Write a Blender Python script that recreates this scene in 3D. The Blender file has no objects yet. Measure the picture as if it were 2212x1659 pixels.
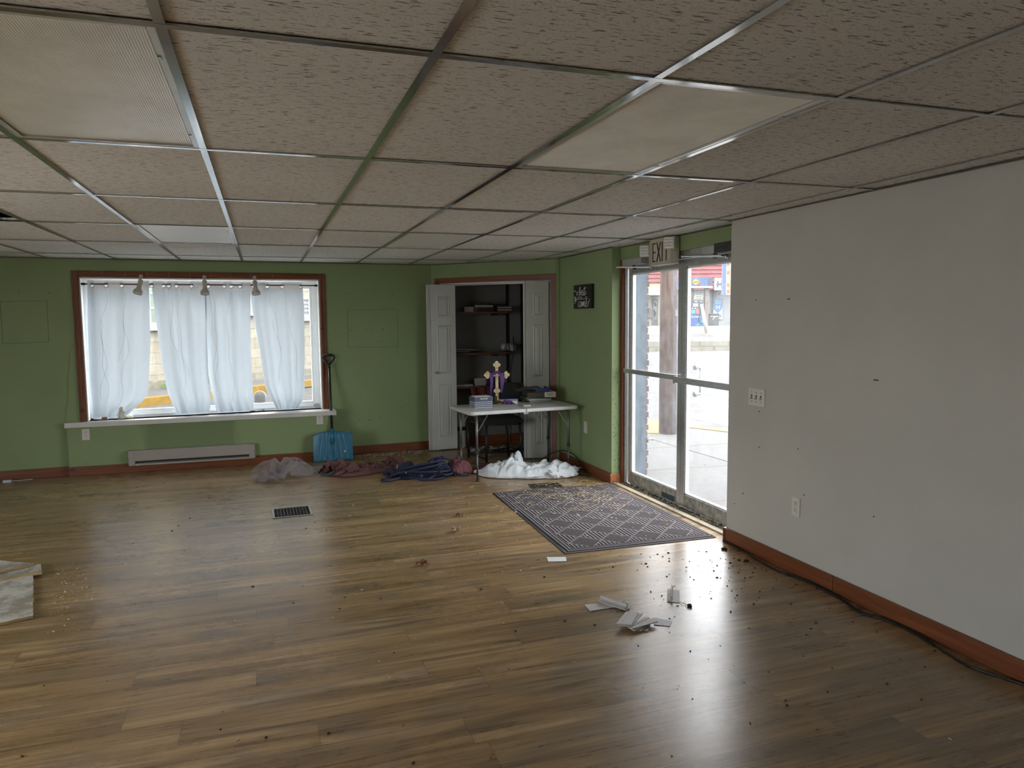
import bpy, bmesh, math, random
from math import sin, cos, pi, radians, sqrt, atan2, floor
from mathutils import Vector, Matrix, noise

# ------------------------------------------------------------------ camera, world, light, exposure
SC = bpy.context.scene
COL = SC.collection
V = Vector
W, H = 2212, 1659
FPX = 1573.26
YAW, PITCH, ROLL = 0.32762, -0.09025, -0.00939
EYE = V((0, 0, 1.575))
CEIL = 2.22
FWD = V((sin(YAW) * cos(PITCH), cos(YAW) * cos(PITCH), sin(PITCH)))
_r = V((cos(YAW), -sin(YAW), 0))
_u = _r.cross(FWD)
RIGHT = _r * cos(ROLL) + _u * sin(ROLL)
UP = -_r * sin(ROLL) + _u * cos(ROLL)

cam_data = bpy.data.cameras.new('camera')
cam_data.sensor_width = 36.0
cam_data.lens = FPX / W * 36.0
cam_data.clip_start = 0.02
cam_data.clip_end = 400
cam = bpy.data.objects.new('camera', cam_data)
COL.objects.link(cam)
cam.matrix_world = Matrix(((RIGHT.x, UP.x, -FWD.x, EYE.x), (RIGHT.y, UP.y, -FWD.y, EYE.y),
                           (RIGHT.z, UP.z, -FWD.z, EYE.z), (0, 0, 0, 1)))
SC.camera = cam

SKY = 4.2
world = bpy.data.worlds.new('overcast_sky')
SC.world = world
world.use_nodes = True
_wn = world.node_tree
_wn.nodes.clear()
_out = _wn.nodes.new('ShaderNodeOutputWorld')
_bg = _wn.nodes.new('ShaderNodeBackground')
_tc = _wn.nodes.new('ShaderNodeTexCoord')
_sep = _wn.nodes.new('ShaderNodeSeparateXYZ')
_ramp = _wn.nodes.new('ShaderNodeValToRGB')
_ramp.color_ramp.elements[0].position = 0.0
_ramp.color_ramp.elements[0].color = (0.62, 0.66, 0.70, 1)
_ramp.color_ramp.elements[1].position = 1.0
_ramp.color_ramp.elements[1].color = (1.0, 1.0, 1.0, 1)
_wn.links.new(_tc.outputs['Generated'], _sep.inputs[0])
_wn.links.new(_sep.outputs['Z'], _ramp.inputs[0])
_wn.links.new(_ramp.outputs[0], _bg.inputs[0])
_bg.inputs[1].default_value = SKY
_wn.links.new(_bg.outputs[0], _out.inputs[0])

SC.view_settings.view_transform = 'Standard'
SC.view_settings.look = 'None'
SC.view_settings.gamma = 1
SC.view_settings.use_curve_mapping = False
SC.view_settings.exposure = 1.55
SC.cycles.use_adaptive_sampling = True
SC.cycles.adaptive_threshold = 0.02
SC.cycles.use_denoising = True
SC.cycles.max_bounces = 9
SC.cycles.diffuse_bounces = 6
SC.cycles.glossy_bounces = 4
SC.cycles.transmission_bounces = 8
SC.cycles.transparent_max_bounces = 24
SC.cycles.sample_clamp_indirect = 6
SC.cycles.caustics_reflective = False
SC.cycles.caustics_refractive = False


def portal(name, loc, normal, sx, sy):
    l = bpy.data.lights.new(name, 'AREA')
    l.shape = 'RECTANGLE'
    l.size, l.size_y = sx, sy
    l.cycles.is_portal = True
    o = bpy.data.objects.new(name, l)
    COL.objects.link(o)
    o.location = loc
    o.rotation_euler = V(normal).to_track_quat('-Z', 'Z').to_euler()
    return o


# openings that let the sky in: front window, entrance doors, and an unseen side opening added for fill light
portal('window_portal', (-0.56, 8.75, 1.3), (0, -1, 0), 2.6, 1.6)
portal('entrance_portal', (3.42, 5.1, 1.1), (-1, 0, 0), 1.9, 2.1)
REAR_Y = -3.0
REAR_FILL = ()  # no fill openings in the rear wall
LEFT_FILL = ((1.2, 4.2),)  # made-up opening out of view, added to brighten the room
FILL_Z = (0.25, 2.12)
for _a, _b in REAR_FILL:
    portal('rear_portal', ((_a + _b) / 2, REAR_Y - 0.1, 1.185), (0, 1, 0), _b - _a, 1.87)
for _a, _b in LEFT_FILL:
    portal('side_portal', (-4.5, (_a + _b) / 2, 1.185), (1, 0, 0), _b - _a, 1.87)


# ------------------------------------------------------------------ geometry helpers
def ray(px, py):
    return FWD + RIGHT * ((px - W / 2) / FPX) - UP * ((py - H / 2) / FPX)


def zat(px, py, z=0.0):
    d = ray(px, py)
    return EYE + d * ((z - EYE.z) / d.z)


def onp(px, py, p0, n):
    d = ray(px, py)
    n = V(n)
    return EYE + d * ((V(p0) - EYE).dot(n) / d.dot(n))


MW = {}          # world matrices of the roots (kept by hand, no depsgraph needed)


def tag(o, label=None, cat=None, group=None, kind=None):
    if label: o['label'] = label
    if cat: o['category'] = cat
    if group: o['group'] = group
    if kind: o['kind'] = kind
    return o


def root(name, loc, label=None, cat=None, group=None, kind=None, rz=0.0):
    o = bpy.data.objects.new(name, None)
    o.empty_display_size = 0.05
    COL.objects.link(o)
    o.location = loc
    o.rotation_euler = (0, 0, rz)
    MW[o.name] = Matrix.Translation(V(loc)) @ Matrix.Rotation(rz, 4, 'Z')
    return tag(o, label, cat, group, kind)


class Frame:
    """a vertical wall plane: s runs along it, d points into the room, z is up"""
    def __init__(self, o, u, n):
        self.o, self.u, self.n = V((o[0], o[1], 0)), V((u[0], u[1], 0)).normalized(), V((n[0], n[1], 0)).normalized()

    def p(self, s, d, z):
        return self.o + self.u * s + self.n * d + V((0, 0, z))

    def px(self, px, py, d=0.0):
        q = onp(px, py, self.o + self.n * d, self.n)
        return (q - self.o).dot(self.u), q.z


class B:
    def __init__(self):
        self.bm = bmesh.new()

    def quad(self, *pts):
        vs = [self.bm.verts.new(V(p)) for p in pts]
        return self.bm.faces.new(vs)

    def hexa(self, c):
        v = [self.bm.verts.new(V(p)) for p in c]
        for f in ((0, 3, 2, 1), (4, 5, 6, 7), (0, 1, 5, 4), (1, 2, 6, 5), (2, 3, 7, 6), (3, 0, 4, 7)):
            self.bm.faces.new([v[i] for i in f])
        return self

    def mm(self, a, b):
        x0, y0, z0 = a
        x1, y1, z1 = b
        return self.hexa([(x0, y0, z0), (x1, y0, z0), (x1, y1, z0), (x0, y1, z0),
                          (x0, y0, z1), (x1, y0, z1), (x1, y1, z1), (x0, y1, z1)])

    def box(self, c, size, m=None):
        sx, sy, sz = [k / 2 for k in size]
        pts = [V(p) for p in ((-sx, -sy, -sz), (sx, -sy, -sz), (sx, sy, -sz), (-sx, sy, -sz),
                              (-sx, -sy, sz), (sx, -sy, sz), (sx, sy, sz), (-sx, sy, sz))]
        if m is not None:
            pts = [m @ p for p in pts]
        return self.hexa([p + V(c) for p in pts])

    def fb(self, F, s0, s1, d0, d1, z0, z1):
        return self.hexa([F.p(s0, d1, z0), F.p(s1, d1, z0), F.p(s1, d0, z0), F.p(s0, d0, z0),
                          F.p(s0, d1, z1), F.p(s1, d1, z1), F.p(s1, d0, z1), F.p(s0, d0, z1)])

    def cyl(self, p0, p1, r0, r1=None, n=16, cap=True):
        p0, p1 = V(p0), V(p1)
        r1 = r0 if r1 is None else r1
        ax = (p1 - p0).normalized()
        e = ax.orthogonal().normalized()
        f = ax.cross(e)
        A, C = [], []
        for i in range(n):
            t = 2 * pi * i / n
            d = e * cos(t) + f * sin(t)
            A.append(self.bm.verts.new(p0 + d * r0))
            C.append(self.bm.verts.new(p1 + d * r1))
        for i in range(n):
            j = (i + 1) % n
            self.bm.faces.new((A[i], A[j], C[j], C[i]))
        if cap:
            self.bm.faces.new(A[::-1])
            self.bm.faces.new(C)
        return self

    def tube(self, pts, r, n=8, cap=True):
        pts = [V(p) for p in pts]
        rings = []
        e = None
        for i, p in enumerate(pts):
            a = pts[max(i - 1, 0)]
            b = pts[min(i + 1, len(pts) - 1)]
            ax = (b - a)
            ax = ax.normalized() if ax.length > 1e-9 else V((0, 0, 1))
            if e is None:
                e = ax.orthogonal().normalized()
            else:
                e = (e - ax * e.dot(ax))
                e = e.normalized() if e.length > 1e-6 else ax.orthogonal().normalized()
            f = ax.cross(e)
            rr = r[i] if isinstance(r, (list, tuple)) else r
            rings.append([self.bm.verts.new(p + (e * cos(2 * pi * k / n) + f * sin(2 * pi * k / n)) * rr) for k in range(n)])
        for a, b in zip(rings, rings[1:]):
            for k in range(n):
                j = (k + 1) % n
                self.bm.faces.new((a[k], a[j], b[j], b[k]))
        if cap:
            self.bm.faces.new(rings[0][::-1])
            self.bm.faces.new(rings[-1])
        return self

    def lathe(self, prof, o=(0, 0, 0), n=24, m=None):
        """profile of (r, z) turned about the z axis (or about m's z axis), placed at o"""
        o = V(o)
        rings = []
        for r, z in prof:
            ring = []
            for k in range(n):
                t = 2 * pi * k / n
                p = V((r * cos(t), r * sin(t), z))
                if m is not None:
                    p = m @ p
                ring.append(self.bm.verts.new(p + o))
            rings.append(ring)
        for a, b in zip(rings, rings[1:]):
            for k in range(n):
                j = (k + 1) % n
                self.bm.faces.new((a[k], a[j], b[j], b[k]))
        self.bm.faces.new(rings[0][::-1])
        self.bm.faces.new(rings[-1])
        return self

    def prism(self, poly, fn, d0, d1):
        """poly of 2D points; fn(a, b, d) places them; extruded from d0 to d1"""
        A = [self.bm.verts.new(V(fn(a, b, d0))) for a, b in poly]
        C = [self.bm.verts.new(V(fn(a, b, d1))) for a, b in poly]
        self.bm.faces.new(A[::-1])
        self.bm.faces.new(C)
        for i in range(len(poly)):
            j = (i + 1) % len(poly)
            self.bm.faces.new((A[i], A[j], C[j], C[i]))
        return self

    def grid(self, fn, nu, nv):
        g = [[self.bm.verts.new(V(fn(i / nu, j / nv))) for j in range(nv + 1)] for i in range(nu + 1)]
        for i in range(nu):
            for j in range(nv):
                self.bm.faces.new((g[i][j], g[i + 1][j], g[i + 1][j + 1], g[i][j + 1]))
        return self

    def ball(self, c, r, m=None, u=16, v=10):
        mat = Matrix.Translation(V(c)) @ (m.to_4x4() if m is not None else Matrix.Identity(4))
        rr = r if isinstance(r, (tuple, list)) else (r, r, r)
        bmesh.ops.create_uvsphere(self.bm, u_segments=u, v_segments=v, radius=1.0,
                                  matrix=mat @ Matrix.Diagonal((*rr, 1)))
        return self

    def done(self, name, mat, parent=None, smooth=False, bevel=0.0, local=False, solid=0.0, seg=2, sub=0, **kw):
        bmesh.ops.recalc_face_normals(self.bm, faces=self.bm.faces)
        me = bpy.data.meshes.new(name)
        if parent is not None and not local:
            q = parent
            M = Matrix.Identity(4)
            while q is not None and q.name not in MW:
                q = q.parent
            if q is not None:
                M = MW[q.name]
            self.bm.transform(M.inverted())
        self.bm.to_mesh(me)
        self.bm.free()
        o = bpy.data.objects.new(name, me)
        COL.objects.link(o)
        if mat is not None:
            me.materials.append(mat)
        if smooth:
            for p in me.polygons:
                p.use_smooth = True
        if parent is not None:
            o.parent = parent
        if sub:
            md = o.modifiers.new('subdivision', 'SUBSURF')
            md.levels = md.render_levels = sub
        if solid:
            md = o.modifiers.new('thickness', 'SOLIDIFY')
            md.thickness = solid
            md.offset = 1
        if bevel:
            md = o.modifiers.new('bevel', 'BEVEL')
            md.width = bevel
            md.segments = seg
            md.limit_method = 'ANGLE'
        return tag(o, kw.get('label'), kw.get('cat'), kw.get('group'), kw.get('kind'))


def text(name, body, size, org, xd, yd, mat, parent=None, ext=0.0008, sx=1.0, shear=0.0, align='LEFT', bold=0.0, **kw):
    c = bpy.data.curves.new(name, 'FONT')
    c.body = body
    c.size = size
    c.extrude = ext
    c.shear = shear
    c.align_x = align
    c.offset = bold
    c.materials.append(mat)
    tmp = bpy.data.objects.new(name, c)
    me = bpy.data.meshes.new_from_object(tmp)
    bpy.data.objects.remove(tmp)
    me.name = name
    if not me.materials: me.materials.append(mat)
    o = bpy.data.objects.new(name, me)
    COL.objects.link(o)
    xd, yd = V(xd).normalized(), V(yd).normalized()
    zd = xd.cross(yd)
    M = Matrix(((xd.x * sx, yd.x, zd.x, org[0]), (xd.y * sx, yd.y, zd.y, org[1]), (xd.z * sx, yd.z, zd.z, org[2]), (0, 0, 0, 1)))
    if parent is not None:
        q = parent
        while q is not None and q.name not in MW:
            q = q.parent
        if q is not None:
            M = MW[q.name].inverted() @ M
        o.parent = parent
    o.matrix_local = M
    return tag(o, kw.get('label'), kw.get('cat'), kw.get('group'), kw.get('kind'))


def copy_thing(o, loc=None, rz=None, label=None):
    c = o.copy()
    COL.objects.link(c)
    if loc is not None: c.location = loc
    if rz is not None: c.rotation_euler = (0, 0, rz)
    if label: c['label'] = label
    for ch in list(o.children):
        d = ch.copy()
        COL.objects.link(d)
        d.parent = c
        for g in list(ch.children):
            e = g.copy()
            COL.objects.link(e)
            e.parent = d
    return c


# ------------------------------------------------------------------ materials
def newmat(name):
    m = bpy.data.materials.new(name)
    m.use_nodes = True
    nt = m.node_tree
    return m, nt, nt.nodes['Principled BSDF']


class N:
    """tiny node helper"""
    def __init__(self, nt):
        self.nt = nt

    def new(self, t, **kw):
        n = self.nt.nodes.new(t)
        for k, v in kw.items():
            if k.startswith('i_'):
                continue
            setattr(n, k, v)
        return n

    def put(self, sock, v):
        if isinstance(v, bpy.types.NodeSocket):
            self.nt.links.new(v, sock)
        else:
            sock.default_value = v

    def math(self, op, a, b=0.0, c=None):
        n = self.new('ShaderNodeMath', operation=op)
        self.put(n.inputs[0], a)
        self.put(n.inputs[1], b)
        if c is not None: self.put(n.inputs[2], c)
        return n.outputs[0]

    def xyz(self, v):
        n = self.new('ShaderNodeSeparateXYZ')
        self.put(n.inputs[0], v)
        return n.outputs

    def comb(self, x, y, z):
        n = self.new('ShaderNodeCombineXYZ')
        for i, q in enumerate((x, y, z)): self.put(n.inputs[i], q)
        return n.outputs[0]

    def noise(self, vec, scale=5.0, detail=3.0, rough=0.5, dist=0.0):
        n = self.new('ShaderNodeTexNoise')
        self.put(n.inputs['Vector'], vec)
        n.inputs['Scale'].default_value = scale
        n.inputs['Detail'].default_value = detail
        n.inputs['Roughness'].default_value = rough
        n.inputs['Distortion'].default_value = dist
        return n.outputs['Fac']

    def ramp(self, fac, stops):
        n = self.new('ShaderNodeValToRGB')
        cr = n.color_ramp
        while len(cr.elements) < len(stops): cr.elements.new(0.5)
        for e, (p, c) in zip(cr.elements, stops):
            e.position = p
            e.color = (*c, 1) if len(c) == 3 else c
        self.put(n.inputs[0], fac)
        return n.outputs[0]

    def mix(self, fac, a, b, mode='MIX'):
        n = self.new('ShaderNodeMix', data_type='RGBA', blend_type=mode)
        self.put(n.inputs[0], fac)
        self.put(n.inputs[6], a if isinstance(a, bpy.types.NodeSocket) else (*a, 1))
        self.put(n.inputs[7], b if isinstance(b, bpy.types.NodeSocket) else (*b, 1))
        return n.outputs[2]

    def bump(self, h, strength, dist=0.01):
        n = self.new('ShaderNodeBump')
        n.inputs['Strength'].default_value = strength
        n.inputs['Distance'].default_value = dist
        self.put(n.inputs['Height'], h)
        return n.outputs[0]

    def obj(self):
        return self.new('ShaderNodeTexCoord').outputs['Object']

    def scale(self, v, s):
        n = self.new('ShaderNodeVectorMath', operation='MULTIPLY')
        self.put(n.inputs[0], v)
        n.inputs[1].default_value = s
        return n.outputs[0]


MATS = {}


def M(name, rgb, rough=0.5, metal=0.0, var=0.12, vscale=6.0, bump=0.0, bscale=60.0, spec=0.5, stretch=(1, 1, 1), sheen=0.0):
    if name in MATS: return MATS[name]
    m, nt, p = newmat(name)
    n = N(nt)
    co = n.scale(n.obj(), stretch)
    f = n.noise(co, vscale, 4, 0.6)
    lo = tuple(c * (1 - var) for c in rgb)
    hi = tuple(min(1, c * (1 + var)) for c in rgb)
    nt.links.new(n.ramp(f, [(0.3, lo), (0.7, hi)]), p.inputs['Base Color'])
    p.inputs['Roughness'].default_value = rough
    p.inputs['Metallic'].default_value = metal
    p.inputs['Specular IOR Level'].default_value = spec
    if sheen: p.inputs['Sheen Weight'].default_value = sheen
    if bump:
        nt.links.new(n.bump(n.noise(co, bscale, 4, 0.6), bump, 0.01), p.inputs['Normal'])
    MATS[name] = m
    return m


def wood(name, dark, light, rough=0.4, sc=(1.2, 1.2, 18), knots=True):
    m, nt, p = newmat(name)
    n = N(nt)
    co = n.scale(n.obj(), sc)
    f = n.noise(co, 2.2, 5, 0.6, 0.6)
    c = n.ramp(f, [(0.25, dark), (0.7, light)])
    if knots:
        v = n.new('ShaderNodeTexVoronoi')
        v.inputs['Scale'].default_value = 3.1
        n.put(v.inputs['Vector'], n.scale(n.obj(), (1, 1, 1.6)))
        k = n.ramp(v.outputs['Distance'], [(0.06, (1, 1, 1)), (0.12, (0, 0, 0))])
        c = n.mix(n.math('MULTIPLY', k, 0.75), c, tuple(q * 0.25 for q in dark))
    nt.links.new(c, p.inputs['Base Color'])
    p.inputs['Roughness'].default_value = rough
    nt.links.new(n.bump(f, 0.08, 0.01), p.inputs['Normal'])
    MATS[name] = m
    return m


def floor_material():
    m, nt, p = newmat('wood_plank_floor')
    n = N(nt)
    x, y, z = n.xyz(n.obj())
    PW, PL = 0.182, 1.22
    yr = n.math('DIVIDE', n.math('ADD', y, 0.06), PW)
    row = n.math('FLOOR', yr)
    wn = n.new('ShaderNodeTexWhiteNoise', noise_dimensions='1D')
    n.put(wn.inputs['W'], row)
    xr = n.math('DIVIDE', n.math('ADD', x, n.math('MULTIPLY', wn.outputs['Value'], PL * 3)), PL)
    colm = n.math('FLOOR', xr)
    wn2 = n.new('ShaderNodeTexWhiteNoise', noise_dimensions='2D')
    n.put(wn2.inputs['Vector'], n.comb(row, colm, 0.0))
    rnd = wn2.outputs['Value']
    shift = n.math('MULTIPLY', rnd, 53.0)
    # long flowing grain
    g1 = n.noise(n.comb(n.math('ADD', n.math('MULTIPLY', x, 0.75), shift), n.math('MULTIPLY', y, 11.0), shift), 1.0, 6, 0.58, 0.9)
    g2 = n.noise(n.comb(n.math('ADD', n.math('MULTIPLY', x, 2.4), shift), n.math('MULTIPLY', y, 60.0), shift), 1.0, 4, 0.6, 0.4)
    g3 = n.noise(n.comb(n.math('ADD', n.math('MULTIPLY', x, 1.3), shift), n.math('MULTIPLY', y, 3.5), rnd), 1.0, 3, 0.5, 1.5)
    tone = n.math('ADD', n.math('MULTIPLY', g1, 0.65), n.math('MULTIPLY', g2, 0.35))
    c = n.ramp(tone, [(0.34, (0.130, 0.078, 0.036)), (0.47, (0.275, 0.175, 0.080)), (0.56, (0.370, 0.245, 0.118)), (0.68, (0.530, 0.380, 0.205))])
    grey = n.ramp(tone, [(0.34, (0.085, 0.062, 0.042)), (0.52, (0.205, 0.152, 0.100)), (0.68, (0.390, 0.300, 0.205))])
    c = n.mix(n.ramp(g3, [(0.46, (0, 0, 0)), (0.70, (0.85, 0.85, 0.85))]), c, grey)
    br = n.math('ADD', n.math('MULTIPLY', rnd, 0.20), 0.90)
    c = n.mix(1.0, c, n.comb(br, br, br), 'MULTIPLY')
    # seams
    fy = n.math('FRACT', yr)
    fx = n.math('FRACT', xr)
    sy = n.math('LESS_THAN', n.math('MINIMUM', fy, n.math('SUBTRACT', 1.0, fy)), 0.007)
    sx = n.math('LESS_THAN', n.math('MINIMUM', fx, n.math('SUBTRACT', 1.0, fx)), 0.0012)
    seam = n.math('MAXIMUM', sy, sx)
    c = n.mix(n.math('MULTIPLY', seam, 0.58), c, (0.045, 0.03, 0.018))
    # dust and scuffs
    d = n.noise(n.obj(), 1.6, 6, 0.7)
    dust = n.ramp(d, [(0.5, (0, 0, 0)), (0.75, (1, 1, 1))])
    c = n.mix(n.math('MULTIPLY', dust, 0.10), c, (0.40, 0.36, 0.30))
    nt.links.new(c, p.inputs['Base Color'])
    r = n.math('ADD', n.math('MULTIPLY', d, 0.16), n.math('MULTIPLY', g2, 0.10))
    nt.links.new(n.math('ADD', r, 0.155), p.inputs['Roughness'])
    p.inputs['Specular IOR Level'].default_value = 0.72
    hh = n.math('SUBTRACT', n.math('MULTIPLY', g2, 0.25), seam)
    nt.links.new(n.bump(hh, 0.10, 0.004), p.inputs['Normal'])
    return m


def ceiling_material():
    m, nt, p = newmat('fissured_ceiling_tile')
    n = N(nt)
    x, y, z = n.xyz(n.obj())
    fiss = n.noise(n.comb(n.math('MULTIPLY', x, 26), n.math('MULTIPLY', y, 135), 0.0), 1.0, 2, 0.5, 0.5)
    pin = n.noise(n.comb(x, y, 3.0), 150, 2, 0.6)
    a = n.ramp(fiss, [(0.605, (0, 0, 0)), (0.645, (1, 1, 1))])
    b = n.ramp(pin, [(0.60, (0, 0, 0)), (0.70, (1, 1, 1))])
    hole = n.math('MAXIMUM', a, n.math('MULTIPLY', b, 0.75))
    big = n.noise(n.obj(), 0.9, 3, 0.5)
    base = n.ramp(big, [(0.3, (0.745, 0.738, 0.72)), (0.7, (0.835, 0.828, 0.81))])
    # brown damp stain on the tiles near the open one
    dx = n.math('DIVIDE', n.math('ADD', x, 1.75), 0.75)
    dy = n.math('DIVIDE', n.math('SUBTRACT', y, 4.75), 0.30)
    rr = n.math('SQRT', n.math('ADD', n.math('MULTIPLY', dx, dx), n.math('MULTIPLY', dy, dy)))
    rr = n.math('ADD', rr, n.math('MULTIPLY', n.noise(n.obj(), 3.0, 4, 0.6), 0.7))
    st = n.ramp(rr, [(0.9, (0.30, 0.30, 0.30)), (1.25, (0.55, 0.55, 0.55)), (1.35, (0, 0, 0))])
    base = n.mix(n.math('MULTIPLY', st, 0.55), base, (0.30, 0.23, 0.16))
    nt.links.new(n.mix(n.math('MULTIPLY', hole, 0.72), base, (0.10, 0.085, 0.07)), p.inputs['Base Color'])
    p.inputs['Roughness'].default_value = 0.95
    p.inputs['Specular IOR Level'].default_value = 0.1
    nt.links.new(n.bump(n.math('MULTIPLY', hole, -1.0), 0.5, 0.003), p.inputs['Normal'])
    return m


def glass_material(name, tint=(1, 1, 1), haze=0.0):
    m = bpy.data.materials.new(name)
    m.use_nodes = True
    nt = m.node_tree
    nt.nodes.clear()
    n = N(nt)
    out = n.new('ShaderNodeOutputMaterial')
    tr = n.new('ShaderNodeBsdfTransparent')
    tr.inputs[0].default_value = (*tint, 1)
    gl = n.new('ShaderNodeBsdfGlossy')
    gl.inputs['Roughness'].default_value = 0.02
    lw = n.new('ShaderNodeLayerWeight')
    lw.inputs['Blend'].default_value = 0.5
    f = n.math('ADD', n.math('MULTIPLY', n.math('POWER', lw.outputs['Facing'], 4.0), 0.5), 0.03)
    mx = n.new('ShaderNodeMixShader')
    nt.links.new(f, mx.inputs[0])
    nt.links.new(tr.outputs[0], mx.inputs[1])
    nt.links.new(gl.outputs[0], mx.inputs[2])
    last = mx.outputs[0]
    if haze:
        df = n.new('ShaderNodeBsdfTranslucent')
        df.inputs[0].default_value = (0.9, 0.92, 0.95, 1)
        sp = n.noise(n.obj(), 9.0, 6, 0.75)
        hz = n.math('MULTIPLY', n.ramp(sp, [(0.35, (0.4, 0.4, 0.4)), (0.75, (1, 1, 1))]), haze)
        m2 = n.new('ShaderNodeMixShader')
        nt.links.new(hz, m2.inputs[0])
        nt.links.new(last, m2.inputs[1])
        nt.links.new(df.outputs[0], m2.inputs[2])
        last = m2.outputs[0]
    nt.links.new(last, out.inputs[0])
    MATS[name] = m
    return m


def sheer(name, rgb, trans=0.55, clear=0.0, var=0.06, vscale=14):
    """thin cloth: diffuse + translucent (+ see-through weave)"""
    m = bpy.data.materials.new(name)
    m.use_nodes = True
    nt = m.node_tree
    nt.nodes.clear()
    n = N(nt)
    out = n.new('ShaderNodeOutputMaterial')
    f = n.noise(n.obj(), vscale, 4, 0.6)
    c = n.ramp(f, [(0.3, tuple(q * (1 - var) for q in rgb)), (0.7, rgb)])
    a = n.new('ShaderNodeBsdfDiffuse')
    b = n.new('ShaderNodeBsdfTranslucent')
    nt.links.new(c, a.inputs[0])
    nt.links.new(c, b.inputs[0])
    mx = n.new('ShaderNodeMixShader')
    mx.inputs[0].default_value = trans
    nt.links.new(a.outputs[0], mx.inputs[1])
    nt.links.new(b.outputs[0], mx.inputs[2])
    last = mx.outputs[0]
    if clear:
        t = n.new('ShaderNodeBsdfTransparent')
        m2 = n.new('ShaderNodeMixShader')
        m2.inputs[0].default_value = clear
        nt.links.new(last, m2.inputs[1])
        nt.links.new(t.outputs[0], m2.inputs[2])
        last = m2.outputs[0]
    nt.links.new(last, out.inputs[0])
    MATS[name] = m
    return m


def painted_wall(name, rgb, rough=0.6, marks=True, soot=None):
    m, nt, p = newmat(name)
    n = N(nt)
    f = n.noise(n.obj(), 1.3, 5, 0.6)
    c = n.ramp(f, [(0.3, tuple(q * 0.93 for q in rgb)), (0.7, tuple(q * 1.05 for q in rgb))])
    if marks:
        v = n.noise(n.scale(n.obj(), (1, 1, 0.6)), 17, 5, 0.7)
        s = n.ramp(v, [(0.70, (0, 0, 0)), (0.76, (1, 1, 1))])
        c = n.mix(n.math('MULTIPLY', s, 0.22), c, tuple(q * 0.45 for q in rgb))
    if soot:                                        # sooty patch left above a heater
        x, y, z = n.xyz(n.obj())
        e = n.math('ABSOLUTE', n.math('SUBTRACT', x, soot[0]))
        e = n.math('ADD', e, n.math('MULTIPLY', n.math('SUBTRACT', n.noise(n.scale(n.obj(), (6, 6, .7)), 2.0, 4, 0.6), .5), .25))
        k = n.ramp(n.math('DIVIDE', e, soot[1]), [(0.80, (1, 1, 1)), (1.0, (0, 0, 0))])
        c = n.mix(n.math('MULTIPLY', k, 0.42), c, tuple(q * 0.35 for q in rgb))
    nt.links.new(c, p.inputs['Base Color'])
    p.inputs['Roughness'].default_value = rough
    p.inputs['Specular IOR Level'].default_value = 0.35
    nt.links.new(n.bump(n.noise(n.obj(), 120, 3, 0.6), 0.06, 0.004), p.inputs['Normal'])
    MATS[name] = m
    return m


def masonry(name, c1, c2, mortar, bw, bh, msize, axis='xz', rough=0.9, bumpv=0.4):
    """brick courses read on a vertical face: axis picks the horizontal coordinate"""
    m, nt, p = newmat(name)
    n = N(nt)
    x, y, z = n.xyz(n.obj())
    t = n.new('ShaderNodeTexBrick')
    n.put(t.inputs['Vector'], n.comb(n.math('ADD', x, y) if axis == 'xy' else (x if axis == 'xz' else y), z, 0.0))
    t.inputs['Color1'].default_value = (*c1, 1)
    t.inputs['Color2'].default_value = (*c2, 1)
    t.inputs['Mortar'].default_value = (*mortar, 1)
    t.inputs['Scale'].default_value = 1.0
    t.inputs['Brick Width'].default_value = bw
    t.inputs['Row Height'].default_value = bh
    t.inputs['Mortar Size'].default_value = msize
    f = n.noise(n.obj(), 7, 5, 0.65)
    c = n.mix(0.35, t.outputs['Color'], n.ramp(f, [(0.3, tuple(q * 0.6 for q in c1)), (0.7, tuple(min(1, q * 1.25) for q in c2))]))
    nt.links.new(c, p.inputs['Base Color'])
    p.inputs['Roughness'].default_value = rough
    nt.links.new(n.bump(t.outputs['Fac'], -bumpv, 0.02), p.inputs['Normal'])
    MATS[name] = m
    return m

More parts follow.
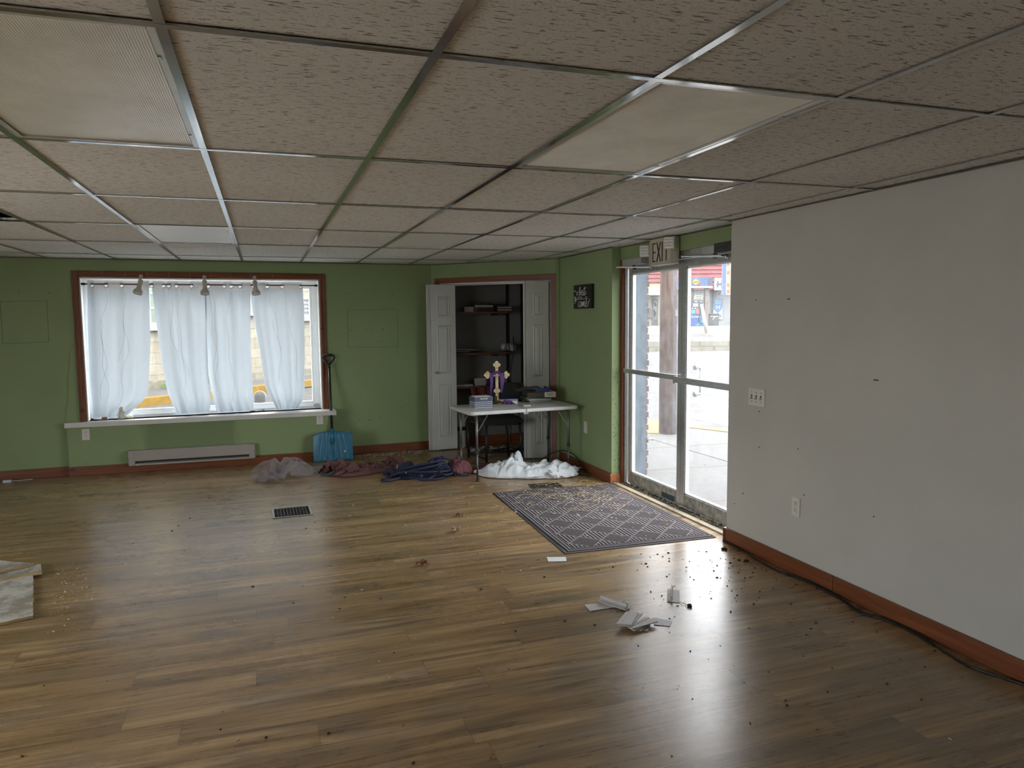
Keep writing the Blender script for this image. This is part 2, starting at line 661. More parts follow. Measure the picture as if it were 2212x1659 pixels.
# folded cloth surfaces: rows of grid points, each number a step in 2 mm from the point before it in its row (first of a row: from the row before)
CLOTH = {}
CLOTH['sheet'] = (51, 30, (1.06, 0.47, 0.235), [
[3,137,5,2,3,8,0,3,3,3,1,-9,1,0,3,-1,4,12,-1,3,-14,5,3,7,2,8,0,9,4,-12,11,7,4,8,3,13,9,-6,-5,6,1,11,8,-6,-6,8,3,-8,-6,5,3,-14,2,1,-5,4,-11,-5,7,-1,-3,3,13,-5,0,-5,-2,3,0,-2,1,-8,-3,3,7,4,7,-3,8,5,-5,6,7,8,8,5,-7,8,8,1],
[7,5,-3,-2,-4,6,-1,-2,11,5,4,-3,5,-1,-6,-1,6,9,5,3,-3,2,8,1,6,2,-6,7,3,8,7,3,-10,3,2,13,8,-1,10,11,-3,-6,8,3,7,7,0,-12,-11,5,2,-12,5,3,-5,3,-12,-9,5,-5,-3,3,8,3,4,-7,-5,0,-8,0,6,2,3,4,2,4,3,5,8,6,1,7,6,-7,7,5,11,12,6,-6],
[-2,-7,0,9,4,1,-4,-5,5,4,-1,11,3,3,-6,3,5,-4,9,7,0,6,3,14,7,3,-9,2,0,-8,10,2,8,3,2,-1,1,-1,12,4,1,18,12,1,-2,9,4,-9,-12,6,1,-9,6,-3,-8,5,-13,-7,5,-11,-5,-1,12,5,5,-10,-5,3,3,2,5,2,9,-2,-7,4,8,4,5,6,-5,8,6,9,8,8,-7,13,7,11],
[6,-4,8,4,2,-6,7,0,3,-1,-4,8,7,7,3,3,3,-14,3,4,13,11,3,3,5,1,-8,6,3,6,8,0,-9,6,6,3,4,4,8,0,-6,14,3,4,15,4,7,-5,-1,4,-19,-12,8,1,-10,2,-12,-5,5,-4,-5,4,4,-1,3,4,4,5,-4,2,3,8,4,2,-6,14,0,-4,6,8,0,7,9,-5,7,8,9,11,7,-11],
[9,-6,5,-2,0,-12,9,3,0,1,4,8,7,3,-5,3,4,8,8,4,-6,10,-3,9,1,2,-12,9,0,8,3,7,-2,8,1,6,9,5,6,-4,7,1,5,-3,16,-4,7,12,-6,6,-15,-4,3,-18,-12,6,-6,-7,5,1,-1,1,4,3,5,-5,0,2,8,9,4,-1,2,8,8,11,4,-8,9,3,-6,10,7,-4,10,7,0,9,8,4],
[11,-4,-7,0,3,6,2,2,-8,5,2,7,4,4,-3,6,3,1,4,2,7,10,-2,-8,11,1,-5,7,7,1,3,4,4,2,3,-7,1,1,14,8,6,9,-2,9,5,3,-1,18,-12,6,-11,-12,7,-8,-5,4,-10,-3,5,-5,-7,0,9,6,4,-2,1,7,11,11,5,-5,7,5,-4,10,4,7,14,6,-6,3,-1,-19,13,8,8,9,9,1],
[3,-7,-5,3,4,9,3,5,3,5,2,-6,2,3,8,9,2,-7,6,-1,5,9,1,-9,11,7,3,7,4,2,6,3,-7,4,2,6,1,4,-1,-4,6,-1,4,6,17,2,6,19,-12,5,-3,-12,6,-9,-11,3,-8,-2,3,-2,0,6,-2,1,2,12,9,7,-4,11,4,5,10,7,-5,6,1,-12,11,5,4,12,3,-8,11,4,-1,8,7,6],
[11,-5,1,-3,6,8,6,5,-3,2,2,9,3,2,6,9,-2,-7,8,4,-5,8,4,4,11,4,-2,9,3,-7,5,3,5,5,1,-3,-2,7,3,3,7,-6,-11,10,8,10,6,20,-14,5,13,-10,4,-12,-8,4,-15,-7,3,10,3,7,-3,6,2,8,12,6,-2,8,2,-13,14,2,-1,4,7,6,10,4,-9,11,1,-5,14,5,-4,6,7,9],
[12,-3,-1,-5,5,15,4,6,-2,3,2,-2,3,0,13,8,5,-1,11,-2,-11,5,7,6,14,5,1,8,0,-17,7,5,8,3,2,-3,-3,3,5,2,10,4,-11,9,-3,-3,11,7,0,5,19,-16,3,-1,-9,5,-9,0,4,-4,8,3,5,-1,5,-9,16,3,-1,6,8,11,13,4,-7,11,0,-7,13,4,2,7,-1,-15,9,6,10,5,5,-8],
[11,-5,6,-4,10,0,2,2,8,6,5,-6,2,-2,11,9,5,8,5,5,-5,11,1,-5,11,3,-4,6,7,-4,11,0,-1,-4,1,12,6,6,-3,-8,7,8,-4,10,-3,-2,10,-8,-2,8,16,-16,4,-4,-10,4,11,3,4,-4,6,6,-5,8,1,-3,9,8,5,7,9,7,15,2,-5,9,-5,-11,8,1,-12,11,5,1,6,6,-7,5,2,10],
[14,0,5,-4,7,-6,1,3,6,4,3,5,3,3,-3,0,4,-5,11,1,7,4,7,-12,18,2,-5,3,0,19,8,3,8,5,2,-2,2,5,9,2,9,-6,-10,7,-11,1,11,-3,-5,11,9,-13,8,4,-12,4,4,1,0,13,3,7,4,7,4,-10,8,8,8,12,0,-15,16,1,-2,13,2,-9,6,-3,-13,7,6,-5,2,1,9,6,5,-2],
[11,2,9,-1,6,-5,2,-1,-11,4,5,7,-3,2,-6,6,5,5,1,5,-10,11,2,7,10,3,2,12,-2,11,13,4,3,2,4,-8,3,4,4,-3,7,-4,-4,5,11,-13,8,4,-4,11,4,-8,8,8,-3,9,0,0,5,-10,6,3,4,7,1,9,8,10,-6,11,2,-10,7,-2,-15,16,1,0,4,0,-11,7,4,3,3,5,1,1,1,7],
[10,-2,-8,3,6,4,2,1,-9,1,2,-7,0,4,1,4,5,1,1,3,-2,2,5,18,18,-2,1,14,5,-7,9,5,-9,8,5,4,0,2,9,2,8,5,-1,1,10,-16,4,-2,-9,9,-1,-4,10,-2,-1,7,-2,7,5,5,-1,4,-11,9,0,14,3,11,-9,11,4,1,6,0,-13,5,-2,-10,12,2,10,5,3,-11,6,6,6,-6,-1,10],
[10,0,11,5,4,-10,0,4,5,5,2,-11,-1,3,0,-2,3,8,9,3,-3,6,2,15,15,4,-8,16,6,-19,13,1,18,9,4,-4,1,4,11,3,6,-11,-5,9,1,-12,0,6,-8,2,1,-7,7,-10,-1,8,3,0,4,2,2,1,-11,6,3,11,0,7,-3,12,9,4,5,1,-6,5,0,-9,8,4,-3,8,5,6,3,3,-3,-7,-2,10],
[12,-1,8,4,2,-15,2,5,9,1,3,-9,-1,3,1,7,3,1,7,3,-3,6,5,-13,18,3,-2,15,3,20,18,1,6,12,5,7,-6,6,4,-13,1,-1,-10,5,6,9,6,-1,-11,5,8,-3,9,-9,0,-6,-15,-4,4,-1,4,0,-11,5,4,-7,3,12,9,-3,10,1,6,3,1,10,4,-4,5,-1,-2,4,5,-4,4,1,-6,-3,1,11],
[10,5,3,6,-4,-10,-2,3,-11,4,4,4,2,0,-11,8,6,-2,13,4,-4,9,4,15,16,3,1,18,3,14,-2,-1,18,-7,4,7,-7,6,4,-1,6,-2,12,-2,1,-2,5,-12,6,7,7,-6,5,-8,-5,8,-1,0,-2,-12,0,6,-4,6,-5,-6,-2,10,-2,-6,4,-5,5,9,-11,5,4,18,7,2,-5,5,4,-9,-7,-1,-9,6,4,6],
[7,-7,-6,8,6,1,3,-2,-15,5,4,1,6,1,-10,7,5,7,8,8,5,13,2,10,12,0,5,10,3,23,1,7,5,-4,3,13,-1,6,0,-4,5,3,4,4,-4,9,0,-4,3,-1,-5,1,2,-14,-7,6,-12,-3,5,14,0,6,-5,4,1,-9,-3,2,-11,-4,3,-12,-5,4,-14,6,5,22,6,3,-5,6,5,-5,-9,0,-6,4,4,-7],
[6,-4,-8,10,3,7,8,5,-7,2,1,-16,9,6,11,11,5,1,9,2,7,8,3,11,5,1,12,1,5,15,0,5,14,-2,4,5,-4,5,6,2,6,2,6,6,2,1,7,-4,8,2,-9,10,-5,-7,-3,2,-11,3,-1,-16,-2,7,-1,3,8,-1,-9,-2,-12,-14,-3,-8,1,3,-20,11,7,18,4,5,4,4,3,-9,-8,2,-8,-6,2,-7],
[7,-3,-8,9,3,4,8,1,2,7,3,-13,9,7,15,9,12,-12,11,1,12,3,-2,12,-1,2,20,5,5,23,-14,6,5,3,4,9,2,3,9,3,8,7,6,7,4,4,6,-3,5,5,-9,7,1,-12,7,-1,-14,5,-2,-13,1,-1,-7,-2,3,-12,-15,-2,-5,-15,-3,-13,8,6,-20,6,7,21,5,6,-2,3,2,-4,-6,2,-9,-12,1,-5],
[6,-5,0,4,3,-9,13,-2,9,3,8,-9,12,6,7,14,10,1,6,10,11,-1,0,19,-5,-6,17,2,8,20,-8,2,14,11,4,1,2,5,10,5,6,1,1,7,3,5,6,3,4,2,-5,8,2,-7,-1,2,-14,8,-3,-10,3,-4,-16,-3,-1,-17,-11,1,-14,-17,-3,-11,14,10,-12,3,6,24,0,3,-11,2,3,-6,1,3,-6,-13,1,-3],
[4,-7,-6,6,2,-2,3,1,6,11,4,-8,11,6,3,12,10,11,3,11,9,12,4,14,-6,2,22,-14,-1,17,7,6,13,9,3,10,4,5,-7,0,5,-1,-4,7,-3,10,0,8,-5,4,-5,4,2,-2,6,0,-2,-6,0,-15,6,-5,-16,-6,2,-17,5,-4,-12,-10,1,-23,15,10,7,4,7,18,-6,0,-17,2,4,-2,4,4,-6,-11,0,-3],
[7,-7,-5,8,2,9,5,3,-5,4,1,7,4,5,-2,1,12,9,6,10,12,11,8,10,16,2,16,-10,2,22,2,2,5,8,1,8,4,5,-7,0,5,-8,-8,3,-3,3,4,3,3,4,2,-2,2,-6,7,-3,5,8,2,-13,-9,-4,-20,-7,-3,-17,-5,3,-15,12,5,-1,7,6,9,11,8,8,-9,-2,-15,1,4,-4,5,4,2,-9,0,-8],
[9,-8,1,6,4,4,6,1,2,5,3,2,-1,2,12,0,11,2,5,8,3,6,9,-1,9,6,17,0,2,17,6,-2,16,11,4,-1,-3,5,-5,4,4,-3,-6,3,-7,3,5,4,6,2,-2,-7,3,-6,5,2,0,12,-2,-6,-6,-4,-23,-2,-1,-15,0,6,-11,6,8,9,-1,1,23,12,8,-12,-10,-3,-7,3,4,-6,4,4,6,-6,0,-10],
[8,-8,0,8,5,2,-5,-2,11,7,5,3,8,3,2,3,7,-2,-4,7,-9,3,10,2,15,9,10,-5,-1,19,11,5,8,1,7,2,11,0,0,0,5,-4,8,3,7,-7,2,-2,5,4,4,-6,0,-7,-5,1,-6,15,-1,-6,1,-2,-19,5,6,-15,-5,3,11,2,7,9,1,6,6,6,4,-10,-7,-6,-5,-1,3,-5,7,5,3,-6,0,-9],
[11,-6,7,6,2,-9,-1,0,10,1,2,6,2,3,-10,4,4,-1,7,5,-3,2,11,5,-5,9,20,5,10,10,10,6,2,6,3,-10,1,7,-7,7,4,4,8,-2,4,3,2,4,-2,2,-5,5,1,10,-4,4,-5,-1,-2,-13,13,3,-8,-1,2,-5,-1,6,7,-1,8,12,1,8,9,6,-5,-20,-7,-6,-2,-3,2,-12,3,4,5,3,3,-5],
[7,-5,-6,6,0,8,8,3,-3,-3,-2,11,5,3,-4,0,3,4,0,4,3,8,8,-10,-4,14,1,-2,10,7,12,1,1,5,4,8,6,6,-4,1,4,-11,6,5,-4,4,-2,7,4,3,-2,0,1,10,2,5,3,0,3,-8,4,2,-15,4,5,5,1,6,11,-1,7,8,4,11,8,5,-9,-17,-6,-7,-6,1,3,-8,-2,6,6,3,-1,-11],
[12,-4,-3,3,-2,8,7,1,2,2,1,8,5,0,-2,5,5,1,-7,-1,13,-1,12,-7,-7,13,5,5,8,2,7,2,2,8,2,-4,3,5,-8,8,5,-7,0,5,7,4,1,-5,5,3,4,5,5,-8,-3,4,7,4,4,3,5,3,-14,5,6,4,-1,4,15,4,8,4,2,11,12,3,-6,-13,0,-7,-17,-2,4,0,1,4,-10,-1,4,6],
[7,-8,2,9,5,-1,2,-3,8,6,0,10,2,2,-3,3,2,0,4,4,9,-8,6,-1,-6,14,9,3,8,-3,6,3,-12,8,0,11,1,5,-10,5,6,-1,0,5,8,3,3,3,6,2,-2,3,5,-4,1,6,-7,1,7,-6,9,4,5,1,5,7,3,8,-4,6,1,16,3,12,10,2,2,-13,1,-9,-14,-1,0,-16,0,6,9,1,3,-8],
[12,-5,4,6,3,-3,8,5,4,4,-4,9,5,5,0,-3,3,-8,4,1,12,-3,7,5,-12,8,-1,4,6,4,7,6,-1,5,4,-8,3,4,4,1,8,-6,3,1,12,-4,5,-5,7,0,6,2,6,-3,3,8,-11,3,6,-1,4,5,-4,5,6,5,6,7,-4,6,6,15,2,7,7,4,7,2,1,-5,-19,0,-6,-10,2,7,-7,-2,3,8],
[15,0,-6,0,-1,11,8,3,-10,7,1,7,5,2,6,-3,2,-11,3,5,9,-9,6,8,0,10,1,-7,4,-12,8,5,7,8,3,9,1,8,4,3,6,-2,2,2,-8,0,4,5,-1,3,-9,8,3,14,-3,7,-18,5,6,4,3,7,2,5,5,-9,10,7,4,0,9,8,10,5,13,0,5,10,2,1,-17,5,-8,-14,-3,6,-2,3,3,-7],
[8,-7,2,6,3,6,5,4,4,7,0,-10,3,5,-1,1,5,4,-3,4,-1,-1,4,12,-7,7,-7,-1,4,-4,1,7,-2,4,7,6,7,4,8,-1,5,1,7,0,3,4,5,-2,-6,-1,-9,2,8,5,3,9,4,2,7,-13,6,4,12,3,5,-1,-1,7,8,12,6,-2,10,6,5,5,6,17,-1,9,-12,7,-7,-19,-6,3,-12,2,3,11],
[13,-4,6,6,6,-7,4,1,10,3,4,9,5,5,-7,-2,3,-2,2,3,-3,0,7,3,-7,4,-11,1,7,9,-3,6,-6,3,5,10,2,7,-7,6,3,3,0,3,-5,8,-1,7,-3,5,-3,-1,4,3,4,9,9,2,8,-9,0,5,0,2,3,16,2,8,6,12,5,-4,12,8,-8,6,5,13,3,13,2,0,-2,-16,6,-6,-16,-2,7,-1],
[13,-4,-2,6,8,3,4,4,-9,5,2,9,0,4,4,-1,6,12,2,2,-16,-4,6,-9,-6,5,9,3,6,-8,1,4,0,2,8,1,0,2,3,5,5,-1,0,2,7,4,5,-1,4,2,-9,-4,6,3,-4,6,1,5,7,14,3,10,-12,4,2,18,3,6,6,5,5,-8,15,8,-2,3,8,0,4,9,2,3,8,-2,6,-3,-16,7,-6,-5],
[15,0,4,2,7,-6,5,4,6,6,5,-7,-6,6,-3,2,1,13,-2,10,7,0,2,-17,0,4,13,-1,8,-8,3,5,-7,1,5,5,0,3,11,4,1,-7,1,4,-10,0,7,3,3,0,11,-2,6,1,-3,4,-7,-1,5,4,5,9,7,2,6,0,7,5,1,-1,7,-9,11,8,-4,11,4,7,11,7,8,5,10,-4,7,4,-3,4,-7,-3],
[16,0,2,0,5,-12,1,7,8,0,5,8,0,4,-13,-3,8,-1,6,3,16,-2,7,-1,7,4,-12,1,6,2,0,4,6,-1,7,1,1,5,-7,1,3,10,1,3,-8,5,4,-6,0,2,6,-6,3,-7,0,4,9,-4,4,-7,1,5,10,6,6,-1,-1,7,-5,9,7,1,6,5,3,12,6,1,13,6,-4,2,4,13,2,6,12,12,3,-5],
[15,2,4,-1,6,-13,-2,6,-3,1,5,10,0,5,-4,-5,7,7,1,6,-9,8,5,11,3,9,3,6,2,-11,-2,5,-4,1,5,10,0,2,-12,1,6,4,4,2,9,2,7,-4,0,1,-9,-4,3,1,-3,2,5,-5,3,-6,1,4,10,-1,7,-10,6,7,10,4,6,-10,8,4,0,11,7,3,11,1,18,8,5,3,5,4,11,6,4,12],
[9,6,2,4,4,-11,-3,3,-1,-1,6,-5,-3,7,8,-1,5,3,1,6,-3,5,9,-7,11,6,12,-2,7,1,5,0,-11,-2,6,0,-1,4,7,7,2,-11,1,6,3,6,4,7,-5,5,2,-1,0,-11,-6,3,5,-5,1,-5,-1,4,5,-1,5,2,1,6,-8,5,5,6,14,4,5,11,4,-5,9,3,15,8,4,15,9,5,-6,5,3,5],
[12,4,8,1,6,-11,-14,5,-1,10,1,-6,0,6,-5,-6,8,0,5,3,13,6,8,-9,6,8,-7,4,6,8,-1,4,6,7,2,-10,0,4,6,3,6,1,8,1,-11,2,7,3,-2,3,10,-6,3,-6,-5,0,-7,-5,2,0,-5,2,7,0,4,-3,2,2,-3,4,6,14,15,7,-8,5,4,18,17,0,2,11,5,6,4,4,-6,6,5,3],
[6,8,-11,-4,3,12,-11,5,-1,1,4,-12,8,1,-7,5,6,-7,1,6,9,4,5,12,8,5,-9,8,5,-9,2,7,7,1,5,7,6,-1,-11,0,4,11,7,5,-8,5,6,-3,-3,3,9,-5,6,-3,-6,-4,-10,-5,6,3,-5,0,2,1,3,-3,0,6,2,5,5,2,0,1,15,16,3,4,12,4,12,13,7,-11,4,1,-13,7,5,-3],
[3,6,8,-5,3,-11,-2,-1,16,-5,7,-6,4,4,-6,8,2,-2,6,3,-11,8,4,9,5,4,12,6,5,-8,7,5,-5,4,5,8,3,5,-2,3,3,-1,4,4,-1,2,3,-10,2,4,9,-4,6,-3,-7,0,-11,-8,4,1,-3,2,-1,0,4,9,4,5,-6,-6,2,16,3,-1,17,17,7,7,15,3,-14,9,1,-10,9,4,-6,5,4,-2],
[5,3,4,-1,-1,-12,1,6,4,-6,0,14,-3,7,-2,10,1,-11,7,-5,-12,9,3,4,9,5,1,3,8,4,7,8,-4,5,5,-9,6,3,7,1,3,-8,2,-1,13,5,5,-9,0,4,3,-3,5,-4,-7,6,-5,-4,6,0,-4,2,9,0,5,-10,0,5,9,-8,-8,13,11,5,18,15,6,-8,15,4,-1,9,0,-15,8,4,-2,5,3,9],
[-1,-8,6,-2,1,-13,9,4,6,-1,6,6,-6,2,7,12,5,-6,8,-2,-15,5,-4,-14,7,7,-3,3,5,9,10,8,5,4,6,-15,3,2,7,5,3,-7,3,2,9,4,7,3,2,3,-1,0,6,-5,-7,6,1,-4,5,-6,-2,5,7,-1,6,-4,-6,-3,10,-5,-5,19,17,9,0,12,8,-4,9,1,-15,16,1,4,5,5,-6,8,5,4],
[0,-10,-3,8,4,-5,4,4,-7,0,4,13,-5,2,8,12,5,-8,11,2,-3,4,2,-11,7,-1,-12,2,6,6,3,5,-2,11,6,-5,4,4,3,3,2,-6,5,5,6,3,7,2,-2,4,5,-2,6,6,1,7,-5,0,4,-11,-2,6,3,-6,3,10,-10,-7,6,7,7,9,13,10,8,10,0,-14,9,-1,-20,9,7,7,9,4,17,6,1,-11],
[4,-7,-5,9,3,0,3,4,-6,-3,4,10,3,4,8,11,3,-6,9,4,5,7,5,-12,6,5,-8,6,-1,-8,1,7,8,4,0,-16,6,5,9,3,3,-5,8,6,0,4,7,3,-2,5,8,-1,6,-2,0,5,6,2,5,-8,-6,4,7,-8,-1,5,-5,3,16,10,10,6,6,2,-21,19,3,1,-1,2,-14,16,4,-1,1,4,19,3,12,0],
[6,-5,-4,8,4,9,4,2,-12,-3,3,12,4,6,5,6,5,-11,11,4,2,13,5,0,4,7,-7,5,3,-3,4,1,-5,1,4,-2,3,-1,-4,6,4,6,8,4,-9,5,7,4,-1,5,8,-1,6,-5,-3,4,15,3,6,-3,-7,4,9,-9,0,9,6,8,4,4,7,-9,13,1,-13,2,5,-6,0,5,7,19,4,2,13,5,-4,-8,9,8],
[9,1,-10,7,-3,13,2,5,-1,1,5,2,-2,4,0,10,4,3,7,5,-11,10,8,-4,12,2,7,2,4,4,4,4,-3,4,4,-4,1,-4,-7,4,3,-7,9,6,7,7,6,-8,-1,3,12,1,6,-7,-6,2,15,0,6,8,-7,4,8,3,7,8,-1,5,-11,0,6,-15,14,5,12,5,2,-7,9,8,-1,-2,4,4,16,5,8,0,9,-20],
[13,-2,0,3,3,3,3,-2,9,-3,7,-3,1,4,5,2,6,-10,15,2,5,9,7,-1,6,5,-6,5,4,0,4,1,1,3,2,6,6,3,-2,3,-2,-6,7,3,-11,9,7,5,-1,2,7,3,7,-4,-6,3,13,-1,5,10,-2,8,1,-8,6,-6,9,7,-4,3,8,-11,13,4,11,-1,4,7,11,5,-5,0,6,18,0,13,-5,10,2,-5],
[-2,-3,-12,12,6,2,3,-4,12,-4,5,1,4,6,9,0,4,-12,9,9,-3,14,2,4,6,4,4,6,3,3,-2,3,-6,7,-1,2,2,3,-5,5,-2,8,5,5,-2,13,5,-9,5,7,-4,1,5,8,-7,5,1,0,7,6,-4,6,3,-4,5,-8,4,7,-6,8,3,13,10,7,13,4,7,7,9,10,-6,1,9,5,2,11,-7,-10,1,-10],
[6,-2,8,8,1,-8,9,5,6,-3,3,6,-1,4,9,6,7,-3,8,4,-12,8,6,1,5,3,1,5,1,3,1,3,-6,4,1,7,6,0,-7,7,3,1,6,2,11,7,6,7,9,6,-9,2,7,-6,-5,7,-4,-4,7,-1,-1,8,4,3,5,3,0,6,-2,10,5,11,4,8,5,12,4,10,0,9,-1,-1,11,-2,-2,7,-16,4,5,1],
[2,-2,11,8,-2,-10,9,4,-3,5,8,3,0,4,11,-1,5,-9,11,6,2,6,5,-8,7,0,7,2,3,-9,6,1,7,3,2,-8,4,-2,11,8,1,-9,4,3,9,8,9,3,8,9,5,1,8,1,-2,8,-2,-2,8,-3,0,7,-4,5,4,-10,2,8,6,1,8,0,4,9,8,5,7,8,13,8,7,-11,3,-18,8,6,12,0,4,-13],
[-6,-3,8,12,-1,-5,5,7,-5,15,1,-2,1,8,-4,1,6,5,8,4,-11,10,3,2,3,2,-6,5,1,7,4,1,-7,2,1,8,10,0,-6,2,0,11,8,4,-8,8,10,-1,2,11,0,2,8,1,2,8,-1,3,9,0,0,8,1,3,7,10,6,7,-4,1,9,6,5,8,-4,4,9,0,-5,10,-1,1,-1,11,10,7,2,-4,6,-5],
])
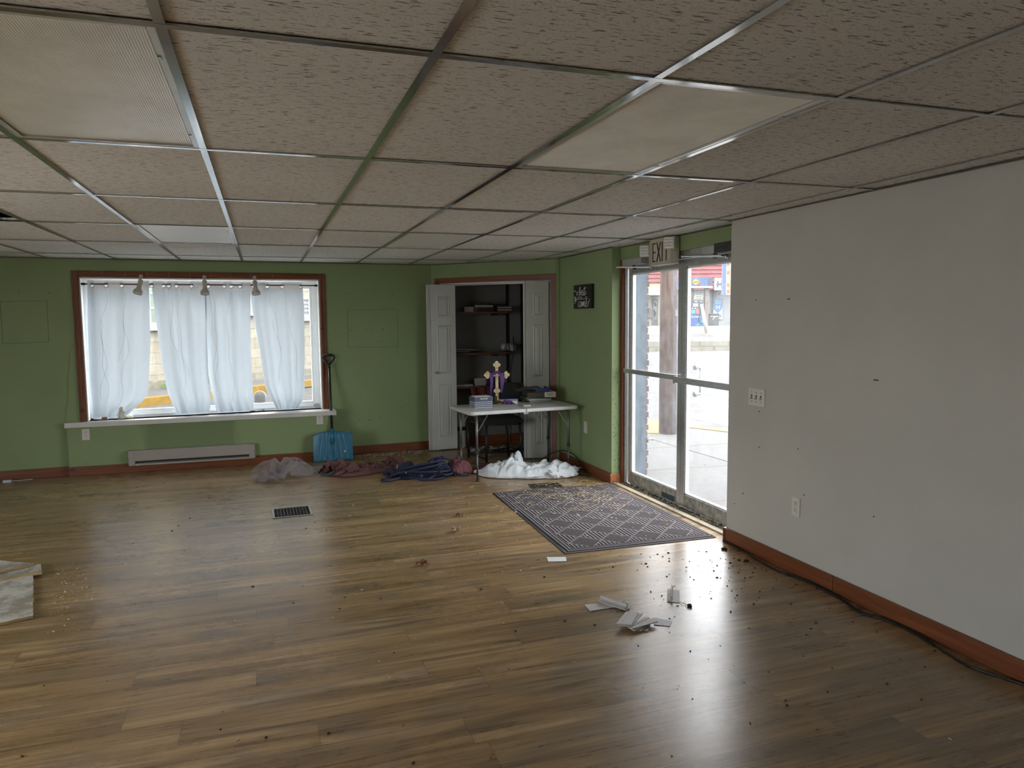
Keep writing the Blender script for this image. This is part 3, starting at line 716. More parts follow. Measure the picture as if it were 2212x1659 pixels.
CLOTH['mauve'] = (43, 28, (0.96, 0.46, 0.16), [
[29,156,34,4,7,16,-10,5,10,-5,2,-25,4,-6,-13,4,-7,-3,-1,-8,-2,-3,0,-14,-7,7,7,-6,8,1,-5,5,-5,4,6,-3,-3,4,8,2,4,-10,-7,2,12,3,5,9,9,-2,-9,0,-1,12,6,5,4,10,6,0,9,-3,4,11,7,1,13,-1,12,2,5,6,4,5,-17,9,6,6,3,5,-10,1,6,-13],
[9,-2,-3,-11,8,9,-1,8,7,-3,5,-4,6,-5,-14,5,-6,-5,2,-9,-2,0,-4,-14,-8,6,3,-5,6,0,-5,5,-7,-3,4,17,4,10,-1,-3,1,-11,-5,2,-7,-1,7,1,5,3,12,9,-5,0,7,2,13,7,6,-9,11,0,14,8,3,9,10,3,-3,4,4,4,8,4,3,5,4,-18,5,6,6,2,7,-8],
[2,0,1,-6,7,10,4,11,1,-3,5,10,1,0,-15,6,-7,-3,3,-8,-2,3,-6,-12,-6,2,-12,-6,5,-7,-6,2,12,-2,7,-8,-4,5,9,-1,3,-7,4,2,-7,-3,5,15,6,5,-11,5,6,8,8,-5,5,7,3,12,10,6,1,9,-1,10,3,7,-12,5,1,5,9,1,0,8,5,-6,2,6,-7,5,8,5],
[-1,-5,9,4,9,5,1,10,10,4,9,0,-3,5,-3,6,-4,-9,2,-9,-1,3,-7,-14,1,-2,-16,-6,4,-11,-5,0,17,-6,5,-8,-3,4,16,1,6,-1,0,4,-14,2,4,6,1,4,8,8,0,-12,7,6,0,6,-1,10,8,1,4,4,6,2,6,3,4,5,2,-15,6,4,-3,6,3,-2,6,7,2,8,5,9],
[7,2,-4,-3,4,19,3,10,8,8,9,5,-3,8,3,7,1,-15,5,-8,-6,2,-7,-14,2,-3,-17,0,0,-14,-5,1,10,-4,4,-6,-6,-1,12,0,5,-11,-1,2,8,2,4,14,4,5,-14,5,3,14,7,3,-8,4,6,-8,7,3,10,1,2,-11,7,2,5,9,1,3,6,5,-7,6,2,4,7,5,-9,6,6,5],
[0,-4,11,2,8,2,4,9,9,4,6,18,4,8,1,7,4,-6,8,-3,-19,1,-6,-14,1,-1,-11,3,-5,-10,-2,4,-11,-2,5,8,-3,0,13,-3,0,7,2,4,-11,-1,1,14,-1,5,4,9,-1,-16,5,6,1,2,5,4,2,3,-13,5,4,-9,5,4,-4,8,-3,10,9,3,-8,7,4,5,6,2,13,7,5,-11],
[7,1,-7,-1,4,12,6,7,11,6,7,5,-3,7,-10,9,-1,9,13,3,-1,1,-3,-15,4,-4,-9,0,0,-11,1,2,-4,6,5,-8,0,4,6,-3,-4,8,2,6,0,-2,3,5,-2,2,18,3,6,-14,3,-1,-7,3,4,-21,5,4,5,1,-1,-11,8,2,-5,8,3,2,6,3,16,11,1,-11,5,3,16,1,5,4],
[4,3,13,-2,2,-14,5,3,10,3,6,-1,3,4,1,6,-1,3,11,0,7,11,4,3,3,-4,-8,5,0,-16,-1,2,0,0,4,9,6,1,-11,-1,2,13,1,2,8,4,6,-4,0,7,1,-2,5,5,0,2,-21,4,-4,-18,4,3,-12,3,3,12,6,0,-11,9,2,4,6,-1,12,7,3,-5,7,2,9,4,7,-7],
[6,2,-11,-2,-5,-9,-2,7,-6,6,3,7,5,4,1,8,4,-3,9,-2,10,9,-4,10,10,2,7,9,5,-6,2,0,-18,0,5,5,4,-2,13,0,3,-7,4,5,6,0,-1,17,3,7,-3,1,8,-5,-3,-3,-18,2,3,-8,4,-3,-12,5,3,-9,5,3,10,7,1,-2,11,3,3,2,0,-16,6,6,-1,6,2,20],
[4,-3,-5,2,2,-11,-2,-1,-10,3,6,-1,5,1,12,5,6,-13,11,1,9,10,-2,10,8,-5,6,7,2,-1,5,5,-4,6,0,4,7,1,-4,2,4,12,5,1,2,-1,-1,14,4,8,4,0,6,-12,0,2,-16,-5,-4,-14,6,5,6,6,1,-7,8,3,-8,4,2,6,7,4,-6,9,3,4,5,4,-16,5,3,17],
[7,2,-2,2,-5,-6,1,1,-15,2,5,5,6,4,4,0,1,-7,9,3,-10,12,1,9,8,-4,10,7,-4,5,6,2,12,9,2,1,3,4,-9,9,-1,9,1,4,-10,5,3,10,0,9,-1,5,2,10,0,5,-15,-4,-6,-13,2,5,-12,7,3,12,8,5,-4,6,3,1,6,1,-14,8,3,7,5,0,-11,3,5,9],
[6,-3,1,3,4,-6,4,-5,-6,4,4,-8,2,4,13,4,3,-2,0,-6,-21,11,3,7,13,0,-5,8,3,8,9,-2,9,6,-4,0,8,4,3,1,5,-10,5,1,3,-1,4,-7,6,1,16,6,4,10,4,6,-6,-10,-3,-4,7,6,-3,3,2,-13,6,7,-5,9,1,5,7,2,-12,3,1,16,7,4,-15,4,3,14],
[11,-2,-5,-2,0,8,5,4,-1,3,-3,-10,5,3,8,4,3,-4,2,-2,-19,6,-3,-10,12,1,5,7,0,-3,10,4,-1,7,0,0,7,-2,9,1,3,-11,7,1,10,7,4,-8,2,3,14,1,2,12,2,4,0,-3,2,-13,2,5,8,7,6,0,5,3,-21,9,2,9,9,1,-8,2,3,17,7,3,-13,1,6,2],
[5,-5,9,5,1,-7,-1,1,14,4,1,-6,6,1,-8,5,3,-2,0,-3,-12,9,-3,-7,8,0,2,10,2,-5,5,1,-1,6,1,4,7,0,-8,5,2,8,9,-1,-10,5,5,6,0,4,0,7,5,10,0,2,9,1,4,-14,1,4,12,3,5,-7,9,5,-17,4,1,12,4,5,11,10,3,-17,4,6,13,3,1,-17],
[12,-7,14,3,0,-13,0,2,10,3,5,3,1,-1,-11,8,1,-5,-2,-4,-14,7,5,2,11,1,7,7,-1,-11,6,-2,-8,6,2,-10,7,-1,8,8,0,-8,3,3,11,9,2,0,2,5,1,5,6,-13,3,1,19,0,7,8,2,3,-16,3,5,7,9,5,-15,3,4,12,6,4,5,9,6,-4,5,2,-7,3,5,-7],
[14,-8,5,-3,1,-13,5,2,9,3,4,6,3,3,-14,-3,-5,-14,8,4,-11,5,3,-1,3,-3,13,10,3,-8,2,-4,-20,6,3,7,7,0,-9,8,1,9,8,3,-8,5,5,3,7,3,19,3,6,-12,1,3,1,-1,6,-4,7,3,14,3,5,-12,3,7,-4,9,3,11,2,5,-14,12,1,3,4,4,-7,4,5,8],
[11,-9,-1,-3,1,-14,3,3,6,4,3,9,3,4,-13,2,1,-17,0,-1,-16,9,4,7,0,-3,13,8,5,0,3,-1,-16,6,-1,-14,6,2,10,7,1,-8,8,3,11,7,3,-5,4,8,0,8,4,14,3,6,-10,-4,4,-12,4,4,5,2,5,4,7,4,-3,5,6,-1,9,3,5,4,2,-4,5,2,-1,7,4,-6],
[16,-4,-11,-6,-3,-3,0,5,-9,4,2,13,-7,2,-15,4,3,-15,10,0,3,7,4,-7,1,-1,17,3,6,-11,6,2,9,5,0,-16,6,-3,-10,7,4,5,7,4,-3,5,0,16,5,7,-11,5,3,2,5,6,0,0,7,-2,0,5,-5,4,4,14,7,5,0,7,4,-14,8,2,10,4,2,-14,6,1,12,5,5,-6],
[17,-5,-2,-7,-4,-5,-3,4,-13,2,7,-2,-7,-5,-8,6,4,-6,6,1,0,3,5,14,6,3,-7,1,5,13,4,0,-13,8,2,5,3,5,-7,7,-3,-12,8,3,11,2,5,-10,8,3,15,2,3,-13,2,5,-1,3,5,-1,1,7,8,6,4,-6,3,4,14,10,5,-3,6,0,-13,6,3,10,6,0,-13,6,6,11],
[15,-8,-4,-7,-2,-8,0,5,-9,-8,-1,-4,0,1,-7,4,3,-12,6,7,2,-1,-1,19,9,7,-5,-1,2,16,4,5,-6,6,1,-14,4,5,14,5,-2,-13,8,2,-4,4,6,8,8,4,-8,-1,6,10,5,-2,-15,3,7,8,0,5,-9,4,5,0,4,2,14,4,3,-9,11,3,2,9,2,-3,3,4,7,7,2,-4],
[5,-10,-4,4,3,-7,-6,1,-15,-9,-3,-4,0,5,-10,7,4,9,6,6,-1,-1,5,-4,4,3,16,-1,6,-2,8,2,8,-1,4,-12,5,0,1,8,4,-13,9,4,11,11,4,-7,2,2,8,1,4,11,1,5,-4,0,1,-8,5,4,-10,-3,5,12,6,1,-6,9,7,2,11,-1,-11,-1,1,18,9,4,-5,9,2,-6],
[8,-10,-2,3,4,-8,-4,0,-9,-4,2,-15,1,7,-2,6,5,6,5,4,-1,2,5,6,0,6,-8,-1,3,12,2,4,-14,6,5,-2,6,0,12,7,5,1,12,0,2,10,3,-8,-1,4,6,-3,3,13,1,6,10,3,1,-15,-1,8,9,7,1,-10,2,4,8,4,2,3,8,0,-5,1,4,7,8,0,5,13,3,-5],
[11,-6,-2,-2,1,-14,0,6,-9,2,5,-9,-3,3,15,8,4,-7,2,4,11,7,5,-5,1,8,-4,-1,5,-4,-1,5,11,5,1,-9,1,4,8,11,-1,-11,11,6,-1,10,2,10,1,8,-6,-2,-4,14,-1,3,16,4,4,-7,-2,5,9,5,3,-10,5,4,-8,2,2,16,5,3,-7,8,-1,11,6,7,-4,3,1,8],
[7,5,8,4,-3,-14,-1,5,-6,0,3,1,4,2,-6,2,4,14,8,5,-12,2,1,-16,-4,4,10,3,9,5,4,5,7,4,5,-4,2,2,-9,6,3,14,12,0,-17,5,6,8,5,3,-8,2,3,10,-3,2,10,1,2,4,-3,4,-7,8,3,7,6,6,-1,0,4,-11,10,-1,10,-3,6,-11,2,5,6,5,-2,4],
[7,-5,-6,4,4,10,6,1,-12,-2,6,8,6,-1,-15,6,6,7,4,1,-22,3,7,6,-1,3,-1,0,4,-13,1,5,1,5,2,9,4,4,7,6,4,-8,10,2,11,8,5,-8,-1,4,13,3,0,-19,1,7,12,-5,3,-11,5,4,14,0,5,-14,9,3,7,0,4,-9,6,4,6,1,5,2,-2,4,-10,4,2,20],
[6,1,-6,7,-2,9,4,5,-1,-1,5,-9,11,2,13,8,4,-18,4,5,-5,1,4,-8,3,2,7,0,1,-11,1,5,9,3,1,-13,5,3,11,6,5,-6,8,3,9,6,5,6,-1,5,9,2,6,-7,-2,4,-14,-1,3,2,2,4,-6,1,5,12,5,1,-11,6,6,5,2,4,-9,4,3,9,0,4,-10,0,6,10],
[10,-2,-2,3,5,-7,8,-2,9,1,3,-11,8,3,5,10,2,1,0,5,-12,5,2,6,6,6,6,4,1,-8,1,2,-7,0,5,9,3,1,-3,5,6,-10,7,3,12,5,2,7,-2,6,-1,-4,4,-7,1,5,-13,2,7,-1,-1,3,15,5,6,0,4,4,-10,5,4,-6,5,3,10,2,4,-9,2,3,8,-3,5,-8],
[10,-2,0,2,4,-13,7,1,-2,5,0,9,5,1,-11,7,3,10,6,5,-2,7,3,-10,7,4,15,6,3,4,2,2,-9,-3,2,15,2,3,-15,2,4,-9,7,6,-7,-2,5,9,5,5,8,-6,4,-10,0,6,7,2,3,-12,3,6,12,1,5,-9,6,5,5,5,4,-1,4,4,-8,4,3,7,1,3,-4,-3,6,1],
[6,-1,-9,4,4,8,6,-3,-10,7,1,-9,7,1,8,6,3,-5,5,1,11,9,4,-2,9,5,-4,0,0,21,6,5,3,3,6,1,-1,4,-11,2,1,-16,-1,5,-10,2,6,11,1,6,-10,-3,7,-1,0,5,12,4,5,-2,1,4,-4,4,5,6,4,7,-1,6,3,-9,4,3,12,6,1,-9,-2,3,7,-4,6,9],
[9,-2,5,3,4,6,9,1,-9,4,-7,-7,8,3,-2,7,4,8,4,1,-12,8,0,12,6,3,3,7,5,3,-1,5,-9,3,6,2,6,5,9,-3,2,-7,2,5,-7,0,5,-12,1,7,12,-1,8,3,2,7,-10,2,4,20,7,3,-10,2,7,2,5,3,-10,3,2,13,6,2,-4,4,3,5,0,3,-10,-5,6,10],
[5,0,13,4,-3,-12,7,1,3,10,3,-2,5,-5,-8,4,2,-5,7,1,-11,10,4,5,6,3,-1,7,3,20,2,4,-15,2,6,-2,2,6,2,1,3,2,-2,4,-1,3,7,-4,-3,8,-5,0,9,-1,5,3,13,6,8,13,4,5,-18,7,5,3,1,-1,18,9,3,-3,-2,6,5,3,0,-13,2,4,-3,-3,6,1],
[11,-3,5,4,1,-5,4,-4,-16,7,1,7,5,1,-12,9,0,0,5,-1,-14,9,4,10,9,2,-9,7,2,18,3,6,-6,0,5,4,-1,7,2,3,6,1,0,4,-14,-4,6,9,-3,8,1,1,8,-2,9,8,-8,7,2,14,5,8,-3,4,6,1,6,-3,16,4,6,-5,5,5,0,-2,1,-14,3,3,11,-3,2,-12],
[-1,-7,14,12,4,-7,4,-5,-24,7,1,-6,5,1,-11,10,1,10,5,1,-9,7,1,-7,8,3,13,7,3,3,5,6,-2,2,6,-4,0,6,-2,0,6,4,-3,5,6,-2,7,-2,-1,7,-9,-3,8,-2,10,6,8,11,8,-3,4,3,-1,5,5,8,4,5,4,7,2,5,3,4,-9,-2,2,-10,2,5,5,-2,3,14],
[3,-3,-11,13,2,3,4,-2,-22,10,2,-3,4,-1,-7,6,0,-8,9,-1,11,9,5,-8,8,2,-6,5,3,5,2,6,-8,3,6,5,4,7,-5,-3,6,3,0,6,9,-2,6,2,-3,9,3,-3,7,-4,9,6,-11,9,8,8,9,2,12,7,6,-7,6,4,5,0,3,-14,5,2,12,2,5,-5,-3,1,13,2,5,2],
[11,-7,-5,10,2,-1,3,0,-19,9,1,3,3,-1,-9,8,2,-10,9,1,11,9,2,-9,9,5,8,6,5,-9,2,5,8,1,6,-8,0,6,13,4,7,-9,-4,5,-2,-4,7,-5,-3,7,0,3,9,3,8,5,9,10,6,-6,8,3,9,8,7,2,5,3,-10,6,5,3,1,3,10,-6,-2,13,6,6,-3,-6,5,17],
[16,-6,-5,0,3,-15,8,2,7,1,-3,-15,8,3,5,7,2,-14,11,1,12,7,3,-13,9,5,4,6,5,10,4,6,-7,1,5,1,1,7,4,0,8,-5,-1,6,9,-5,4,-2,1,7,-3,7,7,1,8,6,0,6,3,3,9,4,-5,9,6,2,-4,4,21,5,2,-7,8,3,2,-4,2,15,-2,8,5,0,9,-11],
[13,-7,-8,-3,3,-17,6,2,14,0,1,-10,8,3,-9,9,2,9,8,1,-11,10,5,7,4,4,2,9,7,-9,4,4,18,0,5,4,5,6,-13,1,8,-11,-1,7,7,-4,3,-6,8,5,12,9,7,-9,1,6,12,3,2,1,13,2,12,5,1,-3,5,7,12,1,5,14,5,2,-12,-3,7,11,-6,8,-9,2,9,-3],
[13,-5,-4,-2,3,-10,0,4,-11,5,1,10,6,3,-9,8,1,11,7,3,-11,8,5,11,7,6,-12,6,5,10,6,5,1,3,3,11,4,8,-8,3,4,-8,-1,4,7,3,6,-12,-1,4,13,3,6,19,1,5,8,10,5,-6,4,-1,17,11,-1,-11,11,5,0,2,6,10,4,9,-1,-6,8,-12,-9,8,-12,0,8,-3],
[13,-6,-2,-1,6,-15,0,4,9,4,0,-14,3,2,10,4,4,-7,4,3,12,11,4,-11,5,7,8,9,4,-10,8,7,2,6,0,18,2,7,-16,7,3,-2,-3,5,12,2,5,7,5,8,5,1,2,26,3,4,13,1,-2,-21,10,5,-2,11,-5,7,-2,7,-17,7,9,-6,6,7,7,-9,10,-12,-3,13,-9,0,7,3],
[13,-6,-4,-1,8,-11,0,4,6,0,5,5,4,0,-14,1,4,12,2,5,-6,9,6,9,10,1,-14,5,5,8,9,3,-4,10,1,4,4,8,-3,4,1,10,-1,7,6,5,6,0,0,6,12,4,-3,24,10,6,3,1,-1,-12,0,2,-22,9,4,3,4,7,-8,-2,6,-17,7,4,12,-3,11,-9,-1,13,1,-1,11,0],
[13,-5,-7,-2,8,-7,0,7,5,-2,5,10,0,4,-2,2,2,-9,4,4,-2,6,4,17,8,7,-6,9,0,-14,6,3,18,11,-2,-9,6,6,-9,7,5,5,4,4,13,-5,4,-14,6,10,10,5,-5,28,9,5,15,0,2,-20,6,8,-4,1,2,-16,4,5,-15,3,10,10,1,6,-10,-1,7,22,-1,11,-18,1,12,7],
[13,-7,-8,-1,9,1,-5,6,7,-2,8,1,0,5,11,3,2,-11,-1,6,3,8,5,-3,7,5,11,9,-2,-12,9,3,6,7,0,12,8,0,-16,6,2,-9,4,4,11,1,6,-11,4,8,8,8,7,10,1,0,9,3,7,-8,6,6,-12,6,6,8,1,8,-4,2,7,-9,-3,2,15,4,11,1,0,8,-4,-1,13,-14],
[8,-7,10,0,8,1,0,9,2,-3,9,-5,-2,7,0,-1,4,11,-2,7,9,9,5,-7,6,1,-11,9,1,9,7,-3,-12,7,-2,4,3,-3,14,9,1,-16,9,6,-3,5,7,0,5,8,-1,7,7,0,7,6,-3,4,7,1,5,8,-1,0,9,0,2,8,-1,0,6,15,-2,6,3,1,3,16,0,15,-9,2,8,-25],
])
CLOTH['navy'] = (39, 31, (0.82, 0.42, 0.175), [
[10,128,12,6,7,-5,-7,8,-2,-9,7,2,3,10,2,5,6,-1,4,7,-4,5,7,0,4,4,0,6,5,-1,4,3,5,4,2,-5,3,2,5,5,0,-6,4,2,1,4,4,6,5,1,-6,3,2,5,-1,-3,9,6,4,-7,4,1,3,6,0,7,7,0,-6,7,1,6,5,-2,8,8,3,-7,5,-3,-4,3,-3,-2,5,-3,-4,2,-7,2,-3,-1,9],
[5,-3,-6,2,7,9,-5,8,3,-5,9,3,7,1,-9,2,6,-9,5,8,2,4,7,0,3,5,6,2,2,-7,6,3,5,5,2,-5,5,2,4,4,3,7,2,-2,-9,7,5,1,0,4,8,5,-1,-7,6,3,0,-1,-1,10,6,3,-8,7,3,2,4,-4,9,8,2,-5,8,0,7,8,6,10,9,-2,-7,0,-6,2,2,-4,-3,8,3,-3,1,-6,-5],
[0,-3,11,10,10,-2,-11,6,12,3,10,6,4,7,-9,4,-4,-10,4,2,-11,6,9,4,2,4,5,1,0,-6,6,4,-4,3,3,9,6,3,-6,-1,1,7,6,1,5,5,1,-1,3,6,6,7,4,-2,0,-5,-7,8,3,0,1,3,5,5,0,-4,5,0,2,4,1,7,12,1,0,7,4,10,12,0,2,6,-5,-7,-2,-6,-8,8,3,-2,3,0,7],
[10,0,-3,-1,6,13,-1,6,9,4,11,3,5,4,-9,-3,-6,-11,4,3,-12,6,3,4,8,7,6,0,-1,-9,3,2,-5,3,4,9,4,5,-5,0,1,5,4,0,8,3,5,-9,9,1,0,3,2,10,5,4,7,3,-3,-7,4,3,3,3,0,-5,4,3,4,6,2,-5,5,-3,11,13,4,5,7,-2,-1,10,-2,-4,9,-1,-3,-1,-4,-6,5,3,-6],
[4,-6,7,7,8,5,-2,5,13,2,9,3,-2,1,-12,9,2,-8,-2,-6,-10,6,4,-8,2,3,11,7,6,0,3,-1,-8,3,8,3,5,1,-9,6,5,4,-4,-5,6,3,2,7,7,3,-5,3,1,9,6,4,8,-1,5,-8,5,-1,-2,8,1,1,5,4,-4,1,2,9,9,2,-4,10,-5,9,7,3,-8,10,-6,1,5,-1,-5,7,-3,1,2,2,-12],
[3,-10,4,9,6,5,-2,6,14,7,10,-5,-5,-1,-11,3,2,-12,9,1,4,3,0,-12,6,5,2,2,1,12,3,2,-9,1,6,6,4,2,-7,4,-1,-6,8,3,0,2,-1,9,3,1,6,4,3,1,2,5,-2,-6,2,-8,3,5,5,7,3,-9,11,5,5,4,-4,11,7,2,4,8,1,-6,9,-1,0,4,-6,-11,10,-2,-3,7,-5,2,0,-1,-6],
[13,-3,-6,1,3,12,5,2,12,1,7,-11,2,4,-8,-2,-4,-11,7,2,1,8,4,1,9,5,-3,-1,0,13,3,3,-6,2,4,3,3,5,0,3,-1,-5,5,3,3,4,-4,-7,5,4,5,2,4,-7,4,3,4,-6,4,-8,2,3,5,8,5,2,5,3,6,9,2,-2,4,-4,7,8,1,-7,13,1,5,-1,-11,-12,11,-5,-9,7,0,9,9,3,-10],
[6,-10,0,5,1,12,6,7,3,4,6,-3,-1,-1,-12,0,-2,-9,7,6,-7,6,0,8,5,5,8,6,4,-1,2,4,2,-2,0,9,5,5,-2,4,1,-4,2,5,8,7,0,-7,4,-3,-5,2,5,-4,-3,0,-7,4,7,-3,0,6,8,0,2,9,9,3,-8,5,1,7,8,2,-4,8,-3,9,7,-2,-4,7,-6,-15,10,-11,-1,8,5,-4,0,4,5],
[13,-5,6,5,3,-5,3,4,1,7,4,4,3,7,-4,0,-7,-10,2,0,-8,7,7,0,5,2,8,3,0,9,3,5,3,1,1,4,1,5,3,6,2,-1,1,4,9,9,2,-6,4,-4,-9,0,7,7,-2,-4,-12,-1,5,-2,0,6,7,4,4,-2,4,4,-4,7,2,-2,9,1,-1,6,-3,10,6,2,-6,8,2,-5,10,-10,1,11,-3,-8,0,5,-4],
[14,-8,-4,3,4,5,6,2,-8,2,6,8,8,6,-2,-1,-6,-6,2,-2,-11,2,5,3,5,4,-1,2,3,2,0,1,9,0,5,5,4,-2,6,5,3,6,6,6,3,8,3,-5,10,-1,-8,-3,7,7,0,5,-5,0,2,-6,-2,0,-6,0,4,8,4,5,0,5,1,-6,5,2,6,11,-1,-5,4,6,7,7,1,-8,10,0,-2,1,0,-10,9,-1,1],
[16,-6,-1,-1,1,9,6,7,1,5,4,-6,4,3,2,4,3,-5,0,-7,-9,4,6,-6,1,0,10,3,7,3,1,4,-7,3,1,10,-1,7,-4,4,-3,7,2,7,0,9,-7,9,12,3,0,-3,4,9,3,6,-4,-2,6,-2,1,3,-12,-3,1,-8,2,3,10,7,1,0,4,3,5,7,7,-4,9,-1,-6,3,9,4,6,6,-8,5,-4,-6,0,8,-2],
[15,-6,1,-4,2,10,6,5,-5,5,4,0,4,5,6,4,3,-7,0,1,-6,5,-1,-7,3,7,-1,1,0,11,1,6,-2,-1,0,-9,3,6,-2,2,0,9,4,1,6,5,6,1,6,-7,4,3,0,10,3,7,5,1,6,-6,-1,5,-5,-2,-1,-13,4,10,1,5,-5,8,6,7,1,5,9,4,5,7,-6,7,-1,-7,3,7,3,2,6,-6,8,-3,-5],
[5,-4,13,5,5,0,2,6,3,5,1,-5,5,1,-5,1,9,4,3,-4,-11,5,8,2,5,-3,-8,0,8,1,5,3,6,-1,3,-6,-4,-4,-6,3,7,2,4,4,0,3,2,6,4,6,-1,4,-2,10,4,-1,9,6,0,5,-2,4,-6,-3,8,-8,3,2,-10,3,9,2,7,1,7,7,4,3,4,7,4,4,7,-4,5,2,-9,2,8,3,-3,4,-3],
[12,0,10,4,2,-8,0,8,1,3,6,5,3,3,-6,9,3,-3,-2,-5,-6,3,0,-13,7,6,-2,5,1,3,-1,3,-5,4,2,6,-2,2,-9,1,4,6,0,1,-6,5,3,5,0,4,-3,5,4,7,2,-4,9,4,5,0,6,7,5,-3,8,-5,1,-1,-12,6,7,-4,1,8,4,7,1,4,7,4,8,3,9,-5,4,5,4,3,5,8,1,4,-7],
[9,-1,-1,0,3,-6,4,6,5,-1,2,-7,4,0,-3,8,4,-1,3,2,-10,4,-2,-8,5,2,-5,2,5,-5,3,5,0,1,-3,7,3,4,4,-1,4,-8,3,4,6,0,3,-8,4,3,8,-1,5,-5,5,-2,10,5,0,9,0,6,-5,3,11,-2,-1,8,-1,9,-3,-7,0,7,1,5,2,-3,5,6,6,7,6,8,0,7,6,7,5,-4,1,5,6],
[9,3,3,0,-3,-7,2,5,-7,6,4,5,-3,-2,-7,4,0,-10,10,6,-4,1,-2,-10,5,6,2,4,3,2,3,-1,-8,3,5,0,-1,0,6,2,4,6,0,3,-10,3,5,-2,4,3,7,-1,6,-5,1,6,6,7,-5,8,2,7,11,-3,10,1,6,7,-4,1,5,-4,8,-4,-3,-5,9,1,12,-1,-9,1,10,6,7,4,6,3,0,6,5,7,-1],
[7,4,-1,2,-5,-5,2,-1,-5,1,-1,-7,6,6,1,5,0,-8,2,2,-5,2,-1,-7,4,4,3,3,1,-4,4,2,2,4,4,-2,-1,4,-7,4,1,9,0,4,-5,3,7,6,2,5,-9,1,4,8,0,7,-7,2,4,9,1,3,6,5,2,12,3,8,4,0,10,1,-2,-4,-9,7,6,5,4,-1,-12,8,6,6,4,3,-5,5,4,0,6,1,8],
[5,4,-1,4,-8,-2,4,0,-4,1,3,-7,2,-6,-4,4,1,-5,3,6,-5,5,-5,-5,2,2,-5,5,4,4,1,6,-2,5,0,-6,-1,4,10,7,3,-7,-1,6,5,1,7,-8,3,7,6,0,6,-6,1,2,10,3,5,-9,1,6,6,7,0,7,1,7,4,4,0,12,-1,3,-6,3,5,-4,3,5,7,4,-4,-11,5,5,2,6,5,3,6,7,-4],
[6,3,-4,4,-6,7,6,-3,-5,-2,-8,-4,3,2,-9,2,7,-3,7,3,-6,7,-5,-1,0,-5,-10,4,8,-4,2,3,5,2,5,6,4,1,0,3,7,0,2,3,-6,2,6,-6,3,13,0,4,4,5,1,2,0,2,4,2,0,2,-8,3,7,3,5,5,7,2,2,7,-1,-2,15,0,5,-6,3,-1,-5,4,6,6,4,-2,-10,6,6,-5,7,6,8],
[5,0,8,6,-1,-8,5,-6,5,1,-6,-6,1,3,-5,8,4,-11,4,8,-5,6,-8,4,1,-9,-7,0,5,-2,3,4,-7,3,3,4,5,3,3,1,4,-2,3,8,-2,1,10,-3,8,6,-2,0,6,10,9,5,-2,-2,3,6,2,6,-4,0,-5,-8,4,6,-1,4,4,8,2,6,11,-6,-4,9,3,6,2,5,-1,-6,3,2,3,4,0,-12,6,8,0],
[10,-4,-2,0,5,6,5,0,-9,5,-5,0,1,0,-8,8,2,-4,5,9,-5,7,-7,-8,2,-9,4,1,-7,-10,1,7,3,0,2,-11,7,4,6,-1,7,-6,3,7,-1,1,10,11,12,6,-7,-3,3,4,4,1,9,3,1,-2,-1,9,9,6,-1,-14,1,-1,-8,6,7,5,-2,4,9,-8,-1,2,-5,3,12,7,1,-3,6,0,5,6,4,-1,9,3,-7],
[5,-6,2,3,2,5,3,8,0,5,1,-8,4,1,-8,6,5,-6,7,-3,-7,6,2,-6,4,-9,3,4,-10,-2,0,-2,-11,0,11,2,2,-1,-9,2,6,8,3,12,-7,-2,1,7,7,8,3,3,3,3,-5,2,7,7,3,8,4,1,0,0,5,-7,4,-3,-13,6,6,4,-2,4,6,-9,-1,5,-4,4,13,7,1,-6,8,1,-2,4,4,6,8,3,0],
[11,-3,-7,1,4,3,-1,5,-2,7,0,6,3,8,-3,4,9,-10,8,-5,-7,8,-1,-3,3,-8,-3,7,-5,-6,5,-8,-3,-3,5,-9,-1,9,7,3,4,-8,3,8,5,-2,7,2,1,-2,9,7,6,0,-4,-3,5,-5,4,8,3,6,5,5,4,-3,6,-7,-16,4,9,0,5,5,5,-9,0,8,-4,2,4,4,5,6,7,2,-1,5,-4,-6,4,2,9],
[10,2,9,0,-1,-13,0,7,-4,3,5,4,6,-2,9,2,14,-1,6,1,-12,9,-4,-5,4,-7,-8,5,-9,-2,7,1,-9,3,-3,-7,-4,9,2,3,5,8,0,9,-5,2,5,5,-4,-9,9,1,6,6,-8,2,8,7,6,4,-6,4,8,11,5,-5,3,-10,-15,2,8,1,8,4,-7,-1,7,11,-11,-5,8,4,5,3,5,0,-5,4,-1,5,2,3,0],
[12,-1,0,-5,7,-10,3,-4,-10,1,7,-3,2,2,11,5,6,9,7,8,-5,8,-3,-10,7,-5,-10,4,-9,0,7,-3,-10,6,0,-4,0,6,-6,-2,7,0,0,8,2,3,1,11,-6,-6,6,-6,0,14,3,9,7,0,2,7,-7,3,6,6,4,-4,4,-6,-12,5,1,-3,3,3,-8,6,9,-2,-6,-3,8,-6,0,15,7,1,-6,2,3,4,3,4,7],
[13,0,0,-6,6,-7,1,2,-4,3,-3,-7,-2,9,-2,3,6,7,8,-1,10,10,1,-9,7,-6,-10,6,-3,-4,8,-2,-6,2,3,-6,7,3,-8,-1,3,5,1,9,1,-5,3,13,-7,-3,12,-2,-1,8,-5,0,9,1,5,4,-8,3,6,7,8,-4,5,-5,-9,4,-6,-6,4,4,-8,2,2,-11,4,7,9,-6,-4,10,1,0,11,4,6,0,6,3,-5],
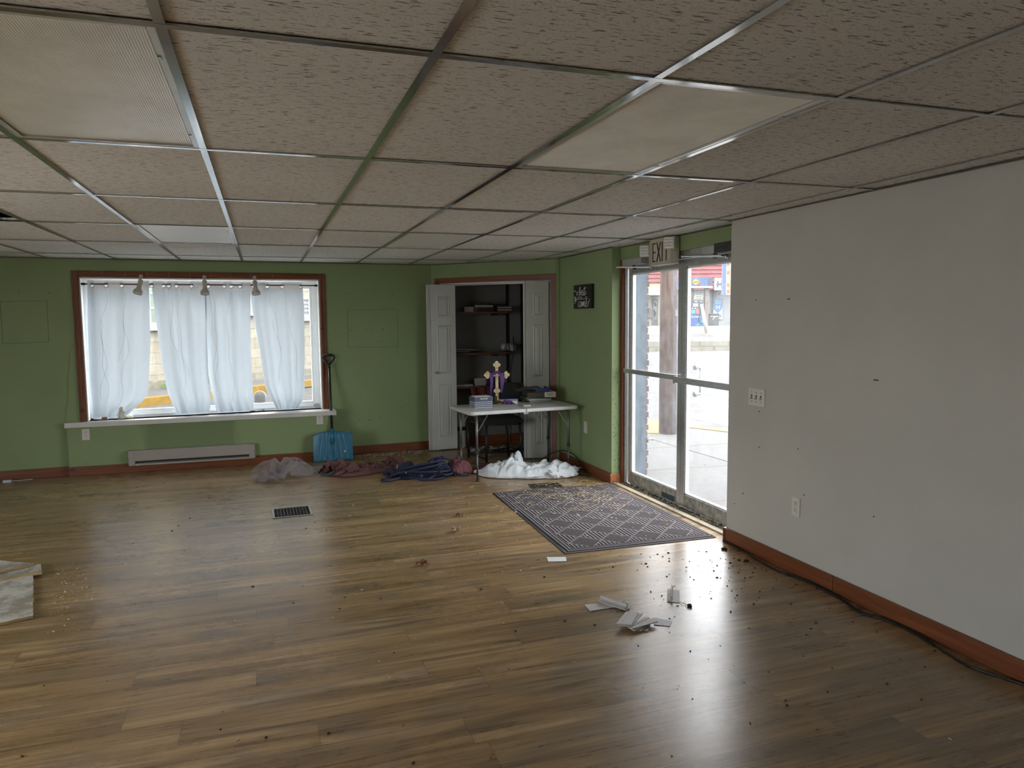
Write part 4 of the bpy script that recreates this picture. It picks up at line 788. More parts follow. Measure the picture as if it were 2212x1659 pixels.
[11,1,-7,-4,2,-3,-3,3,-5,5,4,5,-2,2,-9,3,6,1,5,-6,9,12,3,4,9,1,-11,6,-7,-6,7,4,-11,3,-5,-10,6,6,4,3,9,-1,-3,-5,16,-5,3,15,-8,2,9,-1,4,5,-7,-5,4,-2,4,5,-4,4,5,0,9,1,8,-3,-9,6,-5,-8,4,-2,-12,5,3,-14,-1,5,4,-1,7,8,2,-5,7,4,7,-4,3,-4,5],
[5,-4,-15,4,2,8,-1,5,-4,-5,-1,-6,5,4,5,0,4,-5,7,0,9,7,-6,5,10,3,-7,13,2,-7,5,-2,-6,4,-2,-10,4,5,-7,2,6,13,0,9,17,-6,-6,20,-8,-1,10,-6,2,3,-5,4,5,-5,-7,-5,-2,6,9,-1,7,5,8,6,-7,9,-3,-11,4,-3,-14,7,-2,-17,-1,10,1,-1,0,5,5,5,1,4,-3,7,2,7,2],
[10,-2,-10,4,-4,8,-4,6,-4,5,4,6,-3,1,-9,4,2,4,5,0,4,2,-5,2,14,-2,4,9,1,-5,9,3,-7,6,2,-7,5,2,-10,3,9,9,-7,4,18,-15,0,14,-8,-1,13,-5,-5,6,-2,6,6,1,-3,10,-10,-3,1,8,9,3,8,8,-3,6,7,-10,8,-1,-16,3,-6,-8,7,2,-9,-6,2,9,4,6,-2,6,2,-8,-2,4,-5],
[10,-10,-6,2,6,-1,3,1,5,-3,6,-4,4,-3,8,1,7,-7,6,2,4,3,-3,7,1,-13,0,11,3,8,11,-1,-10,10,4,-3,6,2,-9,5,9,3,-9,4,13,-21,-1,11,-14,10,7,-7,-1,9,-2,-5,8,2,-6,8,5,-3,8,6,8,6,8,8,-1,4,7,-1,6,10,-10,6,-1,-11,6,-6,-5,1,8,0,0,6,-8,4,0,-3,3,6,-2],
[14,-5,1,-2,3,-9,1,6,-1,2,2,6,1,4,-5,2,2,2,5,-1,9,7,2,3,2,-15,2,7,-2,12,10,8,2,7,0,-8,5,-2,-6,4,7,0,-15,5,-1,-14,6,11,-17,3,9,-11,3,6,7,-1,6,3,-4,7,1,-6,9,6,9,0,10,4,2,7,9,2,11,8,2,4,8,-6,-1,5,-8,6,-3,-5,2,0,-12,4,-2,-8,2,7,-3],
[9,-3,-9,2,3,7,2,3,-7,-1,2,6,2,4,2,3,1,-9,4,6,2,7,-5,5,6,-6,11,2,-11,2,7,6,7,4,0,6,5,0,-5,2,6,-3,-11,7,-2,-14,11,3,-15,-7,3,-14,4,6,-1,3,7,5,0,5,8,-3,2,14,6,6,4,14,-2,15,-2,3,10,7,-2,-1,9,-7,5,5,3,3,6,-5,1,4,-10,2,-4,-10,5,-6,-2],
[12,4,-4,-2,-6,3,1,-1,6,6,5,4,-3,0,4,5,5,-7,2,1,-3,8,2,-2,7,-1,9,3,-7,11,4,-7,3,4,4,5,2,-4,5,1,8,3,-5,8,-6,-8,11,-7,-14,-2,6,-12,3,1,-3,-2,6,1,3,7,3,7,-6,11,10,3,14,2,-4,16,1,1,5,8,-5,6,6,2,-2,2,-2,1,4,-6,6,2,4,4,5,-6,0,2,-10],
[6,-10,0,6,4,6,-2,-5,2,-2,-3,6,5,4,3,4,6,-4,0,0,-8,8,2,3,2,-1,5,7,0,4,7,-4,2,-1,5,-1,6,-4,5,2,-1,9,-2,4,3,-9,9,-7,-11,8,7,-6,4,9,-4,5,-7,1,5,3,5,0,7,7,6,-12,14,3,-4,12,4,0,-2,5,-8,7,3,0,0,5,-2,6,2,3,-1,5,-7,10,-1,3,1,6,4],
[1,-8,3,4,2,1,8,2,-1,3,-1,6,3,-1,5,0,4,-5,3,2,-7,7,3,6,-1,-3,11,5,0,-7,5,3,-4,5,3,2,-2,5,-1,4,-1,10,3,-3,11,-7,6,2,-8,5,2,-4,8,6,-5,3,-8,5,6,1,6,0,8,5,3,-12,11,6,0,5,5,-5,6,5,1,0,1,-10,0,8,-7,7,7,3,3,8,2,-2,1,-6,5,4,7],
[4,-5,8,7,4,1,4,-2,-7,4,-1,-3,5,2,2,4,1,3,5,4,-3,-6,-3,11,9,3,5,3,5,-4,2,-3,-9,4,5,-4,4,6,0,0,1,10,2,-1,7,-4,6,16,-12,3,-11,2,5,9,-4,3,-7,4,6,3,6,1,-1,7,4,-2,2,6,-8,7,5,-2,7,4,1,0,6,-4,3,7,5,6,8,-5,5,0,-7,2,7,-5,0,7,0],
[6,-4,-8,3,-1,9,8,-2,-5,1,4,3,3,1,1,7,-3,-5,0,4,7,4,3,10,4,3,-6,3,2,-7,5,6,4,0,-4,-5,4,2,-7,0,5,6,1,0,10,3,7,12,-9,7,-5,-6,5,-3,5,4,5,-2,3,-9,10,1,5,1,6,-6,7,3,5,8,6,-1,3,9,-8,8,7,3,2,9,8,-1,6,-7,7,1,-8,3,5,-4,-4,4,7],
[4,-7,5,3,2,5,-1,-6,-7,5,0,8,4,5,2,7,6,3,8,-1,-4,3,7,1,5,2,5,1,1,-7,3,3,-5,3,3,6,2,0,-7,3,0,-4,0,5,6,-2,6,7,2,10,9,-8,2,-10,3,5,0,2,3,4,3,2,-6,7,3,5,-2,7,-8,4,9,0,17,4,3,4,13,-2,3,6,4,-1,3,-1,2,5,-4,8,3,-2,-5,4,7],
[-8,-5,-6,0,0,8,3,-3,7,5,-4,-4,10,5,7,10,6,-2,8,5,6,6,3,-9,4,4,-3,5,4,6,-1,-1,-5,3,2,-5,1,0,8,4,0,-1,1,3,-1,1,6,3,2,8,3,0,8,-3,-4,3,-8,4,4,6,1,6,-6,2,7,-1,4,7,4,0,11,-9,18,3,7,5,9,9,3,4,-8,1,5,5,-5,3,5,4,1,-2,3,5,-2],
])
CLOTH['tulle'] = (31, 23, (0.64, 0.36, 0.2), [
[52,0,35,0,4,-12,6,4,11,-5,10,3,3,9,2,-10,5,-12,-12,5,-1,-5,3,6,-6,3,-4,-6,-3,-7,-12,2,-6,0,4,9,-5,0,-9,4,4,6,-1,3,-9,3,2,8,3,7,4,3,4,-6,4,1,8,-4,1,-10,0,3,-6,4,3,4,0,0,0],
[4,0,-16,11,4,11,-6,8,-4,-8,10,-4,-2,9,6,-2,6,0,-5,4,-5,-5,2,9,-8,2,-4,-6,-2,-10,-10,1,-16,-1,0,10,0,4,3,2,3,-7,3,2,10,1,4,-9,3,3,8,1,5,8,2,4,-11,-1,0,-7,-6,3,-5,1,6,1,-2,-2,9],
[9,10,-3,11,1,6,-8,8,6,-7,8,-6,-3,6,-4,-2,7,2,-3,4,11,-5,5,-4,-6,-2,-9,-6,-4,-14,-10,4,-1,-4,2,-1,3,1,11,3,3,6,1,5,-9,6,4,-5,1,5,8,0,1,14,-5,4,-2,-8,3,-8,4,3,-7,-4,2,11,-3,2,0],
[7,7,-12,10,3,13,-7,5,11,-10,6,-6,-2,8,2,-3,3,-15,-2,6,10,0,2,5,-4,-2,-11,-9,1,-8,-6,-1,8,-2,2,-7,1,4,1,2,4,4,-1,3,-7,8,3,11,-4,3,-5,-2,6,9,-9,3,-9,-2,2,15,0,5,4,-3,3,-2,-9,1,1],
[14,1,-2,1,7,15,-7,7,6,-11,3,4,-3,3,-17,1,7,5,-5,4,-3,4,4,13,-5,3,-7,-4,-1,-6,-5,0,5,-4,0,-4,2,1,-12,0,6,3,0,4,6,1,5,-5,-3,2,10,-4,3,-9,-7,3,10,-5,7,3,6,5,8,-7,2,-7,-6,0,7],
[11,8,8,-7,7,-2,-3,4,8,-11,5,12,-2,2,-15,-3,4,-9,-3,7,2,4,2,13,-2,5,6,-1,1,-10,-6,0,-4,-8,-1,7,4,3,-6,2,4,-4,-1,2,0,-6,5,3,-7,1,-5,-2,5,1,-1,4,16,-1,7,-5,-3,4,-7,-4,3,5,-3,-2,-10],
[12,11,-1,-8,4,-6,-4,6,13,-10,2,4,-7,3,-4,-3,4,-8,-1,8,-3,0,2,13,6,2,13,-6,6,1,2,-2,-15,-7,-2,3,-2,3,6,-2,2,-8,-7,1,-2,-3,3,-14,-2,4,15,-3,2,2,-5,8,-3,-2,10,0,7,-1,-7,-5,2,-6,-3,4,0],
[9,11,-5,-9,4,6,-1,3,15,-10,5,-3,-9,-1,-20,-1,7,11,-1,7,8,-1,4,-7,3,4,15,1,3,14,-8,-1,-10,-2,-1,-14,-4,0,7,-10,2,-9,-1,0,-6,-3,2,3,1,6,19,-10,6,1,1,6,-12,7,4,-9,6,-2,0,-5,4,-10,-4,5,0],
[10,6,14,-3,5,10,-6,7,7,-9,2,-3,-6,2,-16,-5,2,12,-1,7,11,1,5,-3,4,6,-4,-3,5,6,-10,-1,1,-3,-3,-10,-10,0,-1,-1,-1,-14,-5,1,-11,-6,8,14,5,6,29,-9,8,-8,10,-3,-9,-10,4,-4,2,4,-9,7,1,-4,-1,3,-8],
[-16,8,-7,2,5,7,4,5,-4,-3,1,6,-3,3,4,-3,5,7,-5,6,5,4,0,14,-7,4,7,5,4,8,-4,6,-3,-13,-1,-13,-3,1,-24,-7,1,-4,4,2,-9,-7,7,11,-1,7,27,-15,1,-2,3,1,-15,3,3,-6,-9,1,0,7,1,-8,7,1,-12],
[13,9,-9,-3,-4,9,-2,6,-7,-7,5,-1,-7,3,8,-1,4,12,8,2,10,0,2,19,-5,2,21,-9,1,12,-4,6,-7,6,6,-21,-9,5,-19,-1,4,-5,-3,3,-7,-4,2,-6,-12,6,15,-15,6,13,-11,-2,-4,4,0,-12,8,4,-8,2,-3,-16,10,3,1],
[12,6,14,-1,-4,6,-7,-2,5,-6,6,-7,-7,6,-2,-5,5,-4,-3,4,11,6,4,15,-1,0,27,-6,2,17,-8,6,0,-3,5,-18,4,3,-21,-1,6,-8,-7,5,-2,0,1,-16,-8,3,10,-22,4,2,-9,5,18,-6,0,-11,3,-1,-15,12,1,-10,8,1,-12],
[6,7,8,0,-4,11,-7,-3,3,-5,1,-12,-11,8,4,-7,6,-2,2,5,-11,-6,5,7,6,2,16,-10,0,14,0,5,6,0,6,-1,-1,5,-13,2,5,-13,-5,3,9,-1,2,-17,-12,3,-5,-15,-1,-7,-7,5,19,-4,4,4,-1,-4,-8,4,4,-12,3,4,-14],
[10,13,10,-6,-3,8,-8,-7,3,-8,1,-9,-7,6,0,-2,3,-13,-5,5,6,1,6,-11,-7,5,2,-2,0,10,5,3,8,-3,6,1,7,3,3,-4,7,-4,-5,3,-1,-4,2,3,-5,-1,-16,-8,-3,-18,-13,2,8,-3,2,11,-3,4,-4,3,0,-16,2,9,5],
[-10,15,-13,1,-4,15,-4,-8,8,-4,-2,-13,-6,3,8,0,2,-17,-3,5,3,-3,7,6,-6,5,-8,-3,3,-1,4,2,11,0,6,-9,-2,4,4,10,3,2,-1,5,-7,1,-1,13,-11,3,1,-6,-3,-19,-12,-3,-8,-8,-2,1,-3,3,-9,6,5,10,6,9,7],
[11,8,-21,-7,-5,20,-5,-5,22,-1,-4,-8,-6,0,4,-6,5,-18,-8,7,-9,2,6,8,8,3,-4,0,4,7,-4,-1,4,-1,5,2,0,2,-4,3,5,-11,5,9,-5,1,2,12,-2,-4,12,-8,2,4,-11,-5,-12,-9,1,-2,1,2,-11,10,5,-5,4,7,11],
[14,7,3,-18,-2,4,-2,-8,21,-10,-3,5,-3,-2,-12,-5,8,-5,-1,4,-13,-1,1,-2,11,3,1,-2,5,2,0,-3,22,-5,4,8,3,5,-7,1,5,-9,3,6,-15,2,5,7,-1,-2,12,-3,0,16,-6,0,-7,-4,0,-10,-3,3,5,8,2,-8,1,5,0],
[-1,0,6,-10,4,-5,-8,-8,15,-6,-5,8,1,1,-6,-9,-1,-19,0,6,0,-5,1,10,11,1,-2,0,6,2,-5,1,6,-7,2,1,3,5,-8,5,5,-4,8,5,2,0,6,-7,-1,-1,15,0,-5,11,-6,4,2,-2,1,-4,-4,3,6,6,2,-7,8,1,-10],
[-3,-4,-4,-2,6,16,-6,-8,-10,-4,-3,13,-9,5,10,1,-2,-24,-2,1,8,-8,0,5,2,5,-3,5,2,-4,-2,4,10,-1,4,-8,2,2,-13,5,6,-4,4,5,4,0,5,-3,0,4,9,1,-5,13,-5,-2,13,-3,3,-9,1,2,9,5,5,2,10,-2,-10],
[5,2,6,-4,-1,6,-3,-1,5,-3,-1,3,-5,-1,3,-4,0,10,0,6,-5,-2,-3,7,-6,2,7,1,6,-5,6,1,-9,-6,6,-8,0,4,-11,7,2,-1,-1,5,1,-1,2,1,6,2,2,2,2,11,-6,0,3,0,-1,6,2,2,0,7,5,10,10,4,-4],
[1,3,5,-3,-3,14,0,5,-12,-5,-3,11,-4,2,-7,-1,-2,9,6,-2,8,-4,4,4,-3,0,11,-9,1,7,-1,6,-8,1,5,-9,8,1,-14,-5,4,11,10,1,2,4,1,-1,-7,2,6,6,2,-8,-2,4,3,-5,-1,13,4,6,-1,12,0,-5,11,6,3],
[10,6,11,-4,-1,6,-6,-3,5,0,3,-11,-4,0,9,-2,2,-10,-5,1,8,5,0,11,4,-3,9,-7,0,7,-1,3,12,0,7,-1,2,-2,-15,5,2,-2,0,4,14,6,2,-1,1,2,-4,-6,2,6,8,3,-7,-9,2,11,5,5,-2,10,5,-6,12,-4,-7],
[7,-2,5,-3,3,2,-3,-2,7,-6,0,6,-2,4,-3,-1,3,-8,2,0,-9,-2,4,6,5,-3,11,-5,1,10,1,-2,10,2,-3,14,1,3,-5,4,5,-2,1,2,14,6,4,1,2,0,-9,-5,3,6,-5,3,8,-3,5,-11,8,-1,-14,11,3,2,13,2,-7],
[7,1,13,-1,-2,-9,-3,4,6,-2,3,6,-2,0,-11,-3,2,-7,6,1,8,-6,2,3,7,3,-5,-3,-1,14,-7,3,12,7,-6,4,3,-1,12,3,4,8,3,5,7,6,2,7,-1,1,-11,-4,5,-1,-4,2,10,-3,6,-12,10,-3,-14,11,-1,-11,11,3,7],
[3,-2,-10,6,4,1,-2,-2,-10,-6,-2,-5,4,3,-9,-1,6,6,-9,5,0,4,3,9,-7,1,-9,2,4,11,6,-1,16,0,-8,10,5,5,10,4,1,3,2,-1,7,4,3,8,4,4,3,-9,0,-10,-1,7,6,4,5,7,8,-2,-15,10,-4,-1,14,1,-5],
[4,-3,7,3,-4,-10,6,-2,-15,3,4,-8,5,5,-1,-5,6,-3,-7,7,1,0,1,14,-2,3,-8,5,5,4,3,2,13,1,-8,11,6,-1,14,2,5,-7,4,3,6,-7,4,3,5,-2,9,-5,4,-6,1,0,16,1,1,14,10,5,-5,7,-2,-11,16,-3,-1],
[9,-2,5,13,-5,-14,7,4,-14,-1,3,-6,0,3,0,-4,6,-7,-4,4,5,0,6,4,-1,1,-12,8,5,11,3,6,1,1,-5,13,5,-4,8,4,3,12,2,5,-5,-1,4,-6,5,-1,8,-6,3,8,-7,-6,17,-2,-3,11,7,5,7,9,7,-5,9,-1,-15],
[20,3,0,12,-3,-20,4,5,-8,-2,2,-9,-4,4,8,-2,2,-13,-4,6,2,0,1,9,1,3,-7,5,4,-2,4,3,11,0,2,7,-1,1,6,10,0,4,10,1,7,2,4,-7,0,5,-4,-1,0,17,-9,-9,14,-7,-8,8,4,4,11,10,7,2,8,6,-16],
[18,5,-11,8,-1,-15,-4,3,5,-4,4,4,4,1,-15,-1,5,-11,-3,2,7,3,1,-9,1,2,6,-2,2,6,2,4,-11,-1,4,14,6,-3,14,6,6,-11,10,4,5,8,-3,2,3,5,5,0,4,5,-8,-9,14,-8,-11,4,3,0,15,11,9,2,7,9,-10],
[11,-2,-12,0,6,5,1,-1,-12,2,4,7,1,5,-1,1,-2,-20,-3,3,10,1,6,-1,5,-2,-11,-1,3,7,3,5,3,-3,2,-5,-3,3,9,11,-1,2,4,6,-6,6,6,2,10,2,6,8,0,10,-7,-8,10,-9,-10,-1,6,-1,14,12,7,5,2,6,-13],
[7,0,-6,2,5,4,1,6,3,5,-2,-9,4,5,3,-4,2,-11,-2,2,-3,-3,1,12,10,3,-9,0,5,-5,5,1,2,-5,3,5,-7,3,-9,8,-1,6,11,4,6,5,3,-9,7,7,-2,8,-2,11,1,-4,19,-7,-7,-9,3,-1,11,12,0,6,-3,6,-3],
])


def cloth(name, P0, P1, flip_u=False, flip_v=False, lift=0.004, skew=0.0, tall=1.0, deep=1.0):
    """lay the stored cloth with its front edge along the floor line P0-P1"""
    nu, nv, (sx, sy, sz), rows = CLOTH[name]
    g, start = [], (0, 0, 0)
    for r in rows:
        row = []
        for j in range(nv):
            a = start if j == 0 else row[-1]
            row.append((a[0] + r[3 * j], a[1] + r[3 * j + 1], a[2] + r[3 * j + 2]))
        start = row[0]
        g.append(row)
    P0, P1 = V((*P0, 0)), V((*P1, 0))
    u = (P1 - P0).normalized()
    w = V((-u.y, u.x, 0))
    k = (P1 - P0).length / sx
    b = B()
    def fn(a, c):
        x, y, z = g[round(a * (nu - 1))][round(c * (nv - 1))]
        x, y, z = x / 500, y / 500, z / 500
        if flip_u: x = sx - x
        if flip_v: y = sy - y
        return P0 + u * (x * k + skew * y) + w * (y * deep) + V((0, 0, z * tall + lift))
    b.grid(fn, nu - 1, nv - 1)
    return b

# ------------------------------------------------------------------ shared materials
GREEN = painted_wall('sage_green_paint', (0.265, 0.345, 0.168))
WHITEWALL = painted_wall('warm_white_paint', (0.545, 0.532, 0.482), marks=True)
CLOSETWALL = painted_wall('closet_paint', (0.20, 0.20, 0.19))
TRIM = wood('stained_pine', (0.115, 0.032, 0.012), (0.235, 0.075, 0.026))
TRIMV = wood('stained_pine_upright', (0.115, 0.032, 0.012), (0.22, 0.068, 0.024), sc=(18, 18, 1.2))
VINYL = M('white_vinyl', (0.88, 0.90, 0.90), 0.35, var=0.04)
WHITEPAINT = M('white_gloss_paint', (0.70, 0.70, 0.68), 0.4, var=0.06)
DOORWHITE = M('closet_door_white', (0.56, 0.57, 0.54), 0.45, var=0.05)
ALU = M('brushed_aluminium', (0.56, 0.56, 0.55), 0.32, 0.85, var=0.18, vscale=14, stretch=(1, 1, 8))
ALUDIRTY = M('dirty_aluminium', (0.40, 0.40, 0.37), 0.45, 0.7, var=0.45, vscale=22)
TBAR = M('bright_ceiling_bar', (0.52, 0.53, 0.53), 0.13, 0.97, var=0.08)
DARK = M('black_plastic', (0.018, 0.018, 0.019), 0.45, var=0.2)
BLACKMETAL = M('black_metal', (0.012, 0.012, 0.013), 0.4, 0.3, var=0.2)
CHROME = M('dull_steel', (0.45, 0.45, 0.45), 0.28, 0.95, var=0.12)
PLATE = M('ivory_plate', (0.68, 0.66, 0.60), 0.4, var=0.05)
SLOT = M('socket_slot', (0.03, 0.028, 0.025), 0.7, var=0.1)
PENCIL = M('pencil_line', (0.085, 0.11, 0.06), 0.8, var=0.2)
MARK = M('dark_scuff', (0.05, 0.045, 0.035), 0.8, var=0.3)
GLASS = glass_material('window_glass')
DGLASS = glass_material('dusty_door_glass', haze=0.04)
FLOORMAT = floor_material()
TILEMAT = ceiling_material()

# ------------------------------------------------------------------ wall planes
_a = math.atan(0.043)
BACK = Frame((0, 8.57), (cos(_a), sin(_a)), (sin(_a), -cos(_a)))
_b = math.atan(-0.015)
LEDGE = Frame((0, 8.405), (cos(_b), sin(_b)), (sin(_b), -cos(_b)))
CA, CB = V((1.93, 8.653, 0)), V((3.08, 7.47, 0))
DIAG = Frame(CA, CB - CA, (-1.183, -1.15))
SIGN = Frame((3.08, 7.47), (0, -1), (-1, 0))
WHITE = Frame((3.03, 4.26), (0, -1), (-1, 0))
DOORP = Frame((3.20, 6.15), (0, -1), (-1, 0))
TOPZ = 2.80
X_LEFT = -4.4

S = dict(kind='structure')
# ------------------------------------------------------------------ floor, ceiling
b = B()
b.mm((X_LEFT - 0.2, REAR_Y - 0.2, -0.08), (3.17, 8.95, 0.0))
b.mm((3.17, 6.15, -0.08), (3.3, 8.95, 0.0))
b.done('floor', FLOORMAT, label='brown wood plank floor with dust and dark plank seams', cat='floor', **S)
b = B()
b.mm((3.085, 4.2, 0.0), (3.135, 6.15, 0.012))
thr_pale = b
b = B()
b.mm((3.17, 4.1, -0.08), (3.34, 6.2, 0.012))
sill = b.done('door_sill', ALUDIRTY, label='dirty metal threshold along the foot of the glass doors', cat='threshold', **S)
thr_pale.done('strip', M('pale_strip', (0.46, 0.42, 0.33), 0.6, var=0.2), sill, label='pale wooden strip beside the mat')

GX0, GW, GY0, GD = -0.187, 0.6107, 0.589, 1.2184          # suspended ceiling module
def gx(i): return GX0 + GW * i
def gy(j): return GY0 + GD * j
LIGHT_CELLS = [(-1, 1), (2, 1), (-1, 4), (2, 4), (-1, -2), (2, -2)]
HOLE = (-3, 3)
random.seed(5)
b = B()
for i in range(-8, 6):
    for j in range(-4, 8):
        if (i, j) in LIGHT_CELLS or (i, j) == HOLE: continue
        x0, x1 = max(gx(i), X_LEFT), min(gx(i + 1), 3.35)
        y0, y1 = max(gy(j), REAR_Y), min(gy(j + 1), 8.9)
        if x1 - x0 < 0.02 or y1 - y0 < 0.02: continue
        dz = random.uniform(0.001, 0.004)
        b.mm((x0 + 0.002, y0 + 0.002, CEIL + dz), (x1 - 0.002, y1 - 0.002, CEIL + 0.018))
ceiling = b.done('ceiling', TILEMAT, label='suspended ceiling of grey fissured tiles, one tile missing', cat='ceiling', **S)
for i in range(-7, 6):
    b = B()
    x = gx(i)
    b.mm((x - 0.012, REAR_Y, CEIL - 0.004), (x + 0.012, 8.72, CEIL + 0.0005))
    b.mm((x - 0.003, REAR_Y, CEIL), (x + 0.003, 8.72, CEIL + 0.035))
    b.done('runner_bar', TBAR, ceiling)
for j in range(-2, 8):
    b = B()
    y = gy(j)
    b.mm((X_LEFT, y - 0.012, CEIL - 0.0045), (3.2, y + 0.012, CEIL + 0.0002))
    b.done('cross_bar', TBAR, ceiling)
b = B()
b.fb(BACK, -4.5, 1.95, 0.0, 0.02, CEIL - 0.006, CEIL)
b.fb(DIAG, 0, 1.65, 0.0, 0.02, CEIL - 0.006, CEIL)
b.mm((3.06, 6.15, CEIL - 0.006), (3.08, 7.47, CEIL))
b.mm((3.15, 4.26, CEIL - 0.006), (3.17, 6.15, CEIL))
b.mm((3.01, REAR_Y, CEIL - 0.006), (3.03, 4.26, CEIL))
b.mm((3.01, 4.26, CEIL - 0.006), (3.17, 4.28, CEIL))
b.done('wall_angle', M('dark_edge_bar', (0.10, 0.10, 0.09), 0.4, 0.3), ceiling)
b = B()
b.mm((X_LEFT - 0.2, REAR_Y - 0.2, TOPZ), (3.4, 9.0, TOPZ + 0.1))
roof = b.done('ceiling_deck', M('dark_deck', (0.05, 0.045, 0.04), 0.9), label='dark roof deck above the missing ceiling tile', cat='roof deck', **S)
b = B()
b.cyl((-3.0, 5.25, 2.42), (-0.9, 5.1, 2.36), 0.012)
b.cyl((-3.0, 5.02, 2.36), (-0.9, 5.3, 2.40), 0.02)
b.done('pipe', M('grey_pipe', (0.3, 0.3, 0.28), 0.5, 0.4), roof)

# ------------------------------------------------------------------ walls
b = B()
WZ0, WZ1, WS0, WS1 = 0.53, 2.03, -1.762, 0.622
b.fb(BACK, -4.7, WS0, -0.22, 0, -0.05, TOPZ)
b.fb(BACK, WS1, 1.935, -0.22, 0, -0.05, TOPZ)
b.fb(BACK, WS0, WS1, -0.22, 0, WZ1, TOPZ)
b.fb(BACK, WS0, WS1, -0.22, 0, -0.05, 0.50)
wall_back = b.done('wall_back', GREEN, label='sage green wall around the curtained front window', cat='wall', **S)

def outline_rect(F, s0, s1, z0, z1, r=0.0016, d=0.001, seed=0):
    b = B()
    rnd = random.Random(seed)
    cs = [(s0, z0), (s1, z0 + rnd.uniform(-.01, .01)), (s1 + rnd.uniform(-.006, .006), z1), (s0 + .004, z1 - .006), (s0, z0)]
    for (a0, c0), (a1, c1) in zip(cs, cs[1:]):
        pts = []
        for k in range(9):
            t = k / 8
            pts.append(F.p(a0 + (a1 - a0) * t + rnd.uniform(-.002, .002), d, c0 + (c1 - c0) * t + rnd.uniform(-.002, .002)))
        b.tube(pts, r, 5)
    return b

outline_rect(BACK, 0.925, 1.51, 1.255, 1.69, seed=1).done('pencil_outline', PENCIL, wall_back)
outline_rect(BACK, -2.45, -2.055, 1.37, 1.79, seed=2).done('pencil_outline', PENCIL, wall_back)
b = B()
for px, py in ((747, 634), (848, 635), (756, 713), (790, 712), (802, 712), (827, 710), (827, 713), (824, 737), (41, 632), (105, 633),
               (865, 881), (800, 899), (777, 907), (787, 910), (797, 907), (803, 908), (821, 902), (758, 929), (740, 901)):
    s, z = BACK.px(px, py)
    b.ball(BACK.p(s, 0.0, z), 0.0048, u=8, v=6)
b.done('nail_hole', MARK, wall_back)

b = B()                                            # boxed-out ledge under the window
P = [LEDGE.p(-1.935, 0, 0), LEDGE.p(0.725, 0, 0), BACK.p(0.72, -0.02, 0), BACK.p(-1.93, -0.02, 0)]
b.hexa([p + V((0, 0, -0.03)) for p in P] + [p + V((0, 0, 0.50)) for p in P])
wall_ledge = b.done('wall_front', painted_wall('sooted_green_paint', (0.265, 0.345, 0.168), soot=(-0.78, 0.50)), label='green boxed-out wall below the white window sill', cat='wall', **S)

b = B()
DZ1, DS0, DS1 = 1.992, 0.115, 1.575
b.fb(DIAG, 0, DS0, -0.1, 0, -0.03, TOPZ)
b.fb(DIAG, DS1, 1.65, -0.1, 0, -0.03, TOPZ)
b.fb(DIAG, DS0, DS1, -0.1, 0, DZ1, TOPZ)
b.done('wall_inner', GREEN, label='angled green wall holding the closet opening', cat='wall', **S)
b = B()
b.mm((3.08, 6.15, -0.03), (3.28, 7.50, TOPZ))
b.mm((3.06, 7.40, -0.03), (3.28, 7.52, TOPZ))
wall_sign = b.done('wall_side', GREEN, label='narrow green wall with the black lettered sign', cat='wall', **S)
b = B()
random.seed(3)
for k in range(46):
    z = abs(random.gauss(0, 0.45)) + 0.12
    if z > 1.9: continue
    b.ball((random.uniform(3.09, 3.16), 6.149, z), (random.uniform(.0015, .004), 0.001, random.uniform(.002, .009)), u=6, v=5)
b.done('scuff', MARK, wall_sign)
b = B()
b.mm((3.17, 4.1, 2.10), (3.40, 6.2, TOPZ))
b.done('wall_upper', GREEN, label='green strip of wall above the glass doors', cat='wall', **S)
b = B()
b.prism([(3.03, REAR_Y - 0.2), (3.40, REAR_Y - 0.2), (3.40, 4.17), (3.16, 4.17), (3.16, 4.26), (3.03, 4.26)], lambda a, c, d: (a, c, d), -0.03, TOPZ)
wall_right = b.done('wall_right', WHITEWALL, label='plain off-white wall along the right side', cat='wall', **S)
b = B()
for px, py, l in ((1634, 648, .006), (1704, 646, .022), (1893, 821, .03), (1641, 889, .006), (1640, 966, .006), (1605, 1066, .009),
                  (1737, 1069, .006), (1724, 970, .004), (1767, 436, .005), (1587, 1088, .005), (1888, 1116, .005)):
    y, z = onp(px, py, (3.03, 0, 0), (1, 0, 0)).yz
    b.box((3.029, y, z), (0.006, l, 0.006))
b.done('nail_hole', MARK, wall_right)
def pierced_wall(fn, lo, hi, gaps):
    b = B()
    edges = [lo] + [q for w in gaps for q in w] + [hi]
    for k in range(0, len(edges), 2):
        b.mm(*fn(edges[k], edges[k + 1], -0.03, TOPZ))
    for q0, q1 in gaps:
        b.mm(*fn(q0, q1, -0.03, FILL_Z[0]))
        b.mm(*fn(q0, q1, FILL_Z[1], TOPZ))
    return b
pierced_wall(lambda a, c, z0, z1: ((X_LEFT - 0.2, a, z0), (X_LEFT, c, z1)), REAR_Y - 0.2, 8.6, LEFT_FILL).done('wall_left', WHITEWALL, label='left wall with an unseen opening added to let in daylight', cat='wall', **S)
pierced_wall(lambda a, c, z0, z1: ((a, REAR_Y - 0.2, z0), (c, REAR_Y, z1)), X_LEFT, 3.1, REAR_FILL).done('wall_rear', WHITEWALL, label='plain off-white rear wall', cat='wall', **S)

# closet shell
b = B()
b.fb(BACK, 1.935, 3.4, -0.30, -0.09, -0.03, TOPZ)
b.mm((3.27, 7.5, -0.03), (3.45, 8.95, TOPZ))
closet = b.done('wall_outer', CLOSETWALL, label='dim grey walls inside the closet', cat='wall', **S)

